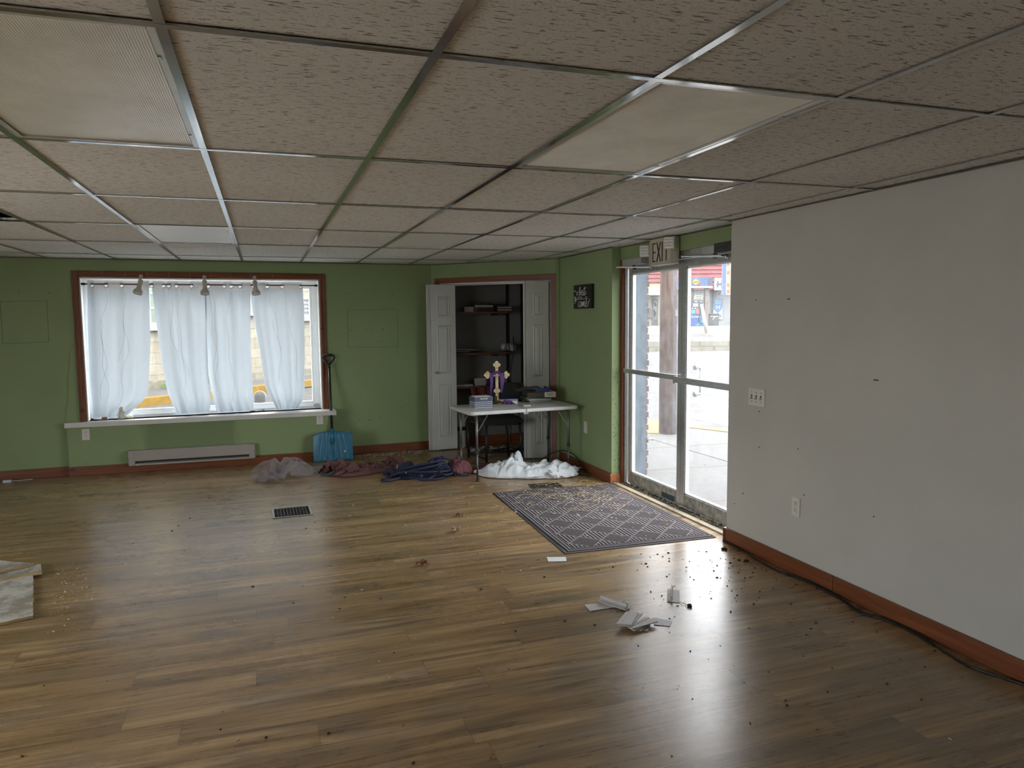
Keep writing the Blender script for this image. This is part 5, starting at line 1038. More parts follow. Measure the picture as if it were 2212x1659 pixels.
# ------------------------------------------------------------------ baseboards
def base(F, s0, s1, name, label, h=0.095, t=0.018, mat=None):
    b = B()
    b.fb(F, s0, s1, 0, t, 0, h)
    b.done(name, mat or TRIM, bevel=0.004, label=label, cat='baseboard', **S)
base(BACK, -4.5, -1.935, 'baseboard_left', 'reddish pine baseboard left of the window ledge')
base(LEDGE, -1.94, 0.73, 'baseboard_front', 'knotty pine baseboard under the wall heater')
base(BACK, 0.72, 1.93, 'baseboard_back', 'pine baseboard between the blue shovel and the closet')
base(SIGN, 0.06, 1.32, 'baseboard_side', 'dark pine baseboard under the lettered sign')
b = B()
b.mm((3.062, 6.132, 0), (3.172, 6.15, 0.095))
b.done('baseboard_outer', M('bright_pine', (0.40, 0.165, 0.065), 0.45, var=0.35, vscale=30), bevel=0.003,
       label='scuffed orange pine baseboard block beside the door frame', cat='baseboard', **S)
base(WHITE, 0.0, 1.03, 'baseboard_right', 'pine baseboard from the doorway to the joint')
base(WHITE, 1.034, 7.2, 'baseboard_near', 'pine baseboard along the white wall nearest the viewer')
b = B()
b.mm((3.012, 4.245, 0), (3.15, 4.278, 0.095))
b.done('baseboard_far', TRIM, bevel=0.003, label='pine baseboard return at the end of the white wall', cat='baseboard', **S)
b = B()
b.fb(BACK, 1.94, 3.3, -0.09, -0.075, 0, 0.1)
b.done('baseboard_inner', TRIM, label='dark pine baseboard inside the closet', cat='baseboard', **S)

# ------------------------------------------------------------------ front window
wz0 = 0.552
win = root('window_1', BACK.p(-0.57, 0, wz0), 'wide white-framed front window with stained wood casing', 'window', kind='structure')
b = B()
CW = 0.066
for (s0, s1, z0, z1) in ((WS0 - CW + .004, WS0 + .004, wz0, WZ1 + CW), (WS1 - .004, WS1 + CW - .004, wz0, WZ1 + CW)):
    b.fb(BACK, s0, s1, 0, 0.020, z0, z1)
    b.fb(BACK, s0 + 0.008, s0 + 0.020, 0.018, 0.026, z0, z1)
    b.fb(BACK, s1 - 0.020, s1 - 0.008, 0.018, 0.026, z0, z1)
b.done('casing_side', TRIMV, win, bevel=0.003)
b = B()
b.fb(BACK, WS0 + .004, WS1 - .004, 0, 0.020, WZ1, WZ1 + CW)
b.fb(BACK, WS0 + .004, WS1 - .004, 0.018, 0.026, WZ1 + 0.008, WZ1 + 0.02)
b.fb(BACK, WS0 + .004, WS1 - .004, 0.018, 0.026, WZ1 + CW - 0.02, WZ1 + CW - 0.008)
b.done('casing_head', TRIM, win, bevel=0.003)
b = B()
for (s0, s1, z0, z1) in ((WS0, WS0 + 0.014, wz0, WZ1), (WS1 - 0.014, WS1, wz0, WZ1), (WS0, WS1, WZ1 - 0.014, WZ1), (WS0, WS1, 0.50, wz0)):
    b.fb(BACK, s0, s1, -0.20, 0.001, z0, z1)
b.done('jamb_liner', VINYL, win)
def rect_ring(b, F, s0, s1, z0, z1, w, d0, d1):
    b.fb(F, s0, s0 + w, d0, d1, z0, z1)
    b.fb(F, s1 - w, s1, d0, d1, z0, z1)
    b.fb(F, s0 + w, s1 - w, d0, d1, z0, z0 + w)
    b.fb(F, s0 + w, s1 - w, d0, d1, z1 - w, z1)
b = B()
i0, i1, j0, j1 = WS0 + 0.014, WS1 - 0.014, wz0, WZ1 - 0.014
rect_ring(b, BACK, i0, i1, j0, j1, 0.034, -0.20, -0.125)
rect_ring(b, BACK, i0 + .034, i1 - .034, j0 + .034, j1 - .034, 0.020, -0.20, -0.140)
b.done('window_frame', VINYL, win, bevel=0.003)
b = B()
rect_ring(b, BACK, i0 + .054, i1 - .054, j0 + .054, j1 - .054, 0.030, -0.20, -0.155)
b.done('sash', VINYL, win, bevel=0.004)
b = B()
b.fb(BACK, i0 + .08, i1 - .08, -0.178, -0.172, j0 + .08, j1 - .08)
b.done('pane', GLASS, win)
b = B()
s, z = BACK.px(684, 875, -0.124)
b.lathe([(0.036, 0), (0.036, 0.0015), (0.030, 0.003)], BACK.p(s, -0.122, z), 20,
        Matrix((BACK.u, V((0, 0, 1)) * 0.6, BACK.n)).transposed())
em = b.done('maker_badge', M('pale_badge', (0.55, 0.58, 0.58), 0.4), win)
b = B()
pts = [LEDGE.p(-1.952, 0.022, 0), LEDGE.p(0.748, 0.022, 0), BACK.p(0.742, 0, 0), BACK.p(WS1, 0.0, 0), BACK.p(WS1, -0.125, 0), BACK.p(WS0, -0.125, 0), BACK.p(WS0, 0, 0), BACK.p(-1.945, 0, 0)]
b.prism([(p.x, p.y) for p in pts], lambda a, c, d: (a, c, d), 0.50, wz0)
b.done('window_sill', M('chalky_white_paint', (0.66, 0.66, 0.62), 0.5, var=0.10, vscale=3), win, bevel=0.004)
# head rail carrying the three spotlights (mounted under the top of the recess)
SPOTF = Frame(BACK.p(0, 0.0, 0), BACK.u, BACK.n)

# ------------------------------------------------------------------ closet trim
ct = root('closet_door_frame', DIAG.p(0.8, 0, 0), 'reddish wood casing around the closet opening', 'door casing', kind='structure')
b = B()
b.fb(DIAG, DS0 - 0.062, DS0 + .004, 0, 0.018, 0, DZ1 + 0.062)
b.fb(DIAG, DS1 - .004, 1.638, 0, 0.018, 0, DZ1 + 0.062)
b.done('casing_side', TRIMV, ct, bevel=0.003)
b = B()
b.fb(DIAG, DS0 - 0.062, 1.638, 0, 0.0185, DZ1, DZ1 + 0.062)
b.done('casing_head', TRIM, ct, bevel=0.003)
b = B()
b.fb(DIAG, DS0, DS0 + 0.014, -0.1, 0.002, 0, DZ1)
b.fb(DIAG, DS1 - 0.014, DS1, -0.1, 0.002, 0, DZ1)
b.fb(DIAG, DS0, DS1, -0.1, 0.002, DZ1 - 0.014, DZ1)
b.done('jamb', WHITEPAINT, ct)
b = B()
b.fb(DIAG, DS0 + .02, DS1 - .02, -0.06, -0.035, DZ1 - 0.03, DZ1 - 0.014)
b.done('track', CHROME, ct)

# bifold leaves --------------------------------------------------------------
def leaf(parent, name, P0, P1, thick, panels=True, side=1, knob=None):
    """a moulded door leaf between plan points P0 and P1, room side to the right hand side of travel"""
    u = V((P1[0] - P0[0], P1[1] - P0[1], 0))
    w = u.length
    u.normalize()
    nrm = V((u.y, -u.x, 0)) * side
    F = Frame(P0, u, nrm)
    b = B()
    b.fb(F, 0, w, -thick, 0, 0.012, 1.975)
    o = b.done(name, DOORWHITE, parent, bevel=0.003)
    if panels:
        for z0, z1 in ((0.16, 0.80), (0.93, 1.50), (1.60, 1.84)):
            b = B()
            m = 0.072
            A = [(m, z0), (w - m, z0), (w - m, z1), (m, z1)]
            # raised field with a sloped border inside a moulding
            def q(ins, d): return [F.p(a + (ins if i in (0, 3) else -ins), d, c + (ins if i in (0, 1) else -ins)) for i, (a, c) in enumerate(A)]
            r0, r1, r2, r3 = q(0, 0.0005), q(0.010, 0.007), q(0.020, 0.0015), q(0.042, 0.008)
            for ra, rb in ((r0, r1), (r1, r2), (r2, r3)):
                for i in range(4):
                    j = (i + 1) % 4
                    b.quad(ra[i], ra[j], rb[j], rb[i])
            b.quad(*r3)
            b.done('door_panel', DOORWHITE, o)
    if knob:
        s, z, dd = knob
        b = B()
        c = F.p(s, 0, z)
        k = nrm * (1 if dd > 0 else -1)
        c = F.p(s, 0 if dd > 0 else -thick, z)
        b.cyl(c, c + k * 0.018, 0.007)
        b.ball(c + k * 0.028, 0.016)
        b.done('knob', CHROME, o, smooth=True)
    return o

FL = (1.868, 8.435)
dl = root('bifold_door', (FL[0], FL[1], 0), 'white bifold closet door with a round knob, folded open against the window wall side', 'closet door')
leaf(dl, 'leaf', FL, DIAG.p(DS0 + 0.20, -0.03, 0), 0.030, side=1, knob=(0.055, 0.94, 1))
leaf(dl, 'leaf', (FL[0] - 0.048, FL[1] + 0.035), DIAG.p(DS0 + 0.035, 0.022, 0), 0.030, panels=False, side=-1)
FR = (2.745, 7.560)
dr = root('bifold_door', (FR[0], FR[1], 0), 'white bifold closet door with scuffed lower panel beside the wood casing', 'closet door')
leaf(dr, 'leaf', FR, DIAG.p(DS1 - 0.022, 0.03, 0), 0.030, side=1)
q2 = DIAG.p(DS1 - 0.18, 0.0, 0)
leaf(dr, 'leaf', (FR[0] - 0.028, FR[1] + 0.037), q2, 0.030, panels=False, side=-1, knob=(0.05, 0.94, 1))
b = B()
u = (DIAG.p(DS1 - 0.022, 0.03, 0) - V((*FR, 0))).normalized()
for (ss, z0, z1) in ((0.10, 0.50, 0.545), (0.13, 0.455, 0.49), (0.15, 0.43, 0.44)):
    p = V((*FR, 0)) + u * ss + V((u.y, -u.x, 0)) * 0.0085
    b.tube([p + V((0, 0, z1)), p + u * 0.012 + V((0, 0, z0))], 0.004, 5)
b.done('scrape', M('grey_scrape', (0.22, 0.23, 0.25), 0.8), dr.children[0])

# ------------------------------------------------------------------ glass entrance
fr = root('door_frame', (3.2, 5.15, 0), 'weathered aluminium frame around the glass entrance doors', 'door frame', kind='structure')
b = B()
b.mm((3.165, 6.10, 0), (3.205, 6.15, 2.10))
b.done('wood_jamb', TRIMV, fr)
b = B()
b.mm((3.195, 6.095, 0), (3.30, 6.148, 2.09))
b.mm((3.18, 6.075, 0), (3.215, 6.098, 2.06))
b.done('jamb_left', ALU, fr, bevel=0.003)
b = B()
b.mm((3.195, 4.175, 0), (3.30, 4.235, 2.09))
b.done('jamb_right', ALU, fr, bevel=0.003)
b = B()
b.mm((3.185, 4.175, 2.035), (3.30, 6.148, 2.102))
b.done('header', ALU, fr, bevel=0.003)

def glass_door(n, y0, y1, label):
    d = root('door_%d' % n, (3.2, (y0 + y1) / 2, 0), label, 'door', kind='structure')
    x0, x1 = 3.205, 3.25
    ST, TR, BR = 0.055, 0.060, 0.105
    b = B()
    b.mm((x0, y0, 0.02), (x1, y0 + ST, 2.03))
    b.mm((x0, y1 - ST, 0.02), (x1, y1, 2.03))
    b.done('stile', ALU, d, bevel=0.003)
    b = B()
    b.mm((x0, y0 + ST, 2.03 - TR), (x1, y1 - ST, 2.03))
    b.done('top_rail', ALU, d, bevel=0.002)
    b = B()
    b.mm((x0 - 0.001, y0 + ST - 0.004, 0.02), (x1, y1 - ST + 0.004, 0.02 + BR))
    b.done('bottom_rail', ALUDIRTY, d, bevel=0.002)
    b = B()
    for (a0, a1, c0, c1) in ((y0 + ST, y0 + ST + .012, .125, 1.97), (y1 - ST - .012, y1 - ST, .125, 1.97), (y0 + ST, y1 - ST, .125, .137), (y0 + ST, y1 - ST, 1.958, 1.97)):
        b.mm((3.213, a0, c0), (3.243, a1, c1))
    b.done('glazing_bead', M('pale_bead', (0.72, 0.74, 0.74), 0.4, var=0.05), d)
    b = B()
    b.mm((3.226, y0 + ST + .01, 0.135), (3.231, y1 - ST - .01, 1.96))
    b.done('pane', DGLASS, d)
    return d

d1 = glass_door(1, 5.152, 6.06, 'glass entrance door hinged at the green wall post, with push bar and teal tape')
d2 = glass_door(2, 4.24, 5.148, 'glass entrance door hinged at the white wall, with an outside pull handle')
b = B()
b.mm((3.165, 5.165, 1.058), (3.178, 6.085, 1.100))
b.mm((3.17, 6.04, 1.07), (3.206, 6.07, 1.095))
b.mm((3.17, 5.215, 1.07), (3.206, 5.245, 1.095))
b.done('push_bar', ALU, d1, bevel=0.002)
b = B()
b.mm((3.150, 4.27, 1.040), (3.163, 5.18, 1.090))
b.mm((3.155, 5.15, 1.053), (3.206, 5.19, 1.08))
b.mm((3.155, 4.28, 1.053), (3.206, 4.31, 1.08))
b.done('push_bar', ALU, d2, bevel=0.002)
b = B()
b.tube([(3.25, 5.02, 1.17), (3.30, 5.02, 1.17), (3.305, 5.02, 1.165), (3.305, 5.02, 0.96), (3.30, 5.02, 0.955), (3.25, 5.02, 0.955)], 0.012, 10)
b.cyl((3.245, 5.02, 1.17), (3.262, 5.02, 1.17), 0.022)
b.cyl((3.245, 5.02, 0.955), (3.262, 5.02, 0.955), 0.022)
b.done('pull_handle', ALU, d2, smooth=True)
random.seed(77)
for dd_, y0, y1 in ((d1, 5.24, 5.96), (d2, 4.34, 5.05)):
    b = B()
    for k in range(55):
        z = 1.94 - abs(random.gauss(0, .16)) if k < 30 else random.uniform(.2, 1.9)
        b.ball((3.2252, random.uniform(y0, y1), z), (.0008, random.uniform(.0015, .004), random.uniform(.0015, .004)), u=6, v=4)
    b.done('glass_speck', MARK, dd_)
b = B()
b.mm((3.2035, 5.23, 0.03), (3.2065, 5.44, 0.075))
b.done('patch', M('dark_teal_tape', (0.03, 0.06, 0.07), 0.6), d1)
b = B()
b.mm((3.222, 5.275, 1.02), (3.225, 5.305, 1.06))
b.done('sticker', M('small_sticker', (0.42, 0.36, 0.30), 0.6), d1)

# ================================================================== fixtures
# ---- recessed ceiling lights (switched off)
LENS_W = M('white_lens', (0.80, 0.80, 0.77), 0.35, var=0.03)
def lens_material(name, rgb, freq, depth):
    m, nt, p = newmat(name)
    n = N(nt)
    x, y, z = n.xyz(n.obj())
    wv = n.math('SINE', n.math('MULTIPLY', x, 2 * pi * freq))
    st = n.noise(n.obj(), 3.2, 5, 0.65)
    c = n.ramp(st, [(0.35, tuple(q * 0.86 for q in rgb)), (0.6, rgb)])
    nt.links.new(c, p.inputs['Base Color'])
    p.inputs['Roughness'].default_value = 0.3
    nt.links.new(n.bump(wv, depth, 0.004), p.inputs['Normal'])
    return m
LENS_A = lens_material('yellowed_lens', (0.86, 0.845, 0.78), 150, 0.15)
LENS_B = lens_material('ribbed_lens', (0.90, 0.89, 0.85), 95, 0.0)
LIGHT_LABELS = {(-1, 1): 'big recessed ceiling light with stained yellowed flat lens',
                (2, 1): 'big recessed ceiling light with bright ribbed lens toward the white wall',
                (-1, 4): 'small far recessed ceiling light nearest the curtained window',
                (2, 4): 'small far recessed ceiling light in front of the closet corner'}
for (i, j) in LIGHT_CELLS:
    if j < 0: continue
    x0, x1, y0, y1 = gx(i) + 0.012, gx(i + 1) - 0.012, gy(j) + 0.012, gy(j + 1) - 0.012
    t = root('ceiling_light', ((x0 + x1) / 2, (y0 + y1) / 2, CEIL), LIGHT_LABELS[(i, j)], 'ceiling light', 'recessed ceiling lights')
    b = B()
    w = 0.020
    for a in ((x0, x0 + w, y0, y1), (x1 - w, x1, y0, y1), (x0 + w, x1 - w, y0, y0 + w), (x0 + w, x1 - w, y1 - w, y1)):
        b.mm((a[0], a[2], CEIL - 0.003), (a[1], a[3], CEIL + 0.02))
    b.done('frame', M('light_frame_white', (0.66, 0.66, 0.64), 0.25, 0.4), t, bevel=0.002)
    b = B()
    if (i, j) == (2, 1):
        nr = 66
        b.grid(lambda u, v: (x0 + w + .003 + (x1 - x0 - 2 * w - .006) * u, y0 + w + .003 + (y1 - y0 - 2 * w - .006) * v, CEIL + 0.006 + 0.0028 * cos(2 * pi * nr * u)), nr * 6, 1)
    else:
        b.mm((x0 + w + .003, y0 + w + .003, CEIL + 0.004), (x1 - w - .003, y1 - w - .003, CEIL + 0.008))
    b.done('lens', {(-1, 1): LENS_A, (2, 1): LENS_B}.get((i, j), LENS_W), t)
    b = B()
    b.mm((x0, y0, CEIL + 0.03), (x1, y1, CEIL + 0.11))
    b.done('housing', M('white_housing', (0.8, 0.8, 0.8), 0.5), t)
    for yy in (y0 + 0.2, y1 - 0.2):
        b = B()
        b.mm((x1 - w + .001, yy - 0.012, CEIL - 0.006), (x1 - w + .009, yy + 0.012, CEIL - 0.002))
        b.done('latch', CHROME, t)
for (i, j) in LIGHT_CELLS:                       # lights behind the camera are left out, the openings closed by plain tiles
    if j > 0: continue
    b = B()
    b.mm((gx(i), gy(j), CEIL + .002), (gx(i + 1), gy(j + 1), CEIL + 0.018))
    b.done('tile', TILEMAT, ceiling)

# ---- exit sign with two emergency lamp heads
EX = Frame((3.165, 5.465), (0, -1), (-1, 0))       # s towards the camera
t = root('exit_sign', EX.p(0.16, 0, 2.1), 'beige exit sign with twin emergency lamp heads above the glass doors', 'exit sign')
BEIGE = M('aged_beige_plastic', (0.56, 0.52, 0.42), 0.45, var=0.06)
b = B()
b.fb(EX, 0.0, 0.335, 0.0, 0.075, 1.995, 2.212)
b.done('housing', BEIGE, t, bevel=0.006)
b = B()
rect_ring(b, EX, 0.0, 0.335, 1.995, 2.212, 0.014, 0.07, 0.083)
b.done('face_rim', BEIGE, t, bevel=0.003)
b = B()
def stroke(F, b, s0, z0, s1, z1, w, d0, d1):
    p0, p1 = V((s0, z0)), V((s1, z1))
    e = (p1 - p0).normalized()
    q = V((-e.y, e.x)) * (w / 2)
    b.prism([tuple(p0 + q), tuple(p0 - q), tuple(p1 - q), tuple(p1 + q)], lambda a, c, d: F.p(a, d, c), d0, d1)
zb, zt = 2.025, 2.182
L = dict(E=0.040, X=0.110, I=0.195, T=0.228)
d0, d1_ = 0.0745, 0.0775
stroke(EX, b, L['E'] + .006, zb, L['E'] + .006, zt, 0.012, d0, d1_)
for zz in (zb + .006, (zb + zt) / 2, zt - .006): stroke(EX, b, L['E'], zz, L['E'] + .048, zz, 0.011, d0, d1_)
stroke(EX, b, L['X'], zb, L['X'] + .058, zt, 0.013, d0, d1_)
stroke(EX, b, L['X'], zt, L['X'] + .058, zb, 0.013, d0, d1_)
stroke(EX, b, L['I'], zb, L['I'], zt, 0.013, d0, d1_)
stroke(EX, b, L['T'] + .03, zb, L['T'] + .03, zt, 0.013, d0, d1_)
stroke(EX, b, L['T'], zt - .006, L['T'] + .06, zt - .006, 0.012, d0, d1_)
b.done('lettering', M('dark_sign_letters', (0.05, 0.035, 0.03), 0.6), t, label='tall dark letters E X I T')
b = B()
b.fb(EX, 0.335, 0.338, 0.012, 0.06, 2.01, 2.10)
b.fb(EX, 0.335, 0.341, 0.02, 0.03, 2.02, 2.09)
b.done('side_cover', BEIGE, t)
CLEAR = M('frosted_lamp_lens', (0.82, 0.83, 0.80), 0.15, var=0.12, vscale=70, bump=0.5, bscale=120)
for s, z in ((-0.070, 2.130), (0.325, 2.160)):
    c = EX.p(s, 0.085, z)
    dirn = V((-0.72, -0.68, -0.10)).normalized()
    mr = dirn.to_track_quat('Z', 'Y').to_matrix()
    b = B()
    b.box(c - dirn * 0.012, (0.092, 0.100, 0.030), mr)
    b.cyl(c - dirn * 0.060, c - dirn * 0.02, 0.028, 0.044, 18)
    b.cyl(EX.p(s + (0.055 if s < 0 else -0.01), 0.045, z - 0.045), c - dirn * 0.045 + V((0, 0, -0.02)), 0.014)
    h = b.done('lamp_head', BEIGE, t, bevel=0.006)
    b = B()
    b.box(c + dirn * 0.013, (0.084, 0.092, 0.022), mr)
    l = b.done('lamp_lens', CLEAR, h, bevel=0.010, seg=3)
    for k in (-1, 0, 1):
        b = B()
        b.tube([c + dirn * 0.0245 + mr @ V((-0.034, 0.024 * k, 0)), c + dirn * 0.0245 + mr @ V((0.034, 0.024 * k, 0))], 0.0035, 6)
        b.done('lens_rib', M('lens_rib_grey', (0.50, 0.50, 0.47), 0.3, var=0.25, vscale=90), h)
tag(t, group=None)

# ---- door closers
def closer(s_body, n, label, arm):
    F = Frame((3.185, 0), (0, -1), (-1, 0))        # s = -y
    y0, y1 = s_body
    t = root('door_closer', (3.185, (y0 + y1) / 2, 2.08), label, 'door closer', 'overhead door closers')
    b = B()
    b.mm((3.130, y0, 2.035), (3.186, y1, 2.095))
    b.done('body', M('grey_closer', (0.50, 0.50, 0.49), 0.4, 0.4), t, bevel=0.006)
    b = B()
    ye = (y0 + y1) / 2
    b.cyl((3.16, ye, 2.04), (3.16, ye, 2.000), 0.016)
    b.done('spindle', BLACKMETAL, t)
    a0, a1, a2 = arm
    b = B()
    for p, q in ((a0, a1), (a1, a2)):
        b.tube([p, q], 0.007, 6)
    b.ball(a1, 0.012)
    b.ball(a2, 0.016)
    b.done('arm', CHROME, t)
    return t
closer((5.70, 6.05), 1, 'grey door closer with its elbow arm folded out past the wood jamb',
       ((3.16, 5.87, 2.010), (3.00, 5.90, 2.018), (3.19, 5.63, 2.003)))
tb = closer((4.50, 4.77), 2, 'grey door closer with black finned end, against the white wall',
            ((3.15, 4.54, 2.012), (3.12, 5.02, 2.043), (3.16, 4.50, 2.000)))
b = B()
b.mm((3.112, 4.30, 2.030), (3.186, 4.585, 2.098))
for k in range(5):
    b.cyl((3.113, 4.43 + .033 * k, 2.062), (3.108, 4.43 + .033 * k, 2.062), 0.009, n=10)
b.done('end_housing', M('black_closer_end', (0.05, 0.05, 0.045), 0.45, 0.3), tb, bevel=0.012)

# ---- outlets, switches
def outlet(F, s, z, label, tape=False, sc=1.0):
    t = root('wall_outlet', F.p(s, 0, z), label, 'outlet', 'wall outlets')
    b = B()
    b.fb(F, s - .036 * sc, s + .036 * sc, 0.0002, 0.006, z - .058 * sc, z + .058 * sc)
    b.done('plate', PLATE, t, bevel=0.003)
    for dz in (0.021 * sc, -0.021 * sc):
        b = B()
        b.lathe([(0.0165 * sc, 0), (0.0165 * sc, 0.0035)], F.p(s, 0.0055, z + dz), 18, Matrix((F.u, V((0, 0, 1)), F.n)).transposed())
        q = b.done('socket', PLATE, t)
        b = B()
        for ds in (-.006, .006):
            b.fb(F, s + ds * sc - .0016, s + ds * sc + .0016, 0.0085, 0.0096, z + dz + .001, z + dz + .009 * sc)
        b.fb(F, s - .002, s + .002, 0.0085, 0.0096, z + dz - .009 * sc, z + dz - .004 * sc)
        b.done('slot', SLOT, q)
    b = B()
    b.cyl(F.p(s, 0.005, z), F.p(s, 0.008, z), 0.003, n=10)
    b.done('screw', CHROME, t)
    if tape:
        b = B()
        b.fb(F, s - .03, s + .03, 0.006, 0.0068, z + .040, z + .056)
        b.done('tape_label', M('paper_tape', (0.75, 0.73, 0.66), 0.7), t)
    return t
s, z = LEDGE.px(185.5, 938.5); outlet(LEDGE, s, z, 'ivory double outlet under the window sill at the end away from the shovel')
s, z = LEDGE.px(690.5, 905.5); outlet(LEDGE, s, z, 'ivory double outlet under the sill beside the shovel handle')
s, z = WHITE.px(1720, 1095); outlet(WHITE, s, z, 'ivory double outlet low on the white wall, taped at its top', True)
s, z = SIGN.px(1265.5, 923)
t = root('blank_plate', SIGN.p(s, 0, z), 'blank ivory wall plate low on the green wall under the lettered sign', 'wall plate')
b = B(); b.fb(SIGN, s - .04, s + .04, 0, .006, z - .06, z + .06); b.done('plate', PLATE, t, bevel=.003)
for dz in (-.03, .03):
    b = B(); b.cyl(SIGN.p(s, .005, z + dz), SIGN.p(s, .0075, z + dz), .003, n=8); b.done('screw', CHROME, t)
s, z = WHITE.px(1635, 858)
t = root('light_switch', WHITE.p(s, 0, z), 'triple toggle light switch plate on the white wall', 'light switch')
b = B(); b.fb(WHITE, s - .083, s + .083, 0, .006, z - .058, z + .058); b.done('plate', PLATE, t, bevel=.003)
for k in (-1, 0, 1):
    b = B()
    c = s + k * .046
    b.fb(WHITE, c - .0065, c + .0065, .0055, .0068, z - .0135, z + .0135)
    q = b.done('toggle_slot', SLOT, t)
    b = B()
    b.hexa([WHITE.p(c - .0045, .006, z - .008), WHITE.p(c + .0045, .006, z - .008), WHITE.p(c + .0045, .006, z + .004), WHITE.p(c - .0045, .006, z + .004),
            WHITE.p(c - .004, .022, z - .014), WHITE.p(c + .004, .022, z - .014), WHITE.p(c + .004, .020, z - .007), WHITE.p(c - .004, .020, z - .007)])
    b.done('toggle', PLATE, q)
    for dz in (-.03, .03):
        b = B(); b.cyl(WHITE.p(c, .005, z + dz), WHITE.p(c, .0075, z + dz), .003, n=8); b.done('screw', SLOT, t)

# ---- lettered sign
sx0, sx1, sz0, sz1 = 0.50, 0.935, 1.664, 1.903
t = root('lettered_sign', SIGN.p(0.72, 0, 1.78), 'black square sign with white script lettering and an arrow', 'wall sign')
b = B(); b.fb(SIGN, sx0, sx1, 0.001, 0.030, sz0, sz1)
b.done('panel', M('black_sign_board', (0.012, 0.012, 0.014), 0.6), t, bevel=.002)
CHALK = M('chalk_white', (0.62, 0.60, 0.57), 0.8, var=0.1)
def sg(a, c): return SIGN.p(sx0 + a * (sx1 - sx0), 0.0315, sz1 - c * (sz1 - sz0))
def pen(pts, r=0.0038):
    # smooth polyline through normalised sign coordinates
    P = [sg(*q) for q in pts]
    out = []
    for i in range(len(P) - 1):
        p0, p1, p2, p3 = P[max(i - 1, 0)], P[i], P[i + 1], P[min(i + 2, len(P) - 1)]
        for k in range(5):
            u = k / 5
            out.append(0.5 * ((2 * p1) + (p2 - p0) * u + (2 * p0 - 5 * p1 + 4 * p2 - p3) * u * u + (3 * p1 - p0 - 3 * p2 + p3) * u ** 3))
    out.append(P[-1])
    return out
def pens(name, strokes, r, label=None):
    b = B()
    for st in strokes: b.tube(pen(st), r, 5)
    return b.done(name, CHALK, t, label=label)
pens('lettering', [  # best
    [(.33, .40), (.38, .25), (.40, .10), (.37, .10), (.34, .28), (.34, .42), (.38, .44), (.41, .38), (.40, .31), (.36, .33)],
    [(.43, .36), (.48, .32), (.50, .25), (.46, .25), (.44, .35), (.47, .43), (.51, .40)],
    [(.52, .38), (.56, .25), (.55, .32), (.59, .38), (.57, .46), (.52, .43)],
    [(.64, .10), (.63, .28), (.62, .40), (.66, .44), (.72, .30)], [(.57, .20), (.65, .17), (.72, .14)],
    [(.03, .24), (.08, .23), (.15, .28), (.20, .31), (.28, .30)]], 0.0036, 'script word best')
pens('lettering', [  # come
    [(.36, .70), (.32, .70), (.28, .82), (.29, .93), (.33, .93), (.36, .86)],
    [(.44, .71), (.40, .74), (.38, .86), (.41, .93), (.45, .88), (.47, .76), (.44, .71)],
    [(.48, .92), (.50, .72), (.52, .88), (.55, .72), (.57, .90), (.60, .70), (.63, .74), (.63, .92), (.67, .90)],
    [(.70, .84), (.76, .76), (.76, .70), (.72, .72), (.69, .86), (.73, .93), (.80, .88), (.86, .74), (.92, .62)]], 0.0036, 'script word come')
pens('arrow', [[(.14, .61), (.72, .59)], [(.68, .50), (.78, .58), (.70, .66)]], 0.0032)
b = B()
for k in range(6):
    an = k * pi / 3
    p = sg(.12, .61)
    b.ball(p + SIGN.u * cos(an) * .018 + V((0, 0, sin(an) * .018)), (.003, .011, .011), u=8, v=6)
b.done('flower_motif', CHALK, t)
for c in (.50, .77):
    b = B(); b.tube(pen([(.02, c), (.08, c - .01), (.12, c)]), .0022, 5); b.done('swirl', CHALK, t)
text('small_lettering', 'the', .034, sg(.17, .43), -V((0, 1, 0)), (0, 0, 1), CHALK, t, shear=.2, sx=.9)
text('small_lettering', 'is yet to', .030, sg(.23, .555), -V((0, 1, 0)), (0, 0, 1), CHALK, t, shear=.2, sx=1.15)

# ---- wall heater on the ledge
s0, z1 = LEDGE.px(278, 972); s1, _ = LEDGE.px(551, 960); z0 = z1 - 0.165
z0, z1 = 0.075, 0.235
t = root('baseboard_heater', LEDGE.p((s0 + s1) / 2, 0, z0), 'long ivory electric baseboard heater under the window', 'heater')
HEAT = M('ivory_enamel', (0.38, 0.345, 0.31), 0.35, var=0.04)
prof = [(0.001, z0), (0.060, z0), (0.060, z0 + .018), (0.035, z0 + .024), (0.030, z0 + .045), (0.066, z0 + .050), (0.066, z1 - .018), (0.050, z1), (0.001, z1)]
b = B(); b.prism(prof, lambda a, c, d: LEDGE.p(d, a, c), s0 + .06, s1 - .06); b.done('casing', HEAT, t, bevel=.002)
b = B(); b.fb(LEDGE, s0 + .06, s1 - .06, .03, .036, z0 + .022, z0 + .050); b.done('vent_slot', SLOT, t)
for a, c in ((s0, s0 + .064), (s1 - .064, s1)):
    b = B(); b.fb(LEDGE, a, c, .001, .068, z0 - .001, z1 + .001); b.done('end_cap', HEAT, t, bevel=.012, seg=3)

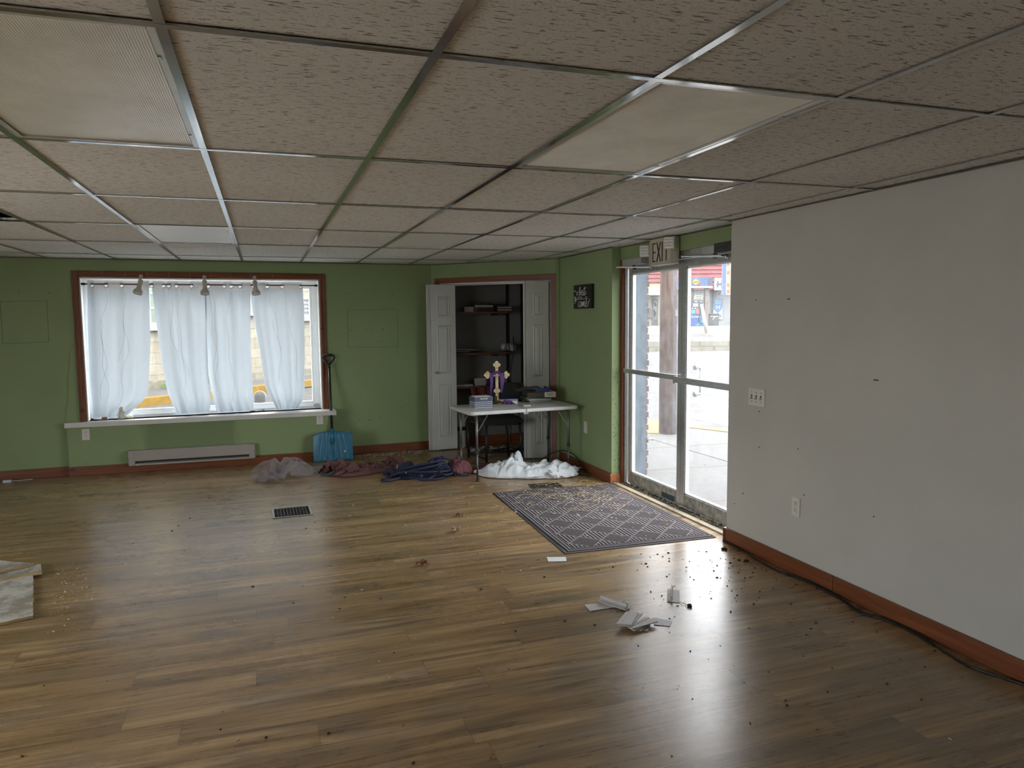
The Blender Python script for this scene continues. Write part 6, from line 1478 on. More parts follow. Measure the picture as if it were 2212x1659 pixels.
# ---- curtain rod, curtains, spotlights
CD = -0.048                                        # curtains hang just inside the recess
ROD = Frame(BACK.p(0, CD, 0), BACK.u, BACK.n)
RODZ = 1.965
t = root('curtain_rod', ROD.p(-0.6, 0, RODZ), 'thin reddish curtain rod across the window recess', 'curtain rod')
b = B(); b.cyl(ROD.p(WS0 + .02, 0, RODZ), ROD.p(WS1 - .02, 0, RODZ), .0075, n=12)
b.done('rod', M('maroon_rod', (0.14, 0.03, 0.03), 0.35), t, smooth=True)
for s in (WS0 + .03, WS1 - .03):
    b = B(); b.cyl(ROD.p(s - .018, 0, RODZ), ROD.p(s + .018, 0, RODZ), .013, n=12)
    b.done('end_bracket', BLACKMETAL, t)
CURT = sheer('white_curtain_cloth', (0.62, 0.70, 0.78), 0.22, 0.02, var=0.03)
HEM = sheer('grey_double_hem', (0.70, 0.71, 0.73), 0.2, 0.0, var=0.04)
GROM = M('dark_ring', (0.20, 0.19, 0.19), 0.35, 0.6)

def lerp_tab(tab, v):
    for (a, fa), (c, fc) in zip(tab, tab[1:]):
        if v <= c:
            u = (v - a) / (c - a)
            u = u * u * (3 - 2 * u) if False else u
            return fa + (fc - fa) * u
    return tab[-1][1]

def curtain(label, left, right, pairs, folds, amp, seed, bot):
    """left / right: (height px, px) outlines read along the hanging plane; pairs: where the rod shows between two rings"""
    def edge(tab):
        out = []
        for py, px in tab:
            s, z = ROD.px(px, py)
            out.append((2.02 - z, s))
        out.sort()
        return out
    Lt, Rt = edge(left), edge(right)
    zbot = bot
    top = 2.002
    rnd = random.Random(seed)
    ph, ph2 = rnd.uniform(0, 6.28), rnd.uniform(0, 6.28)
    segs = [(ROD.px(a, 611)[0], ROD.px(c, 611)[0]) for a, c in pairs]
    def weave(s):                                   # cloth runs in front of the rod, behind it between the rings of a pair
        w = 1.0
        for a, c in segs:
            if a <= s <= c:
                w = -1.0 if min(s - a, c - s) > 0.012 else -min(s - a, c - s) / 0.012 * 1.0
            elif a - 0.02 < s < a: w = min(w, (a - s) / 0.02)
            elif c < s < c + 0.02: w = min(w, (s - c) / 0.02)
        return w
    def pt(u, v, dd=0.0):
        z = top + (zbot - top) * v
        h = 2.02 - z
        a, c = lerp_tab(Lt, h), lerp_tab(Rt, h)
        s = a + (c - a) * u
        q = min(1.0, max(0.0, (v - 0.05) / 0.22))
        wv = sin(2 * pi * folds * u + ph + 0.5 * sin(2.2 * v + seed))
        wv = wv * abs(wv) ** 0.3
        wv += 0.35 * sin(2 * pi * folds * 2.3 * u + ph2 + 1.2 * v)
        n_ = noise.noise(V((s * 4, z * 1.2, seed * 7.1)))
        d = amp * q * (wv + 0.9 * n_) + (1 - q) * 0.011 * weave(s) + q * 0.004
        if v > 0.9:                                  # hem gathers and rests on the sill
            t_ = (v - 0.9) / 0.1
            d += 0.030 * t_ * t_ * (0.5 + noise.noise(V((u * 9, seed, 2.0))))
            z += 0.014 * t_ * abs(noise.noise(V((u * 6, seed * 3, 4.0))))
        return ROD.p(s, max(-0.055, min(0.042, d + dd)), z)
    t = root('curtain', ROD.p((Lt[0][1] + Rt[0][1]) / 2, 0, zbot), label, 'curtain', 'white sheer curtains')
    HV = 0.066
    b = B(); b.grid(lambda u, v: pt(u, HV + (1 - HV) * v), 90, 70); b.done('panel', CURT, t, smooth=True)
    b = B(); b.grid(lambda u, v: pt(u, HV * 1.02 * v), 220, 26)
    rings = [q for sg_ in segs for q in sg_ if Lt[0][1] - .01 < q < Rt[0][1] + .01]
    cut = [f for f in b.bm.faces if any((((f.calc_center_median() - BACK.o).dot(BACK.u) - r) / 0.019) ** 2 + ((f.calc_center_median().z - RODZ + 0.010) / 0.023) ** 2 < 1 for r in rings)]
    bmesh.ops.delete(b.bm, geom=cut, context='FACES')
    b.done('heading', HEM, t, smooth=True)
    for r in rings:
        b = B()
        c = ROD.p(r, 0.0, RODZ - 0.010)
        pts = [c + ROD.u * (0.0205 * cos(2 * pi * k / 24)) + V((0, 0, 0.0245 * sin(2 * pi * k / 24))) + ROD.n * (0.006 + 0.008 * cos(2 * pi * k / 24)) for k in range(25)]
        b.tube(pts, 0.0030, 6)
        b.done('grommet', GROM, t, smooth=True)
    return t, pt
c1 = curtain('white curtain with the kneeling figurine in front of its foot',
             [(600, 189), (700, 190), (820, 194), (905, 201)], [(600, 322), (740, 325), (800, 323), (840, 320), (863, 312), (876, 298), (893, 280), (905, 270)],
             ((199, 229), (263, 301)), 2.2, 0.013, 1, 0.585)
c2 = curtain('white curtain swept sideways at its foot beside the stone-building gap',
             [(600, 327), (640, 330), (700, 338), (800, 352), (850, 363), (880, 376), (905, 384)], [(600, 446), (700, 446), (800, 450), (840, 454), (868, 456), (893, 452), (905, 450)],
             ((320, 327), (353, 364), (381, 413), (451, 483)), 2.3, 0.016, 2, 0.578)
c3 = curtain('white curtain hanging straight between two spotlights',
             [(600, 440), (660, 443), (770, 449), (821, 453), (855, 459), (880, 466), (905, 473)], [(600, 541), (706, 541), (763, 542), (841, 546), (905, 548)],
             ((450, 484), (499, 518)), 2.0, 0.015, 3, 0.573)
c4 = curtain('white curtain drawn to a narrow foot on the sill nearest the shovel',
             [(600, 538), (667, 544), (725, 555), (773, 563), (835, 573), (866, 588), (888, 600), (905, 605)], [(600, 652), (667, 657), (763, 658), (841, 658), (868, 653), (882, 643), (905, 630)],
             ((534, 547), (577, 609), (649, 690)), 2.2, 0.016, 4, 0.570)

SPOTW = M('cream_spotlight', (0.50, 0.47, 0.40), 0.35, var=0.05)
for px, lab, tilt in ((305.5, 'cream spotlight above the kneeling figurine and the first stone wall gap', -0.25), (442.5, 'cream spotlight in the middle of the three over the window', 0.0),
                      (550.5, 'cream spotlight nearest the shovel of the three over the window', 0.06)):
    s, _ = SPOTF.px(px, 620, 0.03)
    t = root('spotlight', SPOTF.p(s, 0.03, 1.95), lab, 'spotlight', 'spotlights over the window')
    b = B()
    b.cyl(SPOTF.p(s, 0.012, 2.045), SPOTF.p(s, 0.030, 2.045), .020, n=14)
    b.cyl(SPOTF.p(s, 0.030, 2.045), SPOTF.p(s, 0.045, 2.00), .007, n=10)
    b.done('bracket', SPOTW, t)
    m = (BACK.u * (tilt) + BACK.n * 0.25 + V((0, 0, -1))).normalized().to_track_quat('Z', 'Y').to_matrix()
    b = B()
    b.lathe([(0.004, -.004), (0.022, 0), (0.0245, 0.012), (0.0225, 0.03), (0.023, 0.085), (0.026, 0.095), (0.044, 0.118), (0.046, 0.150), (0.043, 0.152), (0.040, 0.135), (0.012, 0.125)],
            SPOTF.p(s, 0.048, 2.005), 24, m)
    b.done('shade', SPOTW, t, smooth=True)
    b = B()
    c = SPOTF.p(s, 0.048, 2.005) + m @ V((0, 0, .142))
    b.lathe([(0.039, 0), (0.030, 0.004), (0.004, 0.006)], c, 20, m)
    b.done('lamp_face', M('lamp_face_grey', (0.45, 0.45, 0.43), 0.3), t)

# ---- string lights: wire along the casing with strands down the curtains
WIRE = M('pale_copper_wire', (0.33, 0.25, 0.17), 0.4, 0.3)
GWIRE = M('grey_green_wire', (0.20, 0.24, 0.20), 0.5)
t = root('string_lights', BACK.p(-0.56, 0.03, 2.10), 'thin wire string lights looped over the window casing and down the curtains', 'string lights')
b = B()
pts = []
rnd = random.Random(8)
tops = [(163, 588), (190, 587), (214, 586), (243, 584), (268, 588), (317, 589), (353, 586), (386, 585), (415, 585), (440, 588), (463, 588), (492, 585), (520, 588), (560, 589), (600, 587), (631, 587)]
for px, py in tops:
    s, z = BACK.px(px, py, 0.027)
    pts.append(BACK.p(s, 0.024, z))
b.tube(pts, .0016, 5)
s0_, _ = BACK.px(160, 700, .027)
pts = [BACK.p(s0_ + .012 * sin(k * 1.9) * rnd.uniform(.3, 1) - (.05 if k > 6 else 0) - .012 * max(0, k - 6), .026 if k < 7 else .004, 2.09 - k * .118) for k in range(14)]
b.tube(pts, .0016, 5)
b.done('wire', GWIRE, t)
for px in (221, 269, 318, 365, 410, 455, 498, 540, 588):
    s, z = BACK.px(px, 600, .027)
    b = B()
    b.tube([BACK.p(s, .027, 2.095), BACK.p(s + .003, .028, 2.06), BACK.p(s, .026, 2.03), BACK.p(s, .008, 2.02)], .0018, 5)
    b.done('drop_wire', WIRE, t)
STRANDS = [(c1, .24, .10, .90, 1), (c1, .55, .08, .60, 2), (c1, .58, .30, .95, 5), (c1, .22, .28, .86, 9), (c2, .33, .12, .85, 3), (c2, .48, .04, .72, 4), (c2, .42, .34, .92, 7),
           (c3, .18, .06, .88, 6), (c3, .16, .10, .84, 11), (c3, .50, .08, .92, 8), (c4, .42, .12, .55, 10), (c4, .40, .30, .78, 12), (c4, .78, .18, .80, 13)]
for (cc, fn), u0, v0, v1, sd in STRANDS:
    pts = []
    rr = random.Random(sd)
    p1, p2 = rr.uniform(0, 6), rr.uniform(0, 6)
    for k in range(40):
        v = v0 + (v1 - v0) * k / 39
        u = u0 + .045 * sin(9 * v + p1) + .03 * sin(19 * v + p2)
        pts.append(fn(u, v, .008))
    b = B()
    b.tube(pts, .0013, 4)
    b.done('strand', M('strand_grey', (0.40, 0.38, 0.36), 0.5), t)

# ---- things on the sill
SW = M('white_bisque', (0.62, 0.60, 0.50), 0.5, var=0.12, vscale=40)
def sillp(px, py): return onp(px, py, (0, 0, wz0), (0, 0, 1))
p = sillp(263, 905)
t = root('figurine', (p.x, p.y, wz0), 'white kneeling robed figurine standing upright on the window sill', 'figurine', 'white bisque figurines on the sill')
b = B()
b.lathe([(.036, 0), (.034, .03), (.026, .065), (.018, .088), (.010, .096)], (p.x, p.y, wz0), 18)
b.ball((p.x + .03, p.y - .01, wz0 + .022), (.034, .02, .022))
b.done('robe', SW, t, smooth=True)
b = B(); b.ball((p.x + .004, p.y, wz0 + .112), (.014, .014, .018)); b.lathe([(.018, .09), (.016, .118), (.008, .130), (.001, .132)], (p.x - .002, p.y + .002, wz0), 14); b.done('head', SW, t, smooth=True)
b = B(); b.tube([(p.x + .012, p.y - .012, wz0 + .082), (p.x + .030, p.y - .014, wz0 + .066), (p.x + .048, p.y - .008, wz0 + .066)], [.007, .006, .004], 8); b.done('arms', SW, t, smooth=True)
p = sillp(282, 903)
t = root('figurine', (p.x, p.y, wz0), 'tiny white manger figurine beside the kneeling figurine', 'figurine', 'white bisque figurines on the sill')
b = B(); b.lathe([(.024, 0), (.022, .004), (.026, .022), (.022, .022), (.018, .014)], (p.x, p.y, wz0), 14); b.done('crib', SW, t, smooth=True)
b = B(); b.ball((p.x, p.y, wz0 + .022), (.020, .012, .010)); b.ball((p.x - .014, p.y, wz0 + .030), .007); b.done('infant', SW, t, smooth=True)
p = sillp(318, 899)
t = root('figurine', (p.x, p.y, wz0), 'white figurine lying on its side on the window sill', 'figurine', 'white bisque figurines on the sill')
b = B()
m = Matrix.Rotation(radians(90), 3, 'Y')
b.lathe([(.006, -.09), (.030, -.085), (.032, -.03), (.026, .02), (.018, .045), (.012, .05)], (p.x, p.y, wz0 + .031), 16, m)
b.done('robe', SW, t, smooth=True)
b = B(); b.tube([(p.x + .05, p.y, wz0 + .035), (p.x + .075, p.y, wz0 + .045), (p.x + .098, p.y, wz0 + .060)], [.012, .010, .013], 10); b.done('head', SW, t, smooth=True)
for (x0, y0, x1, y1, wdt, hh, nm, lab, mt) in (
    (194, 907, 258, 902, .022, .014, 'wood_strip', 'dark wooden strip lying on the sill beside the kneeling figurine', M('dark_strip', (.10, .055, .05), .5)),
    (541, 889, 596, 885, .025, .008, 'flat_bar', 'thin dark bar lying on the sill near the shovel', M('dark_bar', (.06, .06, .06), .4))):
    a, c = sillp(x0, y0), sillp(x1, y1)
    t = root(nm, (a + c) / 2, lab, 'strip')
    b = B()
    ux = (c - a).normalized(); nx = V((-ux.y, ux.x, 0))
    b.hexa([a, c, c + nx * wdt, a + nx * wdt] + [q + V((0, 0, hh)) for q in (a, c, c + nx * wdt, a + nx * wdt)])
    b.done('bar', mt, t, bevel=.002)
a = sillp(224, 907)
t = root('hinge_clip', a, 'small brown clip lying across the dark wooden strip on the sill', 'clip')
b = B(); b.box((a.x, a.y - .012, wz0 + .006), (.085, .03, .012)); b.box((a.x + .01, a.y - .008, wz0 + .022), (.05, .02, .02)); b.done('clip', M('brown_clip', (.22, .15, .12), .5), t, bevel=.003)
a = sillp(567, 887)
t = root('sill_latch', a, 'small pale metal latch lying at the middle of the dark bar on the sill', 'latch')
b = B(); b.box((a.x, a.y - .01, wz0 + .010), (.045, .022, .018)); b.tube([(a.x - .02, a.y - .02, wz0 + .012), (a.x - .045, a.y - .025, wz0 + .006)], .004, 6); b.done('latch', CHROME, t, bevel=.002)

# ================================================================== snow shovel
def shovel():
    g = onp(710, 778, BACK.p(0, 0.06, 0), BACK.n)          # grip leans on the window casing
    f0 = V((0.474, 8.29, 0)); f1 = V((0.905, 8.30, 0))    # foot of the scoop on the floor
    sock = onp(717, 940, (0, 8.345, 0), (0, 1, 0))
    t = root('snow_shovel', ((f0.x + f1.x) / 2, 8.33, 0), 'blue plastic snow shovel with black handle leaning beside the window', 'shovel')
    ux = (f1 - f0).normalized()
    mid = (f0 + f1) / 2
    uz = (sock - mid)
    uz = (uz - ux * uz.dot(ux)).normalized()
    nz = ux.cross(uz)                                      # roughly towards the room or wall
    if nz.y > 0: nz = -nz
    wd = (f1 - f0).length
    hg = 0.325
    BLUE = M('blue_plastic', (0.025, 0.165, 0.27), 0.38, var=0.1)
    def face(u, v, d=0.0):
        # u across 0..1, v up 0..1 : slightly dished, diagonal pressed ribs, rounded top corners
        x = (u - .5) * wd
        top = hg - 0.035 * abs(2 * u - 1) ** 2.5
        z = v * top
        bend = 0.040 * (2 * u - 1) ** 2 * (0.25 + 0.75 * v) + 0.02 * (1 - v) ** 2
        rib = 0.0
        for k, c in enumerate((-.40, -.24, -.09, .09, .24, .40)):
            lean = -0.16 * c * 2.2 * (v - 0.15)
            cc = c - lean * (1 - v) * 0.9 - c * 0.35 * v
            rib += 0.011 * math.exp(-((u - .5 - cc) / 0.020) ** 2) * min(1, 5 * v) * min(1, max(0, 4 * (0.98 - v)))
        return mid + ux * x + uz * z + nz * (bend + rib + d + 0.02)
    b = B(); b.grid(lambda u, v: face(u, v), 110, 50); sc = b.done('scoop', BLUE, t, smooth=True, solid=.005)
    b = B(); b.tube([face(k / 20, 0.005) for k in range(21)], .0065, 8); b.done('wear_edge', BLUE, sc, smooth=True)
    b = B(); b.tube([face(k / 24, 0.995) for k in range(25)], .006, 8); b.done('top_rim', BLUE, sc, smooth=True)
    b = B(); b.lathe([(.012, -.0005), (.016, .001), (.008, .002)], face(.80, .30, .012), 7, nz.to_track_quat('Z', 'Y').to_matrix()); b.done('torn_sticker', M('torn_label', (.42, .43, .42), .8, var=.4, vscale=90), sc)
    ps = mid + uz * (hg * 0.62) + nz * 0.018
    pt = g - (g - ps).normalized() * 0.055
    ax = (pt - ps).normalized()
    b = B(); b.cyl(ps, ps + ax * .155, .021, .024, 16); b.cyl(ps - ax * .12, ps, .006, .020, 16); b.done('socket', BLUE, sc, smooth=True)
    b = B(); b.cyl(ps + ax * .05, pt, .0155, n=16); b.done('shaft', M('black_shaft', (.012, .02, .016), .35), t, smooth=True)
    top = pt
    side = (ux - ax * ux.dot(ax)).normalized()
    ring = [(0, -.03), (0, .0), (.018, .022), (.052, .055), (.066, .085), (.055, .108), (.03, .114), (-.03, .114), (-.055, .108), (-.066, .085), (-.052, .055), (-.018, .022), (0, .0)]
    pts = [top + side * a + ax * c for a, c in ring]
    b = B(); b.tube(pts[1:], .0115, 10); b.cyl(top - ax * .03, top + ax * .014, .0195, n=14)
    b.cyl(top + side * -.045 + ax * .113, top + side * .045 + ax * .113, .0155, n=12)
    b.done('grip', DARK, t, smooth=True)
shovel()

# ================================================================== folding table with everything on it
TZ = 0.69
TC = V((2.385, 6.955, 0))
ta = atan2(0.08, 1.103)
ex, ey = V((cos(ta), sin(ta), 0)), V((-sin(ta), cos(ta), 0))
def tp(a, c, z): return TC + ex * a + ey * c + V((0, 0, z))
t = table = root('folding_table', (TC.x, TC.y, 0), 'white plastic folding table on thin grey metal legs', 'table')
def rrect(hx, hy, r, n=8):
    out = []
    for cx, cy, a0 in ((hx - r, hy - r, 0), (-hx + r, hy - r, 90), (-hx + r, -hy + r, 180), (hx - r, -hy + r, 270)):
        for k in range(n + 1):
            a = radians(a0 + 90 * k / n)
            out.append((cx + r * cos(a), cy + r * sin(a)))
    return out
TW = M('table_plastic', (0.58, 0.585, 0.575), 0.45, var=0.06, bump=.05, bscale=200)
for sx in (-1, 1):
    b = B()
    ring = [(a, c) for a, c in rrect(.59, .305, .05)]
    poly = []
    half = []
    for a, c in ring:
        if a * sx >= 0: half.append((a, c))
    half = sorted(half, key=lambda q: atan2(q[1], q[0] * sx))
    poly = [(sx * .002, -.305)] + [(a, c) for a, c in half] + [(sx * .002, .305)]
    b.prism(poly, lambda a, c, d: tp(a, c, d), TZ - .035, TZ)
    b.done('tabletop', TW, t, bevel=.008, seg=3)
b = B(); b.cyl(tp(0, -.29, TZ - .042), tp(0, .29, TZ - .042), .008, n=10); b.box(tp(0, -.285, TZ - .042), (.05, .03, .02)); b.done('hinge', M('grey_hinge', (.3, .29, .26), .4, .7), t)
LEG = M('grey_leg_steel', (0.17, 0.17, 0.17), 0.4, 0.7, var=.1)
LEGI = M('lower_leg_steel', (0.12, 0.12, 0.125), 0.35, 0.8, var=.1)
for sx in (-1, 1):
    for sy in (-1, 1):
        top = tp(sx * .495, sy * .235, TZ - .035)
        ft = tp(sx * .495, sy * .24, .0)
        kn = top + (ft - top) * .56
        b = B(); b.cyl(kn, top, .0125, n=12); l = b.done('leg', LEG, t, smooth=True)
        b = B(); b.cyl(ft + V((0, 0, .012)), kn + V((0, 0, .02)), .0095, n=12); b.done('leg_extension', LEGI, l, smooth=True)
        b = B(); b.cyl(kn - V((0, 0, .018)), kn + V((0, 0, .018)), .0165, n=12); b.done('collar', DARK, l)
        b = B(); b.cyl(ft, ft + V((0, 0, .03)), .0145, n=12); b.done('foot', DARK, l)
        b = B(); b.tube([tp(sx * .495, sy * .235, TZ - .20), tp(sx * .47, sy * .235, TZ - .185), tp(sx * .38, sy * .235, TZ - .045)], .006, 8); b.done('brace', CHROME, t)
    b = B(); b.cyl(tp(sx * .495, -.235, TZ - .055), tp(sx * .495, .235, TZ - .055), .011, n=10)
    b.done('cross_tube', LEG, t)

GOLD = M('worn_gold', (0.66, 0.55, 0.33), 0.30, 0.8, var=0.45, vscale=90, bump=.6, bscale=140)
PURPLE = M('purple_satin', (0.13, 0.028, 0.26), 0.35, var=.1, sheen=.4)
def on_table(px, py): return onp(px, py, (0, 0, TZ), (0, 0, 1))
# ---- standing cross
cb = on_table(1074, 872)
fx = V((0.96, -0.28, 0)).normalized(); fn = V((-0.28, -0.96, 0)).normalized()
t = root('altar_cross', (cb.x, cb.y, TZ), 'ornate gold standing cross draped with a purple ribbon', 'cross')
b = B(); b.lathe([(.075, 0), (.075, .006), (.060, .012), (.052, .020), (.030, .028), (.022, .040), (.026, .048), (.017, .060), (.020, .072), (.013, .08)], cb, 24)
b.done('stand', M('dark_brass', (.26, .20, .10), .3, .9, var=.3, vscale=40), t, smooth=True)
def cp(a, z, d=0.0): return V((cb.x, cb.y, TZ)) + fx * a + fn * d + V((0, 0, z))
b = B()
def bar(b, a0, z0, a1, z1, w, th):
    e = V((a1 - a0, z1 - z0)).normalized(); q = V((-e.y, e.x)) * w / 2
    b.prism([(a0 + q.x, z0 + q.y), (a0 - q.x, z0 - q.y), (a1 - q.x, z1 - q.y), (a1 + q.x, z1 + q.y)], lambda a, z, d: cp(a, z, d), -th / 2, th / 2)
bar(b, 0, .07, 0, .385, .030, .016)
bar(b, -.072, .300, .072, .300, .026, .016)
def quatre(b, a, z, r, th):
    for da, dz in ((r * .62, 0), (-r * .62, 0), (0, r * .62), (0, -r * .62)):
        b.cyl(cp(a + da, z + dz, -th / 2), cp(a + da, z + dz, th / 2), r * .62, n=14)
    b.cyl(cp(a, z, -th / 2 - .004), cp(a, z, th / 2 + .004), r * .55, n=14)
for a, z, r in ((0, .405, .032), (-.096, .300, .031), (.096, .300, .031), (0, .300, .024), (0, .135, .030)): quatre(b, a, z, r, .016)
b.done('cross_body', GOLD, t, bevel=.0015)
b = B()
for k in range(9):
    z = .16 + .014 * k
    b.ball(cp(0, z, .008), (.004, .004, .005), u=8, v=6)
b.done('bead', GOLD, t, smooth=True)
def ribbon(pts, w, axis):
    """flat strip along pts, width along axis"""
    b = B()
    ax = V(axis)
    n_ = len(pts) - 1
    def f(u, v):
        x = u * n_; i = min(int(x), n_ - 1); q = x - i
        p = V(pts[i]).lerp(V(pts[i + 1]), q)
        ww = w[i] + (w[min(i + 1, n_)] - w[i]) * q if isinstance(w, (list, tuple)) else w
        return p + ax * (v - .5) * ww
    b.grid(f, n_ * 4, 6)
    return b
b = ribbon([cp(-.062, .298, .012), cp(-.03, .312, .013), cp(0, .33, .014), cp(.03, .315, .013), cp(.062, .302, .012)], .030, (0, 0, 1)); rb = b.done('ribbon', PURPLE, t, smooth=True, solid=.001)
for a, z1, ww in ((-.058, .085, .036), (.052, .115, .048)):
    b = B()
    def f(u, v, a=a, z1=z1, ww=ww):
        z = .312 + (z1 - .312) * u
        w_ = ww * (1 - .75 * u ** 1.6)
        return cp(a + (v - .5) * w_ + .004 * sin(5 * u), z, .013 + .005 * sin(v * 7 + 2 * u))
    b.grid(f, 24, 8); b.done('ribbon_tail', PURPLE, t, smooth=True, solid=.001)

# ---- gingham box
g0 = on_table(1026, 882); g1 = on_table(1064.5, 879.5)
gu = (g1 - g0).normalized(); gn = V((-gu.y, gu.x, 0)); gw = (g1 - g0).length; gd = .15; gh = .072
def gp(a, c, z): return g0 + gu * a + gn * c + V((0, 0, z))
m, nt, p = newmat('gingham_check')
n = N(nt)
x, y, z = n.xyz(n.obj())
def band(q): return n.math('GREATER_THAN', n.math('FRACT', n.math('DIVIDE', q, .0175)), .45)
vb = n.math('ADD', band(n.math('ADD', x, n.math('MULTIPLY', y, 1.0))), band(z))
c = n.ramp(n.math('MULTIPLY', vb, .5), [(0.0, (.72, .74, .78)), (.45, (.16, .19, .26)), (.9, (.025, .035, .07))])
nt.links.new(c, p.inputs['Base Color']); p.inputs['Roughness'].default_value = .6
GING = m
t = root('keepsake_box', (g0 + gu * gw / 2 + gn * gd / 2), 'navy gingham box with slate lid and white scroll ornament', 'box')
def gbox(a0, a1, c0, c1, z0, z1): 
    b = B(); b.hexa([gp(a0, c0, z0), gp(a1, c0, z0), gp(a1, c1, z0), gp(a0, c1, z0), gp(a0, c0, z1), gp(a1, c0, z1), gp(a1, c1, z1), gp(a0, c1, z1)]); return b
gbox(0, gw, 0, gd, 0, gh).done('body', GING, t, bevel=.001)
gbox(-.003, gw + .003, -.003, gd + .003, gh - .002, gh + .034).done('lid', M('slate_lid', (.075, .085, .105), .55), t, bevel=.002)
gbox(.01, gw - .01, .015, gd - .01, gh + .033, gh + .040).done('lid_top', M('pale_lid_top', (.62, .64, .66), .6), t, bevel=.003)
b = B()
for k in (-1, 1):
    pts = [gp(gw / 2 + k * (.008 + .033 * u), -.004, gh + .016 + .007 * sin(u * 9)) for u in [q / 16 for q in range(17)]]
    b.tube(pts, .0028, 6)
    b.ball(gp(gw / 2 + k * .030, -.004, gh + .022), (.005, .003, .005), u=8, v=6)
pts = [gp(gw / 2 + .008 * cos(q * pi / 8), -.004, gh + .016 + .010 * sin(q * pi / 8)) for q in range(17)]
b.tube(pts, .002, 6)
b.done('scroll_ornament', M('white_ornament', (.75, .74, .70), .5), t)

# ---- stack of folders and books at the right
def slab(name, label, cat, c, sx, sy, h, rz, zb, mat, group=None):
    t = root(name, (c[0], c[1], zb), label, cat, group, rz=rz)
    return t
s0 = on_table(1168, 868)
BK = (s0.x, s0.y + .10)
STACK = 'folders and books stacked on the white table'
z = TZ
t = root('paper_folder', (BK[0], BK[1], z), 'thin grey folder at the bottom of the stack on the table', 'folder', STACK, rz=.05)
b = B(); b.mm((-.135, -.11, 0.001), (.11, .11, .012)); b.done('cover', M('grey_folder', (.36, .34, .33), .6), t, local=True, bevel=.001)
z += .0125
t = root('ring_binder', (BK[0] - .01, BK[1], z), 'teal green ring binder under the thick white-spined book', 'binder', STACK, rz=.02)
TEAL = M('teal_binder', (.025, .105, .088), .45)
b = B(); b.hexa([(-.15, -.11, 0), (.12, -.11, 0), (.12, .12, 0), (-.15, .12, 0), (-.15, -.11, .0355), (.12, -.11, .026), (.12, .12, .026), (-.15, .12, .0355)]); b.done('cover', TEAL, t, local=True, bevel=.004)
b = B(); b.hexa([(-.13, -.114, .004), (.123, -.114, .004), (.123, .1, .004), (-.13, .1, .004), (-.13, -.114, .026), (.123, -.114, .019), (.123, .1, .019), (-.13, .1, .026)]); b.done('pages', M('grey_pages', (.45, .47, .46), .7, var=.2, vscale=200, stretch=(1, 1, 20)), t, local=True)
b = B()
for k in range(2): b.tube([(-.146 + .012 * cos(a * pi / 6), -.113 - k * .001, .026 + .014 * sin(a * pi / 6)) for a in range(13)], .002, 6)
b.done('ring', CHROME, t, local=True)
z += .036
tilt = .0
t = root('thick_book', (BK[0] + .025, BK[1] - .01, z), 'thick brown book with a pale lettered spine in the middle of the stack', 'book', STACK, rz=-.10)
b = B(); b.mm((-.165, -.115, .004), (.10, .095, .052)); b.done('pages', M('brown_book_block', (.085, .055, .035), .7, var=.3, vscale=120, stretch=(1, 1, 14)), t, local=True)
b = B(); b.mm((-.17, -.12, 0), (.105, .10, .004)); b.mm((-.17, -.12, .052), (.105, .10, .056)); b.done('cover', M('dark_book_cover', (.07, .05, .04), .5), t, local=True)
b = B(); b.mm((.02, -.1215, 0.0005), (.145, -.116, .0565)); b.mm((.104, -.12, 0.0005), (.145, .10, .0565)); sp = b.done('spine', M('pale_spine', (.58, .56, .47), .6), t, local=True, bevel=.003)
b = B()
for k in range(4): b.mm((.045 + .017 * k, -.1222, .018), (.055 + .017 * k, -.1214, .042))
b.done('spine_print', M('grey_print', (.30, .29, .26), .7), sp, local=True)
z += .057
t = root('ring_binder', (BK[0] - .03, BK[1] + .01, z), 'navy binder with a bright blue spine on top of the stack', 'binder', STACK, rz=-.16)
b = B(); b.hexa([(-.215, -.12, .018), (.055, -.12, 0), (.055, .12, 0), (-.215, .12, .018), (-.215, -.12, .022), (.055, -.12, .004), (.055, .12, .004), (-.215, .12, .022)])
b.hexa([(-.215, -.12, .024), (.055, -.12, .038), (.055, .12, .038), (-.215, .12, .024), (-.215, -.12, .028), (.055, -.12, .042), (.055, .12, .042), (-.215, .12, .028)])
b.done('cover', M('charcoal_binder', (.055, .058, .068), .5), t, local=True)
b = B(); b.mm((.055, -.12, 0), (.062, .12, .042)); b.mm((.0, -.1215, 0), (.135, -.119, .042)); b.mm((.128, -.12, 0), (.135, .12, .042)); b.done('spine', M('royal_blue', (.012, .030, .13), .45), t, local=True, bevel=.001)
b = B(); b.tube([(-.005 + .013 * cos(a * pi / 6), -.121, .021 + .014 * sin(a * pi / 6)) for a in range(13)], .002, 6); b.done('ring', CHROME, t, local=True)

# ---- blue book, tied scroll and small slips
bb = on_table(1094, 868)
t = root('blue_book', (bb.x + .02, bb.y + .10, TZ), 'flat bright blue book lying behind the cross base', 'book', rz=-.1)
b = B(); b.mm((-.10, -.12, .001), (.12, .10, .006)); b.mm((-.10, -.12, .030), (.12, .10, .035)); b.mm((-.10, -.12, .001), (-.094, .10, .035)); b.done('cover', M('cobalt_cover', (.010, .035, .15), .4), t, local=True, bevel=.001)
b = B(); b.mm((-.094, -.114, .006), (.115, .094, .030)); b.done('pages', M('book_pages', (.5, .5, .48), .8), t, local=True)
ss = on_table(1102, 873)
t = root('paper_scroll', (ss.x, ss.y, TZ), 'rolled white paper tied with a purple ribbon bow beside the cross', 'scroll')
su = V((.97, -.22, 0)); 
b = B(); b.cyl(ss - su * .05 + V((0, 0, .018)), ss + su * .075 + V((0, 0, .018)), .017, n=20); b.done('roll', M('white_paper', (.70, .72, .75), .7), t, smooth=True)
b = B(); b.cyl(ss - su * .045 + V((0, 0, .018)), ss + su * .02 + V((0, 0, .018)), .0195, n=20)
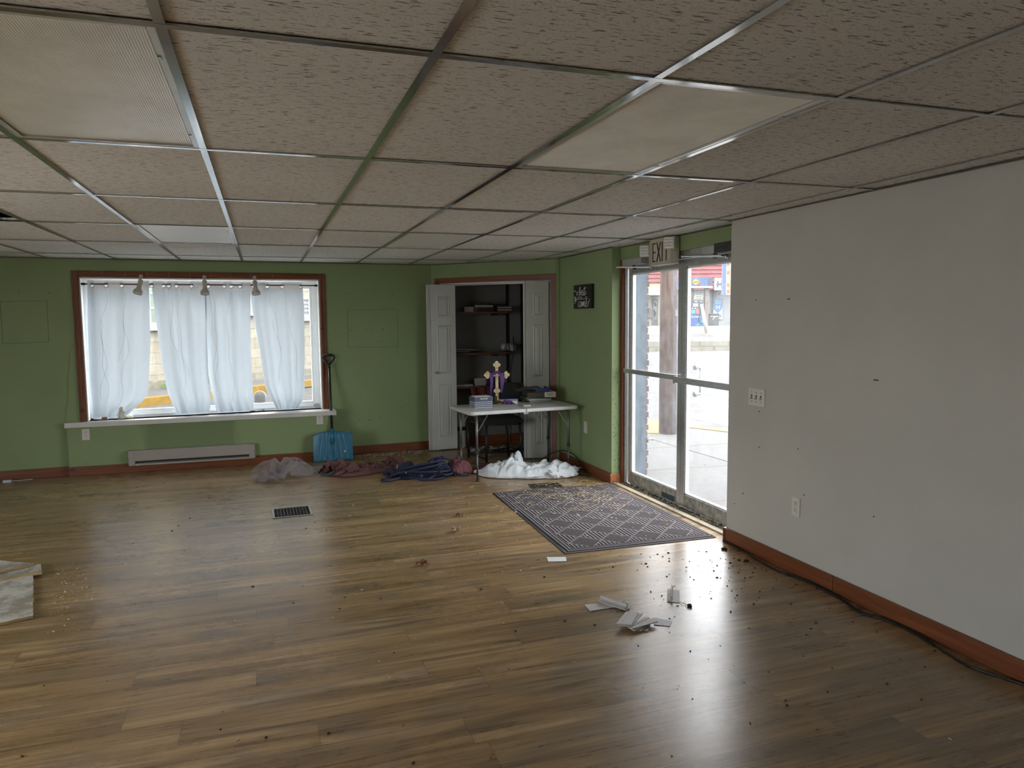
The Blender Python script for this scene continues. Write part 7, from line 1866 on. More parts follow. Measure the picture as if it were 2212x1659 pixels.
b.ball(ss - su * .045 + V((-.005, -.01, .034)), (.026, .014, .016)); b.ball(ss - su * .01 + V((0, -.012, .028)), (.026, .012, .016))
b.tube([ss + V((0, -.02, .03)), ss + su * .03 + V((0, -.03, .008)), ss + su * .04 + V((0, -.045, .003))], .007, 6)
b.done('ribbon_bow', PURPLE, t, smooth=True)
for px, py, nm, lab, mt, sz in ((1126, 877, 'red_packet', 'small red packet lying near the middle of the table', M('dull_red', (.30, .06, .05), .6), (.045, .03, .010)),
                                (1138, 877, 'paper_slip', 'small white slip lying near the table front edge', M('slip_white', (.72, .73, .74), .7), (.075, .028, .008))):
    q = on_table(px, py)
    t = root(nm, (q.x, q.y, TZ), lab, 'packet' if 'red' in nm else 'paper slip')
    b = B(); b.box((q.x, q.y, TZ + .0005 + sz[2] / 2), sz); b.done('body', mt, t, bevel=.001)

# ================================================================== closet contents
SHELF = wood('dark_shelf_wood', (.09, .04, .022), (.17, .075, .04), .6)
CLF = Frame(BACK.p(0, -0.09, 0), BACK.u, BACK.n)
for z, lab, d1, s1 in ((1.655, 'top wooden closet shelf holding binders', .25, 2.88), (1.155, 'middle wooden closet shelf holding papers', .25, 2.88), (0.750, 'bottom wooden closet shelf behind the cross', .30, 3.2)):
    t = root('closet_shelf', CLF.p(2.5, .1, z), lab, 'shelf', 'wooden closet shelves')
    b = B(); b.fb(CLF, 1.98, s1, .004, d1 - .06, z - .022, z); b.done('board', SHELF, t, bevel=.002)
    for s in (2.12, 2.72):
        b = B(); b.fb(CLF, s - .006, s + .006, .004, d1 - .05, z - .045, z - .022); b.done('bracket', BLACKMETAL, t)
for s, lab in ((2.93, 'black shelf standard on the back of the closet'), (3.13, 'black shelf standard in the closet corner')):
    t = root('shelf_standard', CLF.p(s, .01, .75), lab, 'shelf standard', 'black shelf standards')
    b = B(); b.fb(CLF, s - .012, s + .012, .002, .022, .75, 2.05); b.done('rail', BLACKMETAL, t)
def cbox(name, lab, cat, px0, px1, py0, py1, zb, dep, mat, d=.06, tilt=0, group=None):
    s0, z1 = CLF.px(px0, py0, d + dep); s1, _ = CLF.px(px1, py0, d + dep)
    _, z0 = CLF.px(px0, py1, d + dep)
    h = max(.012, z1 - z0)
    t = root(name, CLF.p((s0 + s1) / 2, d, zb), lab, cat, group)
    b = B(); b.fb(CLF, s0, s1, d, d + dep, zb, zb + h); o = b.done('body', mat, t, bevel=.002)
    return t, (s0, s1, d, dep, zb, h)
GB = 'binders and boxes on the top closet shelf'
t, q = cbox('slide_box', 'small pale box on the top closet shelf', 'box', 1003, 1027, 657, 668, 1.655, .10, M('pale_box', (.32, .31, .30), .7))
b = B(); b.fb(CLF, q[0] + (q[1] - q[0]) * .9, q[1] + .02, q[2] + .02, q[2] + q[3] - .01, 1.655, 1.655 + q[5]); b.done('dark_end', M('dark_end', (.05, .05, .05), .5), t)
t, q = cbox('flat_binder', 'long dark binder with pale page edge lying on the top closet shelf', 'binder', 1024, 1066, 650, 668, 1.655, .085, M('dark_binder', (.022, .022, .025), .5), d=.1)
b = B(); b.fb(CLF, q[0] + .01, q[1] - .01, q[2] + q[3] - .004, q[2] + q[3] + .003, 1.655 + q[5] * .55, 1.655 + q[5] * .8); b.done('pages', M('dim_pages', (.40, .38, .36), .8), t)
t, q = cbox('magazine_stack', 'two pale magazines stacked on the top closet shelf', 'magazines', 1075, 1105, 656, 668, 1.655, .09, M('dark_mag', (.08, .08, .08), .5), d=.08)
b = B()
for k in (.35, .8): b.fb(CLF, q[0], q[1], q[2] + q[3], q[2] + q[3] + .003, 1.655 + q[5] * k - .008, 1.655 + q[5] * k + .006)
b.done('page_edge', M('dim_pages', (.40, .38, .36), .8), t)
q0 = CLF.p(2.30, .09, 1.155)
t = root('paper_stack', q0, 'slumped stack of papers and dark folders on the middle closet shelf', 'papers')
for k in range(7):
    b = B()
    a0, a1 = 2.04 + .02 * k, 2.30 + .045 * k
    zz = 1.156 + .007 * k
    b.hexa([CLF.p(a0, .02, zz + .02), CLF.p(a1, .02, zz), CLF.p(a1, .17, zz), CLF.p(a0, .17, zz + .02),
            CLF.p(a0, .02, zz + .026), CLF.p(a1, .02, zz + .004), CLF.p(a1, .17, zz + .004), CLF.p(a0, .17, zz + .026)])
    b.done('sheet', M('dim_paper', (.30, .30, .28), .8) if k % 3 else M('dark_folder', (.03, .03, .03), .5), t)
s, z = CLF.px(1097, 752, .12)
t = root('white_bag', CLF.p(s, .11, 1.155), 'rumpled white plastic bag on the middle closet shelf', 'bag')
b = B()
for k in range(7):
    rr = random.Random(k)
    b.ball(CLF.p(s + rr.uniform(-.07, .07), .10 + rr.uniform(-.02, .03), 1.155 + .048 + rr.uniform(0, .02)), (rr.uniform(.04, .055), .042, .046), u=14, v=9)
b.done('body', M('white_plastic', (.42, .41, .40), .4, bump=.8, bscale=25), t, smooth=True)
t, q = cbox('bead_string', 'short row of beads on the middle closet shelf beside the white bag', 'beads', 1064, 1082, 757, 762, 1.155, .02, DARK, d=.14)
b = B()
for k in range(6): b.ball(CLF.p(q[0] + (q[1] - q[0]) * (k + .5) / 6, q[2] + q[3] + .006, 1.155 + .016), .009, u=8, v=6)
b.done('bead', M('dim_bead', (.25, .24, .22), .4), t)
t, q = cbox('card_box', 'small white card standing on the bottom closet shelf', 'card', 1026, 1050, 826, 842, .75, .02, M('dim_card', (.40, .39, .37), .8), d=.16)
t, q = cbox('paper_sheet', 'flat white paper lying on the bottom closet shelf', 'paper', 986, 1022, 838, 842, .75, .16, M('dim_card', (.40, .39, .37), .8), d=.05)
s, z = CLF.px(1032, 855, .2)
t = root('red_bag', CLF.p(s, .2, .728), 'dark red bag hanging below the bottom closet shelf', 'bag')
b = B(); b.grid(lambda u, v: CLF.p(s - .10 + .20 * u + .02 * (v - .5), .245 + .012 * sin(9 * u) + .02 * v, .745 - .15 * v), 16, 10); b.done('body', M('dark_red_cloth', (.11, .012, .012), .7, var=.4), t, smooth=True, solid=.004)
# white cylinders at the left of the closet
p = zat(996, 968, 0)
t = root('water_cylinder', (p.x + .02, p.y + .05, 0), 'tall white cylinder with a dark band standing on the closet floor', 'cylinder')
cx_, cy_ = p.x + .02, p.y + .05
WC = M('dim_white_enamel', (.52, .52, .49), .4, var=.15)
b = B(); b.lathe([(.05, 0), (.056, .02), (.056, .205), (.052, .215)], (cx_, cy_, 0), 24); b.done('lower_drum', WC, t, smooth=True)
b = B(); b.cyl((cx_, cy_, .214), (cx_, cy_, .262), .054, n=24); b.done('band', DARK, t)
b = B(); b.lathe([(.054, .26), (.058, .275), (.058, .42), (.050, .455), (.03, .47)], (cx_, cy_, 0), 24); b.done('upper_drum', WC, t, smooth=True)
# chair half hidden behind the table
def chair():
    t = root('closet_chair', (2.42, 7.60, 0), 'black padded chair on metal legs standing in front of the closet behind the table', 'chair')
    PAD = M('black_mesh_fabric', (.016, .016, .017), .85, bump=.8, bscale=260)
    A = dict(fl=V((2.225, 7.42, 0)), bl=V((2.14, 7.84, 0)), fr=V((2.62, 7.38, 0)), br=V((2.60, 7.80, 0)))
    SZ = .45
    b = B()
    cen = V((2.42, 7.61, SZ))
    def seat(u, v): 
        x = -.23 + .46 * u; y = -.22 + .44 * v
        e = (1 - (2 * u - 1) ** 8) * (1 - (2 * v - 1) ** 8)
        return cen + V((x, y, .012 + .045 * e ** .5 if e > 0 else .012))
    b.grid(seat, 20, 20); b.mm((2.20, 7.40, SZ - .01), (2.64, 7.82, SZ + .015)); b.done('seat', PAD, t, smooth=False, bevel=.0)
    b = B()
    b.grid(lambda u, v: V((2.60 - .17 * u + .03 * v + .03 * sin(pi * u), 7.46 + .40 * u + .03 * sin(pi * u), .60 + .26 * v - .03 * abs(2 * u - 1) ** 3)), 18, 12)
    b.done('backrest', PAD, t, smooth=True, solid=.035)
    for k in ('fl', 'bl', 'fr', 'br'):
        f = A[k]
        top = V((f.x + (.0 if k[1] == 'l' else -.03), f.y, SZ))
        b = B(); b.tube([f, top], .0125, 10); l = b.done('leg', BLACKMETAL, t, smooth=True)
        b = B(); b.cyl(f, f + V((0, 0, .02)), .016, n=10); b.done('foot_cap', DARK, l)
    for (p, q, zz) in (('fl', 'bl', SZ - .02), ('fl', 'fr', SZ - .02), ('bl', 'br', SZ - .02), ('bl', 'br', .06), ('fl', 'bl', .06)):
        b = B(); b.tube([A[p] + V((0, 0, zz)), A[q] + V((0, 0, zz))], .009, 8); b.done('rail', BLACKMETAL, t, smooth=True)
    for x, y in ((2.585, 7.50), (2.455, 7.80)):
        b = B(); b.tube([(x, y, SZ), (x + .05, y + .03, .52), (x + .04, y + .02, .66)], .010, 8); b.done('back_post', BLACKMETAL, t, smooth=True)
chair()

# ================================================================== heaps of cloth on the floor
def ridge(p): return 1.0 - abs(noise.noise(p))
def fold_field(x, y, seed, f=9.0, ang=0.0, stretch=2.2):
    f = f * 1.9
    c, s = cos(ang), sin(ang)
    a, d = x * c + y * s, (-x * s + y * c) * stretch
    w = V((noise.noise(V((x * 4, y * 4, seed))), noise.noise(V((x * 4 + 9, y * 4, seed))), 0)) * .35
    p = V((a * f * .35 + w.x, d * f * .35 + w.y, seed * 3.1))
    r1 = ridge(p * .55) ** 1.6
    r2 = ridge(p * 1.25 + V((4, 1, seed)))
    r2 = max(0.0, (r2 - .45) / .55)
    r3 = ridge(V((p.y, -p.x, seed)) * 1.9 + V((1, 7, seed)))
    r3 = max(0.0, (r3 - .5) / .5)
    return .48 * r1 + .34 * r2 + .18 * r3

def heap(P0, P1, depth, prof, seed, f=9, ang=0.3, stretch=2.2, nu=130, nv=60, lift=0.0, ragged=.18, back=None):
    """cloth crumpled along the floor line P0-P1, spreading `depth` away from the viewer; prof = [(t, height)]"""
    b = B()
    P0, P1 = V((*P0, 0)), V((*P1, 0))
    u = P1 - P0
    L = u.length
    un = u.normalized()
    vn = V((-un.y, un.x, 0))
    def fn(a, c):
        t = a
        edge = ragged * (noise.noise(V((t * 6, seed, 1.0))) + .5 * noise.noise(V((t * 15, seed, 2.0))))
        edge2 = ragged * (noise.noise(V((t * 5, seed, 7.0))) + .5 * noise.noise(V((t * 13, seed, 9.0))))
        ends = (1 - abs(2 * t - 1) ** 5)
        dd = (lerp_tab(back, t) if back else 1.0) * depth
        vmin = edge * depth * .5 + (1 - ends) * dd * .40
        vmax = dd * (1 + edge2 * .6) - (1 - ends) * dd * .40
        y = vmin + (vmax - vmin) * c
        x = L * (t + .03 * noise.noise(V((c * 4, seed, 3.0))) * 1.5)
        env = (1 - abs(2 * c - 1) ** 3.0) ** .8 * (1 - abs(2 * t - 1) ** 8) ** .6
        h = lerp_tab(prof, t) * env * (.30 + .85 * fold_field(x, y, seed, f, ang, stretch))
        z = .006 + h + .012 * abs(noise.noise(V((x * 14, y * 14, seed)))) * (1 if 0 < c < 1 else .3) + lift
        # folds also push cloth sideways so creases overhang a little
        ox = .018 * noise.noise(V((x * 11, y * 11, seed + 5)))
        oy = .018 * noise.noise(V((x * 11, y * 11, seed + 8)))
        return P0 + un * (x + ox) + vn * (y + oy) + V((0, 0, z))
    b.grid(fn, nu, nv)
    return b

WSHEET = M('white_bed_sheet', (0.66, 0.70, 0.73), 0.75, var=.05, vscale=20)
t = root('white_sheet', (2.35, 6.85, 0), 'crumpled white sheet heaped on the floor under the front of the table', 'cloth')
cloth('sheet', (1.86, 6.77), (2.87, 6.37), tall=1.05).done('sheet', WSHEET, t, smooth=True, solid=.002, sub=2)
heap((1.92, 6.80), (2.86, 6.42), .42, [(0, .03), (.10, .09), (.2, .11), (.28, .13), (.36, .20), (.44, .18), (.52, .11), (.62, .12), (.8, .14), (.92, .12), (1, .04)], 11, f=8, ang=.9, stretch=1.7, nu=150, nv=70, ragged=.05).done('under_fold', WSHEET, t, smooth=True, solid=.002)
cloth('sheet', (2.10, 6.86), (2.94, 6.50), flip_v=True, flip_u=True, tall=.45, deep=.9, lift=.05).done('turned_end', WSHEET, t, smooth=True, solid=.002, sub=2)

MAUVE = M('mauve_cloth', (0.135, 0.060, 0.056), 0.85, var=.12, vscale=25)
t = root('mauve_cloth', (1.0, 7.6, 0), 'crumpled mauve fabric on the floor between the shovel and the navy bundle', 'cloth')
cloth('mauve', (0.60, 7.20), (1.47, 7.52)).done('fabric', MAUVE, t, smooth=True, solid=.002, sub=2)
heap((0.66, 7.28), (1.40, 7.54), .34, [(0, .02), (.2, .07), (.5, .06), (.8, .08), (1, .03)], 21, f=9, nu=110, nv=60, ragged=.1).done('lining', MAUVE, t, smooth=True, solid=.002)
cloth('mauve', (0.64, 7.28), (1.36, 7.50), flip_v=True, tall=.95, deep=.8, lift=.012).done('under_fold', MAUVE, t, smooth=True, solid=.002, sub=2)
b = B(); b.grid(lambda u, v: V((1.22 + .20 * u, 7.40 + .05 * sin(6 * u) + .10 * v, .012 + .055 * sin(pi * v) + .02 * noise.noise(V((u * 8, v * 6, 1))))), 24, 12)
b.done('beaded_panel', M('dark_plum', (.07, .03, .045), .7), t, smooth=True, solid=.003)
b = B()
for k in range(9): b.ball((1.235 + .002 * k, 7.36 - .0 * k, .018 + .008 * k), .006, u=8, v=6)
b.done('bead_trim', M('pale_bead_trim', (.45, .38, .38), .4), t, smooth=True)
t = root('mauve_scrap', (1.93, 7.12, 0), 'smaller mauve fabric piece between the navy bundle and the table leg', 'cloth')
b = heap((1.74, 6.98), (2.02, 7.06), .30, [(0, .05), (.3, .11), (.6, .15), (.85, .11), (1, .05)], 33, f=11, nu=60, nv=40)
b.done('fabric', M('rose_mauve', (0.17, 0.060, 0.070), .8), t, smooth=True, solid=.003)
t = root('dark_red_scrap', (2.2, 7.28, 0), 'dark reddish cloth on the floor under the table behind the white sheet', 'cloth')
b = heap((2.02, 7.12), (2.34, 7.10), .22, [(0, .02), (.5, .05), (1, .02)], 35, nu=50, nv=30); b.done('fabric', M('dark_maroon', (.10, .03, .035), .8), t, smooth=True, solid=.003)

NAVY = M('navy_cloth', (0.010, 0.014, 0.042), 0.75, var=.2, vscale=25)
t = root('navy_bundle', (1.45, 7.15, 0), 'navy blue bundle of cloth straps on the floor', 'cloth')
cloth('navy', (1.05, 6.97), (1.84, 6.90)).done('fabric', NAVY, t, smooth=True, solid=.002, sub=2)
heap((1.12, 7.02), (1.78, 6.97), .38, [(0, .02), (.2, .07), (.5, .09), (.8, .11), (1, .03)], 41, f=10, ang=.15, stretch=3.2, nu=110, nv=60, ragged=.1).done('lining', NAVY, t, smooth=True, solid=.002)
cloth('navy', (1.10, 7.02), (1.80, 6.96), flip_u=True, tall=.85, deep=.9, lift=.02).done('under_fold', NAVY, t, smooth=True, solid=.002, sub=2)
STRAP = M('navy_strap', (0.012, 0.016, 0.048), 0.6, var=.1)
def strap(pts, w=.022):
    P = [V(p) for p in pts]
    out = []
    for i in range(len(P) - 1):
        p0, p1, p2, p3 = P[max(i - 1, 0)], P[i], P[i + 1], P[min(i + 2, len(P) - 1)]
        for k in range(8):
            u = k / 8
            out.append(0.5 * ((2 * p1) + (p2 - p0) * u + (2 * p0 - 5 * p1 + 4 * p2 - p3) * u * u + (3 * p1 - p0 - 3 * p2 + p3) * u ** 3))
    out.append(P[-1])
    b = B()
    n_ = len(out) - 1
    def f(u, v):
        x = u * n_; i = min(int(x), n_ - 1)
        p = out[i].lerp(out[i + 1], x - i)
        return p + V((0, 0, (v - .5) * w + w * .5))
    b.grid(f, n_, 2)
    return b
loops = [
    [(1.22, 7.02, .01), (1.10, 6.95, .01), (1.03, 6.99, .008), (1.06, 7.06, .01), (1.16, 7.08, .03), (1.26, 7.05, .06)],
    [(1.30, 7.00, .05), (1.38, 6.90, .02), (1.50, 6.86, .006), (1.62, 6.88, .008), (1.66, 6.95, .03)],
    [(1.36, 6.98, .06), (1.34, 6.91, .03), (1.42, 6.87, .008), (1.52, 6.90, .02), (1.60, 6.98, .06)],
    [(1.70, 7.00, .06), (1.82, 6.95, .01), (1.90, 6.98, .006), (1.88, 7.05, .008), (1.76, 7.07, .03)],
    [(1.52, 7.14, .13), (1.60, 7.10, .17), (1.72, 7.08, .15), (1.74, 7.16, .09)],
    [(1.24, 7.08, .08), (1.38, 7.02, .12), (1.52, 7.0, .14), (1.64, 7.02, .16)],
    [(1.20, 7.02, .05), (1.36, 6.97, .09), (1.50, 6.96, .11), (1.66, 6.99, .13)],
    [(1.12, 7.05, .03), (1.25, 7.0, .07), (1.42, 6.93, .07), (1.60, 6.93, .06), (1.74, 6.98, .05)],
    [(1.66, 7.0, .12), (1.58, 6.95, .09), (1.62, 6.89, .04), (1.72, 6.92, .04), (1.75, 7.02, .10)],
    [(1.58, 7.22, .10), (1.68, 7.17, .16), (1.80, 7.20, .10), (1.86, 7.16, .02)]]
for L_ in loops: strap(L_).done('strap', STRAP, t, smooth=True, solid=.003)
b = B()
for p in ((1.27, 6.99, .075), (1.33, 6.985, .08), (1.41, 6.92, .05), (1.40, 6.90, .03)): b.ball(p, .008, u=10, v=8)
b.done('buckle', CHROME, t, smooth=True)

TULLE = sheer('grey_lilac_tulle', (.46, .42, .44), .40, .62, var=.15)
t = root('tulle_heap', (.23, 7.5, 0), 'heap of sheer grey lilac netting on the floor below the heater', 'netting')
cloth('tulle', (-.06, 7.24), (.52, 7.50)).done('layer', TULLE, t, smooth=True, sub=2)
cloth('tulle', (-.02, 7.27), (.54, 7.56), flip_u=True).done('layer', TULLE, t, smooth=True, sub=2)
cloth('tulle', (-.08, 7.25), (.44, 7.46), flip_v=True, lift=.01).done('layer', TULLE, t, smooth=True, sub=2)

# ================================================================== mat, registers
A_, B_, C_, D_ = V((1.875, 4.385, 0)), V((3.025, 4.30, 0)), V((3.05, 6.15, 0)), V((1.895, 6.18, 0))
mw, ml = 1.155, 1.80
m, nt, p = newmat('grey_ribbed_mat')
n = N(nt)
x, y, z = n.xyz(n.obj())
q = .20
a = n.math('DIVIDE', n.math('ADD', x, y), q * 1.2)
c = n.math('DIVIDE', n.math('SUBTRACT', x, y), q * 1.2)
par = n.math('FRACT', n.math('MULTIPLY', n.math('ADD', n.math('FLOOR', a), n.math('FLOOR', c)), .5))
par = n.math('GREATER_THAN', par, .25)
ra = n.math('SINE', n.math('MULTIPLY', x, 2 * pi / .027))
rc = n.math('SINE', n.math('MULTIPLY', y, 2 * pi / .027))
rib = n.math('ADD', n.math('MULTIPLY', ra, par), n.math('MULTIPLY', rc, n.math('SUBTRACT', 1.0, par)))
ea = n.math('ABSOLUTE', n.math('SUBTRACT', n.math('FRACT', a), .5))
ec = n.math('ABSOLUTE', n.math('SUBTRACT', n.math('FRACT', c), .5))
line = n.math('GREATER_THAN', n.math('MAXIMUM', ea, ec), .465)
h = n.math('MAXIMUM', n.math('MULTIPLY', n.math('ADD', rib, 1.0), .5), line)
ax_ = n.math('ABSOLUTE', x); ay_ = n.math('ABSOLUTE', y)
bd = n.math('MINIMUM', n.math('SUBTRACT', mw / 2, ax_), n.math('SUBTRACT', ml / 2, ay_))
border = n.math('LESS_THAN', bd, .075)
br_ = n.math('MULTIPLY', n.math('ADD', n.math('SINE', n.math('MULTIPLY', bd, 2 * pi / .025)), 1.0), .5)
h = n.math('ADD', n.math('MULTIPLY', h, n.math('SUBTRACT', 1.0, border)), n.math('MULTIPLY', br_, border))
fz = n.noise(n.obj(), 160, 3, .7)
col = n.ramp(h, [(.18, (.030, .027, .031)), (.55, (.165, .148, .155)), (.95, (.245, .222, .228))])
col = n.mix(n.math('MULTIPLY', fz, .35), col, (.07, .063, .068))
dk = n.math('SUBTRACT', 1.0, n.math('MULTIPLY', n.math('MULTIPLY', n.math('SUBTRACT', 1.0, par), n.math('SUBTRACT', 1.0, border)), .30))
col = n.mix(1.0, col, n.comb(dk, dk, dk), 'MULTIPLY')
nt.links.new(col, p.inputs['Base Color'])
p.inputs['Roughness'].default_value = .95
p.inputs['Specular IOR Level'].default_value = .1
nt.links.new(n.bump(h, 1.0, .006), p.inputs['Normal'])
MATRUG = m
rz = -.03
t = root('door_mat', (2.462, 5.262, 0), 'large grey entrance mat with woven diamond pattern at the glass doors', 'mat', rz=rz)
b = B()
def rug(u, v):
    x, y = (u - .5) * mw, (v - .5) * ml
    x += .012 * sin(v * 5) * (1 if u < .5 else .3)
    e = min(u, 1 - u, v, 1 - v)
    return V((x, y, .001 + .010 * min(1, e * 60)))
b.grid(rug, 60, 90); b.done('pile', MATRUG, t, local=True, smooth=True)
b = B(); b.mm((-mw / 2 - .004, -ml / 2 - .004, .0005), (mw / 2 - .012, ml / 2 + .004, .004)); b.done('backing', M('rubber_backing', (.03, .028, .03), .8), t, local=True)

def register(cx, cy, sx, sy, rz, lab, dark=False):
    t = root('floor_register', (cx, cy, 0), lab, 'floor vent', 'floor registers', rz=rz)
    fm = M('silver_register', (.34, .34, .33), .35, .8) if not dark else M('brown_register', (.055, .042, .035), .5, .3)
    b = B()
    w = .020
    for q in ((-sx / 2, -sx / 2 + w, -sy / 2, sy / 2), (sx / 2 - w, sx / 2, -sy / 2, sy / 2), (-sx / 2 + w, sx / 2 - w, -sy / 2, -sy / 2 + w), (-sx / 2 + w, sx / 2 - w, sy / 2 - w, sy / 2)):
        b.mm((q[0], q[2], .0005), (q[1], q[3], .006))
    b.done('frame', fm, t, local=True, bevel=.002)
    b = B(); b.mm((-sx / 2 + w, -sy / 2 + w, .0004), (sx / 2 - w, sy / 2 - w, .0016)); b.done('duct_opening', M('duct_black', (.006, .006, .006), .9), t, local=True)
    if not dark:
        b = B()
        nn = 11
        for k in range(1, nn): 
            x = -sx / 2 + w + (sx - 2 * w) * k / nn
            b.mm((x - .0022, -sy / 2 + w, .002), (x + .0022, sy / 2 - w, .0055))
        for k in range(1, 5):
            y = -sy / 2 + w + (sy - 2 * w) * k / 5
            b.mm((-sx / 2 + w, y - .0012, .0018), (sx / 2 - w, y + .0012, .0035))
        b.done('grille', M('dark_grille', (.06, .058, .055), .4, .6), t, local=True)
    return t
register(.168, 6.155, .315, .315, .02, 'silver floor register in the planks out in front of the tulle heap')
register(2.46, 6.285, .30, .18, -.12, 'dark open floor register at the far edge of the mat', True)

# ================================================================== papers on the floor
PAPER = M('envelope_white', (.50, .49, .48), .6, var=.04)
PAPERW = M('bright_card', (.66, .69, .74), .6, var=.03)
def card(name, lab, cat, pts_px, h, mat, group=None, z0=.0015, part='sheet'):
    P = [zat(px, py, z0) for px, py in pts_px]
    c = sum(P, V()) / len(P)
    t = root(name, (c.x, c.y, 0), lab, cat, group)
    b = B()
    b.prism([(q.x, q.y) for q in P], lambda a, d, e: (a, d, e), z0, z0 + h)
    b.done(part, mat, t)
    return t, P
card('white_card', 'single white card on the floor off the near corner of the mat', 'card', [(1181, 1204), (1222, 1203.5), (1224, 1212.5), (1184, 1213.5)], .002, PAPERW)
card('white_note', 'thin white paper on the floor between the netting and the mauve fabric', 'paper', [(703, 1018), (724, 1013), (730, 1016), (706, 1018.5)], .002, PAPERW)
card('white_envelope', 'flat white envelope lying under the curled envelope', 'envelope', [(1263, 1307), (1296, 1303.5), (1331, 1312), (1275, 1321)], .003, PAPER, 'loose envelopes on the floor')
# envelope with raised curled flap
P = [zat(1292, 1300, .006), zat(1303, 1291.5, .006), zat(1362, 1312, .006), zat(1352, 1319, .006)]
c = sum(P, V()) / 4
t = root('curled_envelope', (c.x, c.y, 0), 'white envelope with its long flap curled up, lying across another envelope', 'envelope', 'loose envelopes on the floor')
b = B(); b.prism([(q.x, q.y) for q in P], lambda a, d, e: (a, d, e), .0048, .0075); b.done('body', PAPER, t)
b = B()
b.grid(lambda u, v: P[0].lerp(P[3], u) + (P[1] - P[0]).normalized() * (.032 * sin(v * 2.6)) + V((0, 0, .003 + .030 * (1 - cos(v * 2.6)) / 1.86)), 10, 12)
b.done('flap', PAPER, t, smooth=True, solid=.0008)
# fanned stack of small envelopes
fan = [
    ([(1384, 1363), (1391, 1351), (1404, 1352), (1400, 1364)], 'bottom envelope of the fan, mostly covered'),
    ([(1372, 1362), (1392, 1341), (1405, 1344), (1385, 1364)], 'second envelope from the bottom of the fan'),
    ([(1363, 1360), (1407, 1343), (1412, 1346), (1371, 1364)], 'third envelope from the bottom of the fan'),
    ([(1357, 1357), (1395, 1334), (1421, 1344), (1366, 1360)], 'long envelope sticking out of the middle of the fan'),
    ([(1336, 1353), (1366, 1326), (1388, 1327), (1364, 1354.5)], 'envelope just below the top one of the fan'),
    ([(1331, 1349.5), (1352, 1323), (1379, 1324), (1364, 1351)], 'top envelope of the fan, with its flap line facing up')]
for k, (pp, lab) in enumerate(fan):
    z = .002 + .0055 * k
    t, P = card('small_envelope', lab, 'envelope', pp, .0045, PAPER, 'fanned small envelopes', z0=z, part='body')
    b = B()
    b.prism([(q.x, q.y) for q in (P[0], P[1], P[1].lerp(P[2], .28), P[0].lerp(P[3], .28))], lambda a, d, e: (a, d, e), z + .0044, z + .0056)
    b.done('flap', PAPER, t)
card('pale_paper', 'pale grey paper lying flat beside the fanned envelopes', 'paper', [(1410, 1334), (1452, 1342), (1447, 1353), (1413, 1350)], .0015, M('dull_paper', (.40, .42, .46), .5))
P = [zat(1441, 1300, .002), zat(1442, 1273, .002), zat(1468, 1276, .002), zat(1468, 1302, .002)]
c = sum(P, V()) / 4
t = root('folded_note', (c.x, c.y, 0), 'white folded note with one curled edge and a string beside it', 'paper')
b = B(); b.prism([(q.x, q.y) for q in P], lambda a, d, e: (a, d, e), .0015, .0035); b.done('sheet', PAPER, t)
b = B(); b.grid(lambda u, v: P[0].lerp(P[1], u) + (P[3] - P[0]).normalized() * (.030 * sin(v * 2.4)) + V((0, 0, .002 + .016 * (1 - cos(v * 2.4)))), 10, 10); b.done('curl', PAPER, t, smooth=True, solid=.0008)
q0 = zat(1469, 1300)
t = root('string_tag', q0, 'little dark clump on a string beside the folded note', 'string')
b = B(); b.tube([zat(px, py, .004 + .004 * (k % 2)) for k, (px, py) in enumerate(((1469, 1299), (1474, 1303), (1480, 1303), (1484, 1307), (1488, 1308)))], .0018, 5); b.done('string', M('grey_string', (.22, .21, .2), .8), t)
b = B()
for px, py, r in ((1488, 1308, .010), (1491, 1307, .008), (1492, 1310, .008)): b.ball(zat(px, py, .006), r, u=8, v=6)
b.done('clump', M('dark_clump', (.02, .018, .016), .9), t)

# leaves
def leaf_thing(px, py, lab, col, sz, sd):
    p = zat(px, py)
    t = root('dry_leaf', p, lab, 'leaf', 'dry leaves on the floor')
    rr = random.Random(sd)
    mt = M('dry_leaf_%d' % sd, col, .8, var=.4, vscale=60)
    for k in range(3):
        a = rr.uniform(0, 6.28); L_ = sz * rr.uniform(.7, 1.2)
        b = B()
        off = V((rr.uniform(-.4, .4) * sz, rr.uniform(-.4, .4) * sz, 0))
        b.grid(lambda u, v: p + off + V((cos(a) * (u - .5) * L_ - sin(a) * (v - .5) * L_ * .5 * sin(pi * min(1, u + .08)), sin(a) * (u - .5) * L_ + cos(a) * (v - .5) * L_ * .5 * sin(pi * min(1, u + .08)), .004 + .35 * sz * abs(v - .5) * 1.2 + .25 * sz * abs(sin(u * 5 + k)))), 10, 6)
        b.done('blade', mt, t, smooth=True, solid=.0008)
    b = B(); b.tube([p + V((sz * .3, 0, .004)), p + V((sz * .8, -sz * .2, .003))], .0015, 5); b.done('stalk', mt, t)
leaf_thing(983, 1149, 'pale dry leaf curled on the planks in front of the mat', (.36, .27, .18), .07, 1)
leaf_thing(914, 1219, 'reddish brown dry leaf on the planks, lowest of the three', (.24, .09, .04), .055, 2)
leaf_thing(993, 1116, 'small brown dry leaf on the planks, farthest of the three', (.20, .15, .09), .05, 3)
p = zat(16, 1042)
t = root('plug_scrap', p, 'small white plastic scrap on the floor by the green wall baseboard', 'scrap')
b = B(); b.box(p + V((0, 0, .012)), (.07, .03, .022)); b.tube([p + V((.03, 0, .015)), p + V((.09, .02, .006)), p + V((.20, .06, .004))], .003, 6); b.done('body', PAPERW, t, bevel=.004)

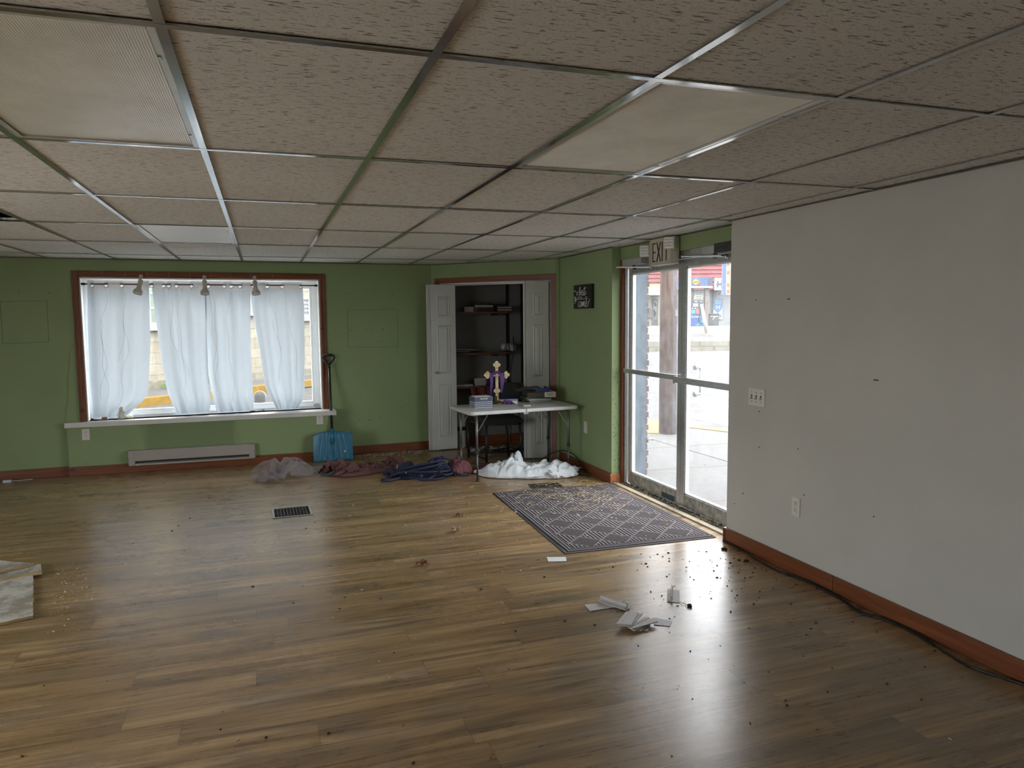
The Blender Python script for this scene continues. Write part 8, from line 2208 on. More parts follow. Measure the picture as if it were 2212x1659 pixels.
# broken ceiling tile pieces at the left
def tile_piece(pp, z0, z1, lab, sd, lift=0):
    P = [zat(px, py, z0) for px, py in pp]
    rr = random.Random(sd)
    out = []
    for i, q in enumerate(P):
        r = P[(i + 1) % len(P)]
        nseg = max(2, int((r - q).length / .03))
        for k in range(nseg):
            w_ = q.lerp(r, k / nseg)
            out.append((w_.x + rr.uniform(-.005, .005), w_.y + rr.uniform(-.005, .005)))
    c = sum(P, V()) / len(P)
    t = root('tile_fragment', (c.x, c.y, 0), lab, 'ceiling tile piece', 'broken ceiling tile pieces on the floor')
    b = B(); b.prism(out, lambda a, d, e: (a, d, e + lift * (a - c.x)), z0, z1)
    b.done('board', FRAG, t)
    b = B(); b.prism([(c.x + (a - c.x) * .995, c.y + (d - c.y) * .995) for a, d in out], lambda a, d, e: (a, d, e + lift * (a - c.x)), z0 - .0 + .002, z1 - .004)
    return t
m, nt, p_ = newmat('broken_tile')
n = N(nt)
x, y, z = n.xyz(n.obj())
fi = n.ramp(n.noise(n.comb(n.math('MULTIPLY', x, 30), n.math('MULTIPLY', y, 60), 0.0), 1.0, 3, .6), [(.6, (0, 0, 0)), (.68, (1, 1, 1))])
stn = n.ramp(n.noise(n.obj(), 4.5, 5, .7), [(.46, (0, 0, 0)), (.60, (1, 1, 1))])
cc = n.mix(n.math('MULTIPLY', stn, .65), (.50, .50, .45), (.17, .12, .07))
cc = n.mix(n.math('MULTIPLY', fi, .6), cc, (.12, .11, .09))
nrm = n.new('ShaderNodeNewGeometry')
up = n.xyz(nrm.outputs['Normal'])[2]
cc = n.mix(n.math('GREATER_THAN', up, .5), (.40, .29, .14), cc)
nt.links.new(cc, p_.inputs['Base Color']); p_.inputs['Roughness'].default_value = .95
FRAG = m
tile_piece([(-260, 1420), (-260, 1262), (-60, 1256), (73, 1247), (70, 1336), (0, 1352)], .002, .018, 'large stained ceiling tile piece lying flat on the floor', 1)
tile_piece([(-150, 1262), (-150, 1236), (20, 1230), (88, 1222), (89, 1240), (40, 1247), (0, 1256)], .019, .034, 'narrow broken tile strip lying over the large tile piece', 2, lift=-.01)
tile_piece([(-180, 1236), (-180, 1212), (0, 1215), (74, 1219), (40, 1228), (0, 1238)], .041, .055, 'topmost pale broken tile piece tilted on the strip', 3, lift=-.02)

# ================================================================== cords
CORD = M('black_cord', (.010, .010, .010), .45)
t = root('black_cord', (2.95, 3.0, 0), 'black cord snaking along the foot of the white wall', 'cord')
b = B()
ptsx = [(1568, 1166), (1600, 1187), (1640, 1211), (1680, 1233), (1700, 1239), (1757, 1256), (1780, 1266), (1820, 1294), (1860, 1322), (1900, 1333), (1950, 1348), (1990, 1372), (2030, 1400), (2090, 1437), (2150, 1459), (2212, 1479), (2300, 1510)]
pts = []
for px, py in ptsx:
    q = zat(px, py, .006)
    pts.append(V((min(q.x, 3.004), q.y, .006)))
P = pts; out = []
for i in range(len(P) - 1):
    p0, p1, p2, p3 = P[max(i - 1, 0)], P[i], P[i + 1], P[min(i + 2, len(P) - 1)]
    for k in range(5):
        u = k / 5
        out.append(0.5 * ((2 * p1) + (p2 - p0) * u + (2 * p0 - 5 * p1 + 4 * p2 - p3) * u * u + (3 * p1 - p0 - 3 * p2 + p3) * u ** 3))
b.tube(out, .0055, 7)
b.done('cable', CORD, t, smooth=True)
b = B()
b.tube([q + V((-.016, .0, 0)) for q in out[20:60]], .0045, 7)
b.done('second_strand', CORD, t, smooth=True)
t = root('coiled_cord', (2.93, 6.85, 0), 'black cord rising in a loop against the baseboard under the lettered sign', 'cord')
b = B()
lp = [(2.72, 7.22, .01), (2.86, 7.25, .09), (2.97, 7.16, .15), (3.03, 7.0, .15), (3.045, 6.86, .11), (3.03, 6.76, .05), (2.98, 6.70, .008), (2.90, 6.68, .006), (2.96, 6.55, .006), (3.02, 6.48, .006)]
P = [V(q) for q in lp]; out = []
for i in range(len(P) - 1):
    p0, p1, p2, p3 = P[max(i - 1, 0)], P[i], P[i + 1], P[min(i + 2, len(P) - 1)]
    for k in range(7):
        u = k / 7
        out.append(0.5 * ((2 * p1) + (p2 - p0) * u + (2 * p0 - 5 * p1 + 4 * p2 - p3) * u * u + (3 * p1 - p0 - 3 * p2 + p3) * u ** 3))
b.tube(out, .005, 7); b.done('cable', CORD, t, smooth=True)
t = root('closet_cables', (2.75, 8.0, 0), 'tangle of black cables hanging and lying inside the closet', 'cables')
for k in range(5):
    rr = random.Random(90 + k)
    b = B()
    x0 = 2.78 + .05 * k
    pts = [V((x0 + .03 * sin(j * 1.3 + k), 8.32 + .03 * cos(j * .9 + k), 1.35 - .16 * j)) for j in range(9)] if k < 2 else \
          [V((2.35 + .10 * j + rr.uniform(-.05, .05), 7.9 + .08 * k + rr.uniform(-.12, .12), .008 + .01 * (j % 2))) for j in range(7)]
    b.tube(pts, .006, 6); b.done('cable', CORD, t, smooth=True)

# ================================================================== litter
def scatter(name, lab, cat, n_, where, size, mat, seed, shape='crumb', kind='stuff'):
    rr = random.Random(seed)
    b = B()
    for k in range(n_):
        for _ in range(30):
            p = where(rr)
            on_mat = 1.84 < p.x < 3.1 and 4.24 < p.y < 6.24
            on_tile = p.x < -1.15 and 4.2 < p.y < 5.6 and p.x < -1.15 - .19 * (p.y - 4.4)
            on_vent = 0 < p.x < .34 and 5.98 < p.y < 6.33
            if (p.z > .002 or not on_mat) and not on_tile and not on_vent: break
        s = size * (rr.random() ** 2 * 1.6 + .45)
        if shape == 'crumb':
            a = rr.uniform(0, 3.14)
            b.ball(p + V((0, 0, s * .4)), (s * rr.uniform(.7, 1.8), s * rr.uniform(.5, 1), s * .5), Matrix.Rotation(a, 3, 'Z'), 6, 4)
        else:
            a = rr.uniform(0, 6.28); L_ = s; bend = rr.uniform(-1.2, 1.2)
            pts = [p + V((cos(a + bend * j / 4) * L_ * j / 4, sin(a + bend * j / 4) * L_ * j / 4, .003 + .008 * rr.random())) for j in range(5)]
            b.tube(pts, .0011 * rr.uniform(.7, 1.6), 4)
    return b.done(name, mat, smooth=False, label=lab, cat=cat, kind=kind)
DIRT = M('dirt_crumb', (.025, .02, .016), .9)
STRAW = M('dry_straw', (.50, .40, .23), .7, var=.25, vscale=30)
PLAST = M('plaster_crumb', (.55, .52, .46), .9)
def wpx(x0, x1, y0, y1):
    def f(rr):
        p = zat(rr.uniform(x0, x1), y0 + (y1 - y0) * rr.random(), 0)
        return V((min(p.x, 2.99), p.y, 0.0))
    return f
scatter('dirt_crumbs', 'dark dirt crumbs scattered over the planks inside the doorway', 'dirt', 190, lambda r: V((min(2.97, r.gauss(2.55, .28)), r.gauss(3.75, .33), 0)) if r.random() < .7 else V((r.uniform(1.6, 2.98), r.uniform(2.2, 4.2), 0)), .0035, DIRT, 1)
scatter('floor_crumbs', 'dark crumbs thinly scattered over the open wooden floor', 'dirt', 200, lambda r: V((r.uniform(-1.6, 2.9), 2.0 + 6.0 * r.random() ** 1.2, 0)), .0038, DIRT, 2)
scatter('pale_crumbs', 'pale plaster crumbs scattered over the middle of the floor', 'litter', 170, lambda r: V((r.gauss(1.2, .7), r.gauss(4.5, 1.3), 0)), .0032, PLAST, 3)
scatter('tile_crumbs', 'pale crumbs around the broken ceiling tile pieces', 'litter', 160, lambda r: V((r.gauss(-1.20, .12), r.gauss(4.8, .35), 0)), .0032, M('tile_crumb', (.50, .44, .32), .9), 4)
scatter('corner_crumbs', 'pale plaster crumbs along the baseboard between shovel and closet', 'litter', 260, lambda r: (lambda x: V((x, 8.5 + .043 * (x - .9) - abs(r.gauss(0, .10)), 0)))(r.uniform(.95, 2.0)), .006, M('grey_plaster', (.40, .37, .31), .9), 5)
scatter('straw_litter', 'dry straw bits strewn over the far half of the grey mat', 'straw', 240, lambda r: V((min(3.03, r.gauss(2.55, .28)), min(6.5, r.gauss(5.85, .30)), .011)), .07, STRAW, 6, 'straw')
scatter('mat_chips', 'tiny pale chips sprinkled over the grey mat', 'litter', 230, lambda r: V((min(3.02, r.gauss(2.55, .27)), min(6.12, r.gauss(5.4, .45)), .010)), .0042, M('pale_chip', (.58, .52, .42), .8), 7)
scatter('sill_grime', 'dark grime and straw along the foot of the glass doors', 'dirt', 220, lambda r: V((3.17 + r.uniform(0, .03), r.uniform(4.3, 6.1), .012)), .006, M('grime', (.09, .075, .055), .9, var=.5, vscale=90), 8)
scatter('doorway_straw', 'dry straw caught along the door threshold', 'straw', 50, lambda r: V((3.13 + r.uniform(0, .05), r.uniform(4.4, 6.1), .012)), .06, STRAW, 9, 'straw')
scatter('floor_straw', 'few long straw strands on the planks around the mat', 'straw', 22, lambda r: V((r.uniform(1.3, 2.0), r.uniform(4.3, 6.6), 0)), .11, STRAW, 10, 'straw')
scatter('closet_litter', 'pale scraps of litter on the closet floor', 'litter', 60, lambda r: V((r.uniform(2.3, 2.8), r.uniform(7.9, 8.5), 0)), .016, M('dim_scrap', (.35, .33, .28), .9), 12)
# three dark dirt clods by the right baseboard
for k, (px, py, s) in enumerate(((1564, 1188, .016), (1597, 1211, .009), (1611, 1213, .012))):
    p = zat(px, py)
    t = root('dirt_clod', (p.x, p.y, 0), ('dark dirt clod nearest the end of the white wall', 'smallest of the dark dirt clods along the baseboard', 'dark dirt clod farthest from the doorway, by the baseboard')[k], 'dirt clod', 'dirt clods by the white wall baseboard')
    b = B()
    rr = random.Random(k + 60)
    for j in range(6): b.ball(p + V((rr.uniform(-1, 1) * s, rr.uniform(-1, 1) * s, s * .45)), s * rr.uniform(.45, .7), u=8, v=6)
    b.done('clod', DIRT, t)

# ================================================================== outside the glass doors
EXT = dict(kind='structure')
EXT_DIM = 0.50                                     # outdoor colours scaled down, standing in for a lower outdoor exposure
def ME(name, rgb, *a, **k): return M(name, tuple(c * EXT_DIM for c in rgb), *a, **k)
def MB(name, c1, c2, mo, *a, **k): return masonry(name, *[tuple(c * EXT_DIM for c in q) for q in (c1, c2, mo)], *a, **k)
STREET = ME('pale_asphalt', (0.100, 0.098, 0.096), .95, var=.25, vscale=3, bump=.3, bscale=90)
CONC = ME('sidewalk_concrete', (0.128, 0.127, 0.124), .95, var=.10, vscale=1.5, bump=.1, bscale=60)
YELLOW = ME('curb_yellow', (0.30, 0.175, 0.014), .8, var=.25, vscale=12)
ROADWHITE = ME('road_white', (0.24, 0.24, 0.24), .85, var=.1)
b = B(); b.mm((-60, -40, -.40), (90, 110, -.22)); b.done('road', STREET, label='pale asphalt street outside', cat='road', **EXT)
curbl = [(-14, 13.9), (-4, 13.2), (3.0, 12.2), (4.7, 10.9), (5.45, 9.75), (5.98, 9.42), (6.30, 8.75), (6.62, 7.6), (7.0, 5.2), (7.4, 1), (8, -8)]
b = B(); b.prism([(-14, 8.6)] + [(x, y) for x, y in reversed(curbl)][::-1] + [(3.3, -8), (3.3, 8.6)], lambda a, c, d: (a, c, d), -.21, -.075)
side = b.done('sidewalk', CONC, label='concrete sidewalk outside the glass doors and window', cat='sidewalk', **EXT)
b = B()
for (x0, y0, x1, y1) in ((3.4, 6.9, 6.6, 6.6), (3.4, 5.5, 6.9, 5.3), (3.4, 8.1, 6.4, 7.9), (5.0, 4.0, 4.9, 9.6)):
    b.tube([(x0, y0, -.075), (x1, y1, -.075)], .010, 5)
b.done('joint', M('dark_joint', (.12, .11, .10), .95), side)
b = B(); b.prism([(-14, 8.75), (2.8, 8.95), (2.8, 11.9), (-14, 13.3)], lambda a, c, d: (a, c, d), -.2, -.070)  # pale slab added to bounce daylight up through the window
b.done('front_bounce_slab', M('bounce_concrete', (.66, .66, .64), .9, var=.06), label='pale slab outside the front window, added to bounce light onto the ceiling', cat='pavement', **EXT)
b = B(); b.mm((-16, -10, -.2), (-4.62, 12.6, -.06))  # unseen pale slab added to throw light in through the side opening
b.done('side_bounce_slab', M('bounce_concrete', (.66, .66, .64), .9, var=.06), label='unseen pale slab outside the side opening, added to bounce light indoors', cat='pavement', **EXT)
b = B()
pc = [V((x, y, 0)) for x, y in curbl]
for i in range(2, len(pc) - 1):
    p, q = pc[i], pc[i + 1]
    e = (q - p).normalized(); nn = V((-e.y, e.x, 0))
    b.hexa([p - nn * .09 + V((0, 0, -.23)), q - nn * .09 + V((0, 0, -.23)), q + nn * .09 + V((0, 0, -.23)), p + nn * .09 + V((0, 0, -.23)),
            p - nn * .09 + V((0, 0, -.065)), q - nn * .09 + V((0, 0, -.065)), q + nn * .09 + V((0, 0, -.065)), p + nn * .09 + V((0, 0, -.065))])
b.done('curb', YELLOW, label='yellow painted curb round the street corner', cat='curb', **EXT)
P = [zat(px, py, -.066) for px, py in ((1375, 935), (1430, 936), (1430, 908), (1375, 905))]
b = B(); b.prism([(q.x, q.y) for q in P], lambda a, c, d: (a, c, d), -.2, -.064)
b.done('corner_curb', YELLOW, label='broad yellow painted patch of the corner curb behind the pole', cat='curb', **EXT)
def road_mark(pp, lab):
    P = [zat(px, py, -.218) for px, py in pp]
    b = B(); b.prism([(q.x, q.y) for q in P], lambda a, c, d: (a, c, d), -.2195, -.216)
    b.done('road_marking', ROADWHITE, label=lab, cat='road marking', **EXT)
road_mark([(1470, 899), (1470, 888), (1640, 914), (1640, 936)], 'broad white crosswalk bar on the street')
road_mark([(1470, 889), (1470, 887.5), (1640, 868), (1640, 873.5)], 'thin white crosswalk line behind the broad bar')
road_mark([(1549, 932), (1572, 930), (1640, 933), (1640, 942)], 'short white line near the yellow curb')

# blue pilaster with brick edge at the side of the entrance recess
BRICK = MB('red_brick', (0.15, 0.062, 0.045), (0.20, 0.085, 0.06), (0.42, 0.40, 0.37), .21, .067, .010, axis='xz')
pl = root('facade_pillar', (3.7, 7.1, -.08), 'brick facade pillar faced with weathered blue panel outside the glass doors', 'pillar', kind='structure')
b = B(); b.mm((3.30, 6.64, -.2), (3.728, 7.9, 4.2)); b.done('brick_core', BRICK, pl)
b = B()
random.seed(12)
for k in range(60):
    z = -.07 + k * .067
    if k % 2: b.mm((3.69, 6.632, z + .006), (3.745, 6.70, z + .061))
    else: b.mm((3.69, 6.632, z + .006), (3.733, 6.70, z + .061))
b.done('brick_edge', ME('brick_end', (0.13, 0.058, 0.045), .9, var=.3, vscale=18), pl)
b = B(); b.mm((3.30, 6.615, -.075), (3.706, 6.638, 4.2)); b.done('blue_panel', ME('weathered_blue_panel', (0.042, 0.082, 0.125), .6, var=.35, vscale=7, stretch=(3, 3, .5)), pl)
b = B(); b.cyl((3.72, 6.62, .31), (3.79, 6.62, .31), .010, n=10); b.ball((3.79, 6.62, .31), .016, u=10, v=8); b.done('stop_peg', CHROME, pl, smooth=True)

# utility pole at the curb
pp = zat(1442.5, 936, -.075)
t = root('utility_pole', pp, 'thick brown wooden utility pole at the yellow curb', 'pole')
m, nt, p_ = newmat('creosote_wood')
n = N(nt)
co = n.scale(n.obj(), (9, 9, .8))
g = n.noise(co, 2.4, 6, .65, .8)
x, y, z = n.xyz(n.obj())
sid = n.ramp(n.math('ADD', n.math('MULTIPLY', x, 2.2), n.math('ADD', n.math('MULTIPLY', g, .5), .15)), [(.30, (0, 0, 0)), (.55, (1, 1, 1))])
cc = n.mix(sid, n.ramp(g, [(.32, (.055, .025, .014)), (.68, (.175, .098, .062))]), n.ramp(g, [(.32, (.049, .044, .052)), (.68, (.166, .156, .172))]))
nt.links.new(cc, p_.inputs['Base Color']); p_.inputs['Roughness'].default_value = .9
nt.links.new(n.bump(g, .6, .02), p_.inputs['Normal'])
b = B(); b.cyl(pp + V((0, 0, -.1)), pp + V((-.02, 0, 7.5)), .125, .110, 28); b.done('shaft', m, t, smooth=True)
b = B(); b.box(pp + V((.05, -.118, 1.62 + .08)), (.05, .012, .09)); b.done('tag_plate', ME('pole_tag', (.2, .22, .25), .5), t)

# far side of the street, read in a frame facing the doors
E1, E2 = V((cos(YAW), -sin(YAW), 0)), V((sin(YAW), cos(YAW), 0))
def SF(D): return Frame(E2 * D, E1, -E2)
def gz(py, D): return EYE.z + D * (683 - py) / FPX
F38, F42, F45, F50 = SF(38.2), SF(42.2), SF(45.2), SF(50.2)
STONEC = MB('pale_curb_blocks', (.27, .25, .185), (.31, .29, .22), (.15, .135, .105), .95, .60, .03, axis='xy')
b = B(); b.fb(F38, -12, 30, -.5, 0, -.30, .27); b.done('kerb_blocks', STONEC, label='pale stone block curb across the street', cat='curb', **EXT)
b = B()
def fp(F, s, z): return F.p(s, 0, z)
b.quad(fp(F38, -12, .27), fp(F38, 30, .27), fp(F42, 30, gz(720, 42.2)), fp(F42, -12, gz(720, 42.2)))
b.done('forecourt_asphalt_road', STREET, label='grey forecourt strip beyond the stone curb', cat='road', **EXT)
b = B()
F56 = SF(56)
b.quad(fp(F42, -12, gz(720, 42.2)), fp(F42, 30, gz(720, 42.2)), fp(F45, 30, gz(704, 45.2)), fp(F45, -12, gz(704, 45.2)))
b.quad(fp(F45, -12, gz(704, 45.2)), fp(F45, 30, gz(704, 45.2)), fp(F56, 30, gz(704, 45.2)), fp(F56, -12, gz(704, 45.2)))
b.done('forecourt_concrete_pavement', ME('pinkish_concrete', (.20, .185, .17), .9, var=.08), label='pale concrete forecourt across the street', cat='pavement', **EXT)
GZ = gz(704, 45.2)
def sbox(b, F, x0, x1, y0, y1, d0=0.0, d1=.3, zb=None):
    s0, z1 = F.px(x0, y0, d1); s1, _ = F.px(x1, y0, d1)
    _, z0 = F.px(x0, y1, d1)
    b.fb(F, s0, s1, d0, d1, zb if zb is not None else z0, z1)
    return s0, s1, zb if zb is not None else z0, z1
# station building
bd = root('station_building', F50.p(12, 0, GZ), 'gas station building with red lap-sided mansard across the street', 'building')
RED = ME('red_siding', (0.30, 0.058, 0.060), .7, var=.06)
b = B(); b.fb(F50, 7.0, 28, -5, 0, GZ, 3.5); b.done('wall', ME('station_white_wall', (.30, .31, .31), .8, var=.04), bd)
b = B()
z = 3.38
while z < 6.6:
    b.hexa([F50.p(7, .55, z), F50.p(28, .55, z), F50.p(28, 0, z), F50.p(7, 0, z), F50.p(7, .46, z + .27), F50.p(28, .46, z + .27), F50.p(28, 0, z + .27), F50.p(7, 0, z + .27)])
    z += .27
b.done('red_siding', RED, bd)
b = B()
for px in (1536, 1538.5, 1541, 1546): 
    s, _ = F50.px(px, 650); b.fb(F50, s - .025, s + .025, 0, .05, GZ, 3.4)
b.done('wall_batten', ME('grey_batten', (.17, .17, .16), .7), bd)
b = B(); sbox(b, F50, 1380, 1432, 623, 638, -.1, 1.2); b.done('white_fascia', ME('fascia_white', (.42, .42, .40), .7), bd)
b = B(); sbox(b, F50, 1380, 1432, 614, 623, -.1, .65); b.done('cream_sign_strip', ME('sign_cream', (.40, .36, .22), .7), bd)
b = B(); sbox(b, F50, 1380, 1434, 638, 704, -.1, .04); b.done('cream_wall', ME('cream_wall', (.38, .36, .29), .8), bd)
dd = B(); s0, s1, z0, z1 = sbox(dd, F50, 1409, 1421, 646, 702, 0, .10, GZ); dr_ = dd.done('door', ME('shop_door_frame', (.10, .09, .085), .6), bd)
b = B(); b.fb(F50, s0 + .08, s1 - .08, .09, .12, GZ + .4, z1 - .1); b.done('pane', ME('door_paper', (.26, .26, .25), .5, var=.5, vscale=5), dr_)
b = B()
rr = random.Random(4)
for k in range(9): 
    a, c = rr.uniform(s0 + .1, s1 - .2), rr.uniform(GZ + .5, z1 - .3)
    b.fb(F50, a, a + .1, .12, .13, c, c + .18)
b.done('notice', ME('dark_notice', (.06, .055, .06), .7), dr_)
b = B(); sbox(b, F50, 1398, 1410, 667, 686, 0, .35); b.done('meter_box', ME('grey_meter', (.13, .12, .125), .6), bd)
t = root('station_board', F45.p(10.9, -1, GZ), 'white lettered board on the red siding across the street', 'sign')
b = B(); FB_ = SF(49); s0, s1, z0, z1 = sbox(b, FB_, 1543.5, 1585, 600, 627, -.1, 0.0); b.done('board', ME('board_white', (.36, .37, .37), .7), t)
s, z = FB_.px(1548, 620, .02)
text('lettering', 'Ho', .56, FB_.p(s, .02, z), E1, (0, 0, 1), ME('board_letters', (.03, .04, .06), .7), t, ext=.01)
t = root('price_poster', F50.p(12, .1, 2), 'white poster with blue shield emblem on the station wall', 'poster')
b = B(); s0, s1, z0, z1 = sbox(b, F50, 1541, 1561, 645, 690, .05, .10); b.done('sheet', ME('poster_white', (.38, .40, .42), .7), t)
PB = ME('poster_blue', (.045, .155, .30), .6)
b = B(); cx0 = (s0 + s1) / 2; hw = (s1 - s0) / 2
b.prism([(cx0 - hw, z1), (cx0 - hw, z1 - .55), (cx0 - hw * .8, z1 - .75), (cx0, z1 - .98), (cx0 + hw * .8, z1 - .75), (cx0 + hw, z1 - .55), (cx0 + hw, z1)], lambda a, c, d: F50.p(a, d, c), .10, .115); em = b.done('shield', PB, t)
PWT = ME('poster_print', (.50, .51, .52), .7)
text('print', "DON'T BE", .15, F50.p(cx0, .118, z1 - .20), E1, (0, 0, 1), PWT, t, align='CENTER', ext=.003, sx=.62)
text('print', 'THIRSTY', .15, F50.p(cx0, .118, z1 - .36), E1, (0, 0, 1), PWT, t, align='CENTER', ext=.003, sx=.68)
text('print', 'M', .42, F50.p(cx0, .118, z1 - .76), E1, (0, 0, 1), PWT, t, align='CENTER', ext=.003)
text('price', '.79', .40, F50.p(cx0, .105, z0 + .06), E1, (0, 0, 1), ME('price_ink', (.08, .085, .09), .7), t, align='CENTER', ext=.003)
t = root('trash_can', F50.p(11, 1, GZ), 'dark grey square trash can beside the fuel pump', 'trash can')
FT_ = SF(47)
b = B(); s0, s1, z0, z1 = sbox(b, FT_, 1532, 1553, 681, 704, -.6, 0, GZ); b.done('bin', ME('dark_bin', (.055, .065, .066), .6), t, bevel=.03)
b = B(); b.fb(FT_, s0 - .02, s1 + .02, -.62, .02, z1, z1 + .12); b.done('lid', ME('dark_bin', (.06, .06, .06), .6), t, bevel=.03)
b = B(); b.fb(FT_, s0 + .08, s1 - .05, .002, .012, z1 - .10, z1 - .04); stroke(FT_, b, s0 + .42, z1 - .06, s0 + .22, z1 - .28, .05, .002, .012); b.done('white_mark', PWT, t)
# pump canopy and dispenser
SB = ME('sign_blue', (.060, .115, .265), .5)
t = root('pump_canopy', F45.p(11, 0, GZ), 'small blue fuel pump canopy on two tan posts with yellow diamond emblem', 'canopy')
b = B(); s0, s1, z0, z1 = sbox(b, F45, 1474, 1529, 599, 618.5, -1.2, 0); b.done('fascia', SB, t)
b = B(); b.fb(F45, s1, s1 + .30, -1.2, -.02, z0, z1); b.done('end_panel', ME('sign_navy', (.05, .06, .115), .5), t)
b = B(); b.fb(F45, s0, s1 + .32, -1.22, .02, z0 - .11, z0); b.done('light_strip', ME('canopy_white', (.45, .45, .45), .5), t)
b = B()
cs, cz = F45.px(1503, 609, .02)
w2, h2 = .36, .15
b.prism([(cs - w2, cz), (cs - w2 * .45, cz + h2 * .62), (cs, cz + h2 * 1.25), (cs + w2 * .45, cz + h2 * .62), (cs + w2, cz), (cs + w2 * .45, cz - h2 * .62), (cs, cz - h2 * 1.25), (cs - w2 * .45, cz - h2 * .62)], lambda a, c, d: F45.p(a, d, c), .0, .02)
b.done('diamond_emblem', ME('emblem_yellow', (.42, .34, .06), .6), t)
b = B()
er = ME('emblem_red', (.36, .07, .06), .6)
stroke(F45, b, cs - .30, cz + .21, cs - .14, cz + .10, .08, .0, .025); stroke(F45, b, cs + .30, cz - .21, cs + .14, cz - .10, .08, .0, .025); b.done('arrow_emblem', er, t)
text('wordmark', 'SUNOCO', .145, F45.p(cs, .028, cz - .05), E1, (0, 0, 1), ME('emblem_ink', (.07, .05, .05), .6), t, align='CENTER', ext=.004, shear=.15, sx=.95)
b = B()
for x0, x1 in ((1491, 1498), (1523, 1531.5)):
    sbox(b, F45, x0, x1, 621, 704, -.75, -.50, GZ)
b.done('post', ME('tan_post', (.27, .22, .19), .8, var=.15), t)
b = B(); sbox(b, F45, 1499, 1521, 627, 646, -.72, -.50); b.done('louvre_box', ME('grey_louvre', (.20, .20, .20), .6), t)
b = B()
for y in (629, 634, 639): sbox(b, F45, 1498.5, 1521.5, y, y + 2, -.52, -.47)
b.done('louvre', ME('pale_louvre', (.34, .34, .33), .6), t)
t = root('fuel_pump', F45.p(11, -.3, GZ), 'blue fuel pump with dark upper panel across the street', 'fuel pump')
b = B(); s0, s1, z0, z1 = sbox(b, F45, 1487.5, 1519.5, 648, 679.5, -.75, -.2); b.done('upper_cabinet', ME('pump_dark', (.055, .062, .095), .5), t, bevel=.03)
b = B(); q0, q1, y0, y1 = sbox(b, F45, 1487, 1520, 679.5, 704, -.78, -.16, GZ); b.done('lower_cabinet', ME('pump_blue', (.018, .075, .27), .45), t, bevel=.02)
b = B()
b.grid(lambda u, v: F45.p(q1 - .50 + .48 * u, -.155, y0 + .02 + (.10 + .36 * u ** 1.5) * v), 12, 4); b.done('light_blue_swoosh', ME('pump_sky', (.05, .20, .36), .5), t)
text('wordmark', 'ULTIMATE', .125, F45.p((q0 + q1) / 2 + .02, -.155, y1 - .19), E1, (0, 0, 1), PWT, t, align='CENTER', ext=.004, sx=1.05, bold=.004)
b = B(); sbox(b, F45, 1500.5, 1518, 637.5, 647.5, -.5, -.18); b.done('price_topper', ME('topper_cream', (.42, .42, .33), .6), t)
b = B(); sbox(b, F45, 1503, 1516, 639.5, 641.5, -.3, -.17); sbox(b, F45, 1503, 1516, 643.5, 645.5, -.3, -.17); b.done('topper_print', ME('topper_ink', (.16, .17, .12), .6), t)
PR = ME('pump_pale', (.36, .37, .38), .6)
for (x0, x1, a0, a1, mt, nm) in ((1497, 1508, 655, 663, ME('pump_screen', (.26, .28, .28), .4), 'screen'), (1493.5, 1502, 669.5, 678, ME('grade_blue', (.09, .24, .42), .5), 'grade_button'), (1503, 1510, 667, 678, ME('grade_red', (.38, .10, .07), .5), 'grade_button'),
                                (1489, 1492, 657, 661, PR, 'decal'), (1495, 1498, 664.5, 667.5, PR, 'decal'), (1500.5, 1504, 664.5, 667.5, PR, 'decal'), (1513, 1516, 650, 653, PR, 'decal'), (1512, 1515, 657, 660, PR, 'decal'), (1500, 1507, 650, 652.5, PR, 'decal')):
    b = B(); sbox(b, F45, x0, x1, a0, a1, -.21, -.165); b.done(nm, mt, t)
b = B(); b.tube([F45.px(x, y, -.1) and F45.p(F45.px(x, y, -.1)[0], -.1, F45.px(x, y, -.1)[1]) for x, y in ((1513, 664), (1516, 670), (1514, 678), (1510, 690), (1514, 698), (1519, 699))], .03, 6); b.done('hose', DARK, t)
t = root('leaning_post', SF(40).p(10.5, 0, .4), 'pale leaning bollard post across the street with reddish foot', 'bollard')
F40 = SF(41)
def f40(px, py, d=0): 
    s, z = F40.px(px, py, d); return F40.p(s, d, z)
b = B(); b.cyl(f40(1530, 736), f40(1515.5, 657), .11, .085, 14); b.done('post', ME('pale_post', (.42, .41, .37), .7), t, smooth=True)
b = B(); b.cyl(f40(1527, 736), f40(1527, 720), .22, .20, 14); b.done('footing', ME('post_footing', (.38, .34, .30), .8), t)
b = B(); b.cyl(f40(1531.5, 736, .1), f40(1530, 724, .1), .10, .10, 12); b.done('red_wrap', ME('faded_red', (.30, .10, .08), .8), t)
t = root('tall_banner', SF(30).p(9, 0, 1.5), 'tall blue and cream sign standing before the station building', 'sign')
F36 = SF(36)
b = B(); s0, s1, z0, z1 = sbox(b, F36, 1563, 1570, 500, 637, -.2, 0); b.done('blue_edge', ME('banner_blue', (.085, .14, .33), .6), t)
b = B(); s0, s1, z0, z1 = sbox(b, F36, 1570, 1600, 500, 637, -.2, -.01); b.done('panel', ME('banner_cream', (.38, .34, .24), .6), t)
rd = ME('banner_red', (.34, .12, .07), .6)
b = B()
for y in (566, 585, 612, 626): sbox(b, F36, 1571.5, 1576, y, y + 7, -.02, .01)
b.done('red_figures', rd, t)
b = B(); sbox(b, F36, 1581, 1586, 637, 760, -.15, -.05, -.2); b.done('post', CHROME, t)

EXT_DIM = 0.70  # milder darkening for the colours beyond the window
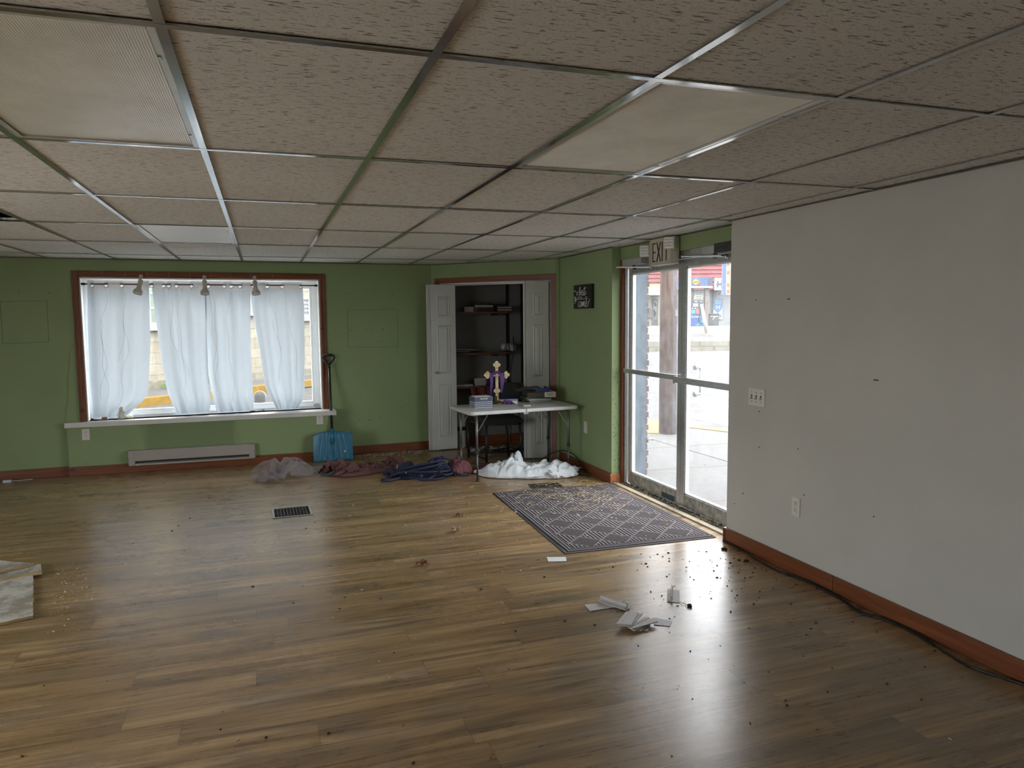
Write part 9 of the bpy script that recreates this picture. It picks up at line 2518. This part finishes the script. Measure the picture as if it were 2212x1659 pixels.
# ================================================================== outside the curtained window
fo = zat(330, 840, -.06); fe = zat(675, 809, -.06)
STW = Frame(fo, fe - fo, (fe - fo).cross(V((0, 0, 1))))
if STW.n.y > 0: STW.n = -STW.n
LIME = MB('cream_limestone', (0.235, 0.215, 0.165), (0.31, 0.285, 0.225), (0.15, 0.135, 0.10), .62, .27, .012, axis='xy', bumpv=.5)
t = root('stone_building', STW.p(3, 0, 0), 'cream stone building across the street seen between the curtains', 'building')
b = B(); b.fb(STW, -14, 22, -4, 0, -.1, 9); b.done('wall', LIME, t)
b = B(); b.fb(STW, -14, 22, 0, .10, -.1, .14); b.done('plinth', ME('stone_plinth', (.20, .185, .14), .9, var=.3), t)
def far_window(x0, x1, y0, y1, cols, rows, lab_mat):
    s0, z1 = STW.px(x0, y0); s1, _ = STW.px(x1, y0); _, z0 = STW.px((x0 + x1) / 2, y1)
    b = B(); b.fb(STW, s0, s1, 0, .03, z0, z1); w = b.done('window', lab_mat, t)
    b = B(); rect_ring(b, STW, s0 - .08, s1 + .08, z0 - .08, z1 + .08, .09, 0, .07)
    for k in range(1, cols): b.fb(STW, s0 + (s1 - s0) * k / cols - .02, s0 + (s1 - s0) * k / cols + .02, .03, .05, z0, z1)
    for k in range(1, rows): b.fb(STW, s0, s1, .03, .05, z0 + (z1 - z0) * k / rows - .02, z0 + (z1 - z0) * k / rows + .02)
    b.done('window_frame', ME('far_window_white', (.36, .37, .37), .6), w)
    b = B(); b.fb(STW, s0 - .15, s1 + .15, 0, .14, z0 - .18, z0 - .06); b.done('sill', ME('far_sill', (.36, .35, .32), .8), w)
far_window(300, 352, 600, 698, 3, 3, ME('green_pane', (.14, .19, .14), .3))
far_window(652, 700, 646, 680, 4, 4, ME('grey_pane', (.16, .18, .18), .3))
far_window(430, 500, 606, 690, 3, 3, ME('grey_pane', (.16, .18, .18), .3))
far_window(540, 590, 610, 668, 3, 3, ME('grey_pane', (.16, .18, .18), .3))
c0_ = zat(360, 873, -.22); c1_ = zat(675, 835, -.22)
CRB = Frame(c0_, c1_ - c0_, STW.n)
CRB.n = V((CRB.u.y, -CRB.u.x, 0)) if CRB.u.x * -1 < 0 else CRB.n
b = B(); b.fb(CRB, -14, 24, -.25, 0, -.22, -.045); b.done('far_curb', YELLOW, label='yellow painted curb across the street beyond the window', cat='curb', **EXT)
b = B(); b.hexa([CRB.p(-14, -.2, -.2), CRB.p(24, -.2, -.2), STW.p(22, 0, -.2), STW.p(-14, 0, -.2), CRB.p(-14, -.2, -.06), CRB.p(24, -.2, -.06), STW.p(22, 0, -.06), STW.p(-14, 0, -.06)])
b.done('far_sidewalk', CONC, label='pale sidewalk below the stone building', cat='sidewalk', **EXT)
pw = zat(352, 838, -.06)
t = root('weed', pw, 'small green weed growing at the foot of the stone building', 'plant')
b = B()
for k in range(9):
    a = k * .7; b.grid(lambda u, v: pw + V((cos(a) * .28 * u, sin(a) * .28 * u, .22 * u * (1.3 - u) + .05 * (v - .5))) + STW.n * .40, 5, 2)
b.done('leaf', ME('weed_green', (.10, .16, .04), .7), t, smooth=True)
F12 = SF(11.5)
s, z = F12.px(561, 846)
t = root('capped_post', F12.p(s, 0, -.075), 'dark round-topped post with pale rim outside the window', 'post')
b = B()
q = F12.p(s, 0, 0)
b.lathe([(.080, -.075), (.080, z - .085), (.072, z - .045), (.045, z - .014), (.006, z - .004)], q, 24); b.done('cap', ME('dark_post', (.05, .05, .05), .8, var=.4, vscale=60), t, smooth=True)
b = B(); b.tube([q + E1 * (.097 * cos(a * pi / 16)) + V((0, 0, z - .088 + .097 * sin(a * pi / 16))) for a in range(17)], .006, 6); b.done('rim', ME('post_rim', (.30, .29, .28), .6), t)
F19 = SF(20)
t = root('road_grating', zat(668, 837, -.2), 'small dark street grating below the far yellow curb', 'grating')
b = B()
for k in range(6):
    p = zat(659 + 4 * k, 838 - .4 * k, -.215)
    for sgn in (-1, 1): b.tube([p + V((-.03 * sgn, -.03, 0)), p + V((.03 * sgn, .03, .02))], .012, 5)
b.done('bars', DARK, t)

# ------------------------------------------------------------------ a thing made of one mesh needs no Empty above it
for o in [q for q in list(SC.objects) if q.type == 'EMPTY' and q.parent is None and q.get('kind') != 'structure']:
    if len(o.children) == 1:
        ch = o.children[0]
        nm = o.name
        props = {k: o[k] for k in ('label', 'category', 'group', 'kind') if k in o}
        M_ = MW[nm]
        ch.parent = None
        ch.matrix_world = M_ @ ch.matrix_basis
        bpy.data.objects.remove(o)
        ch.name = nm
        for k, v in props.items(): ch[k] = v
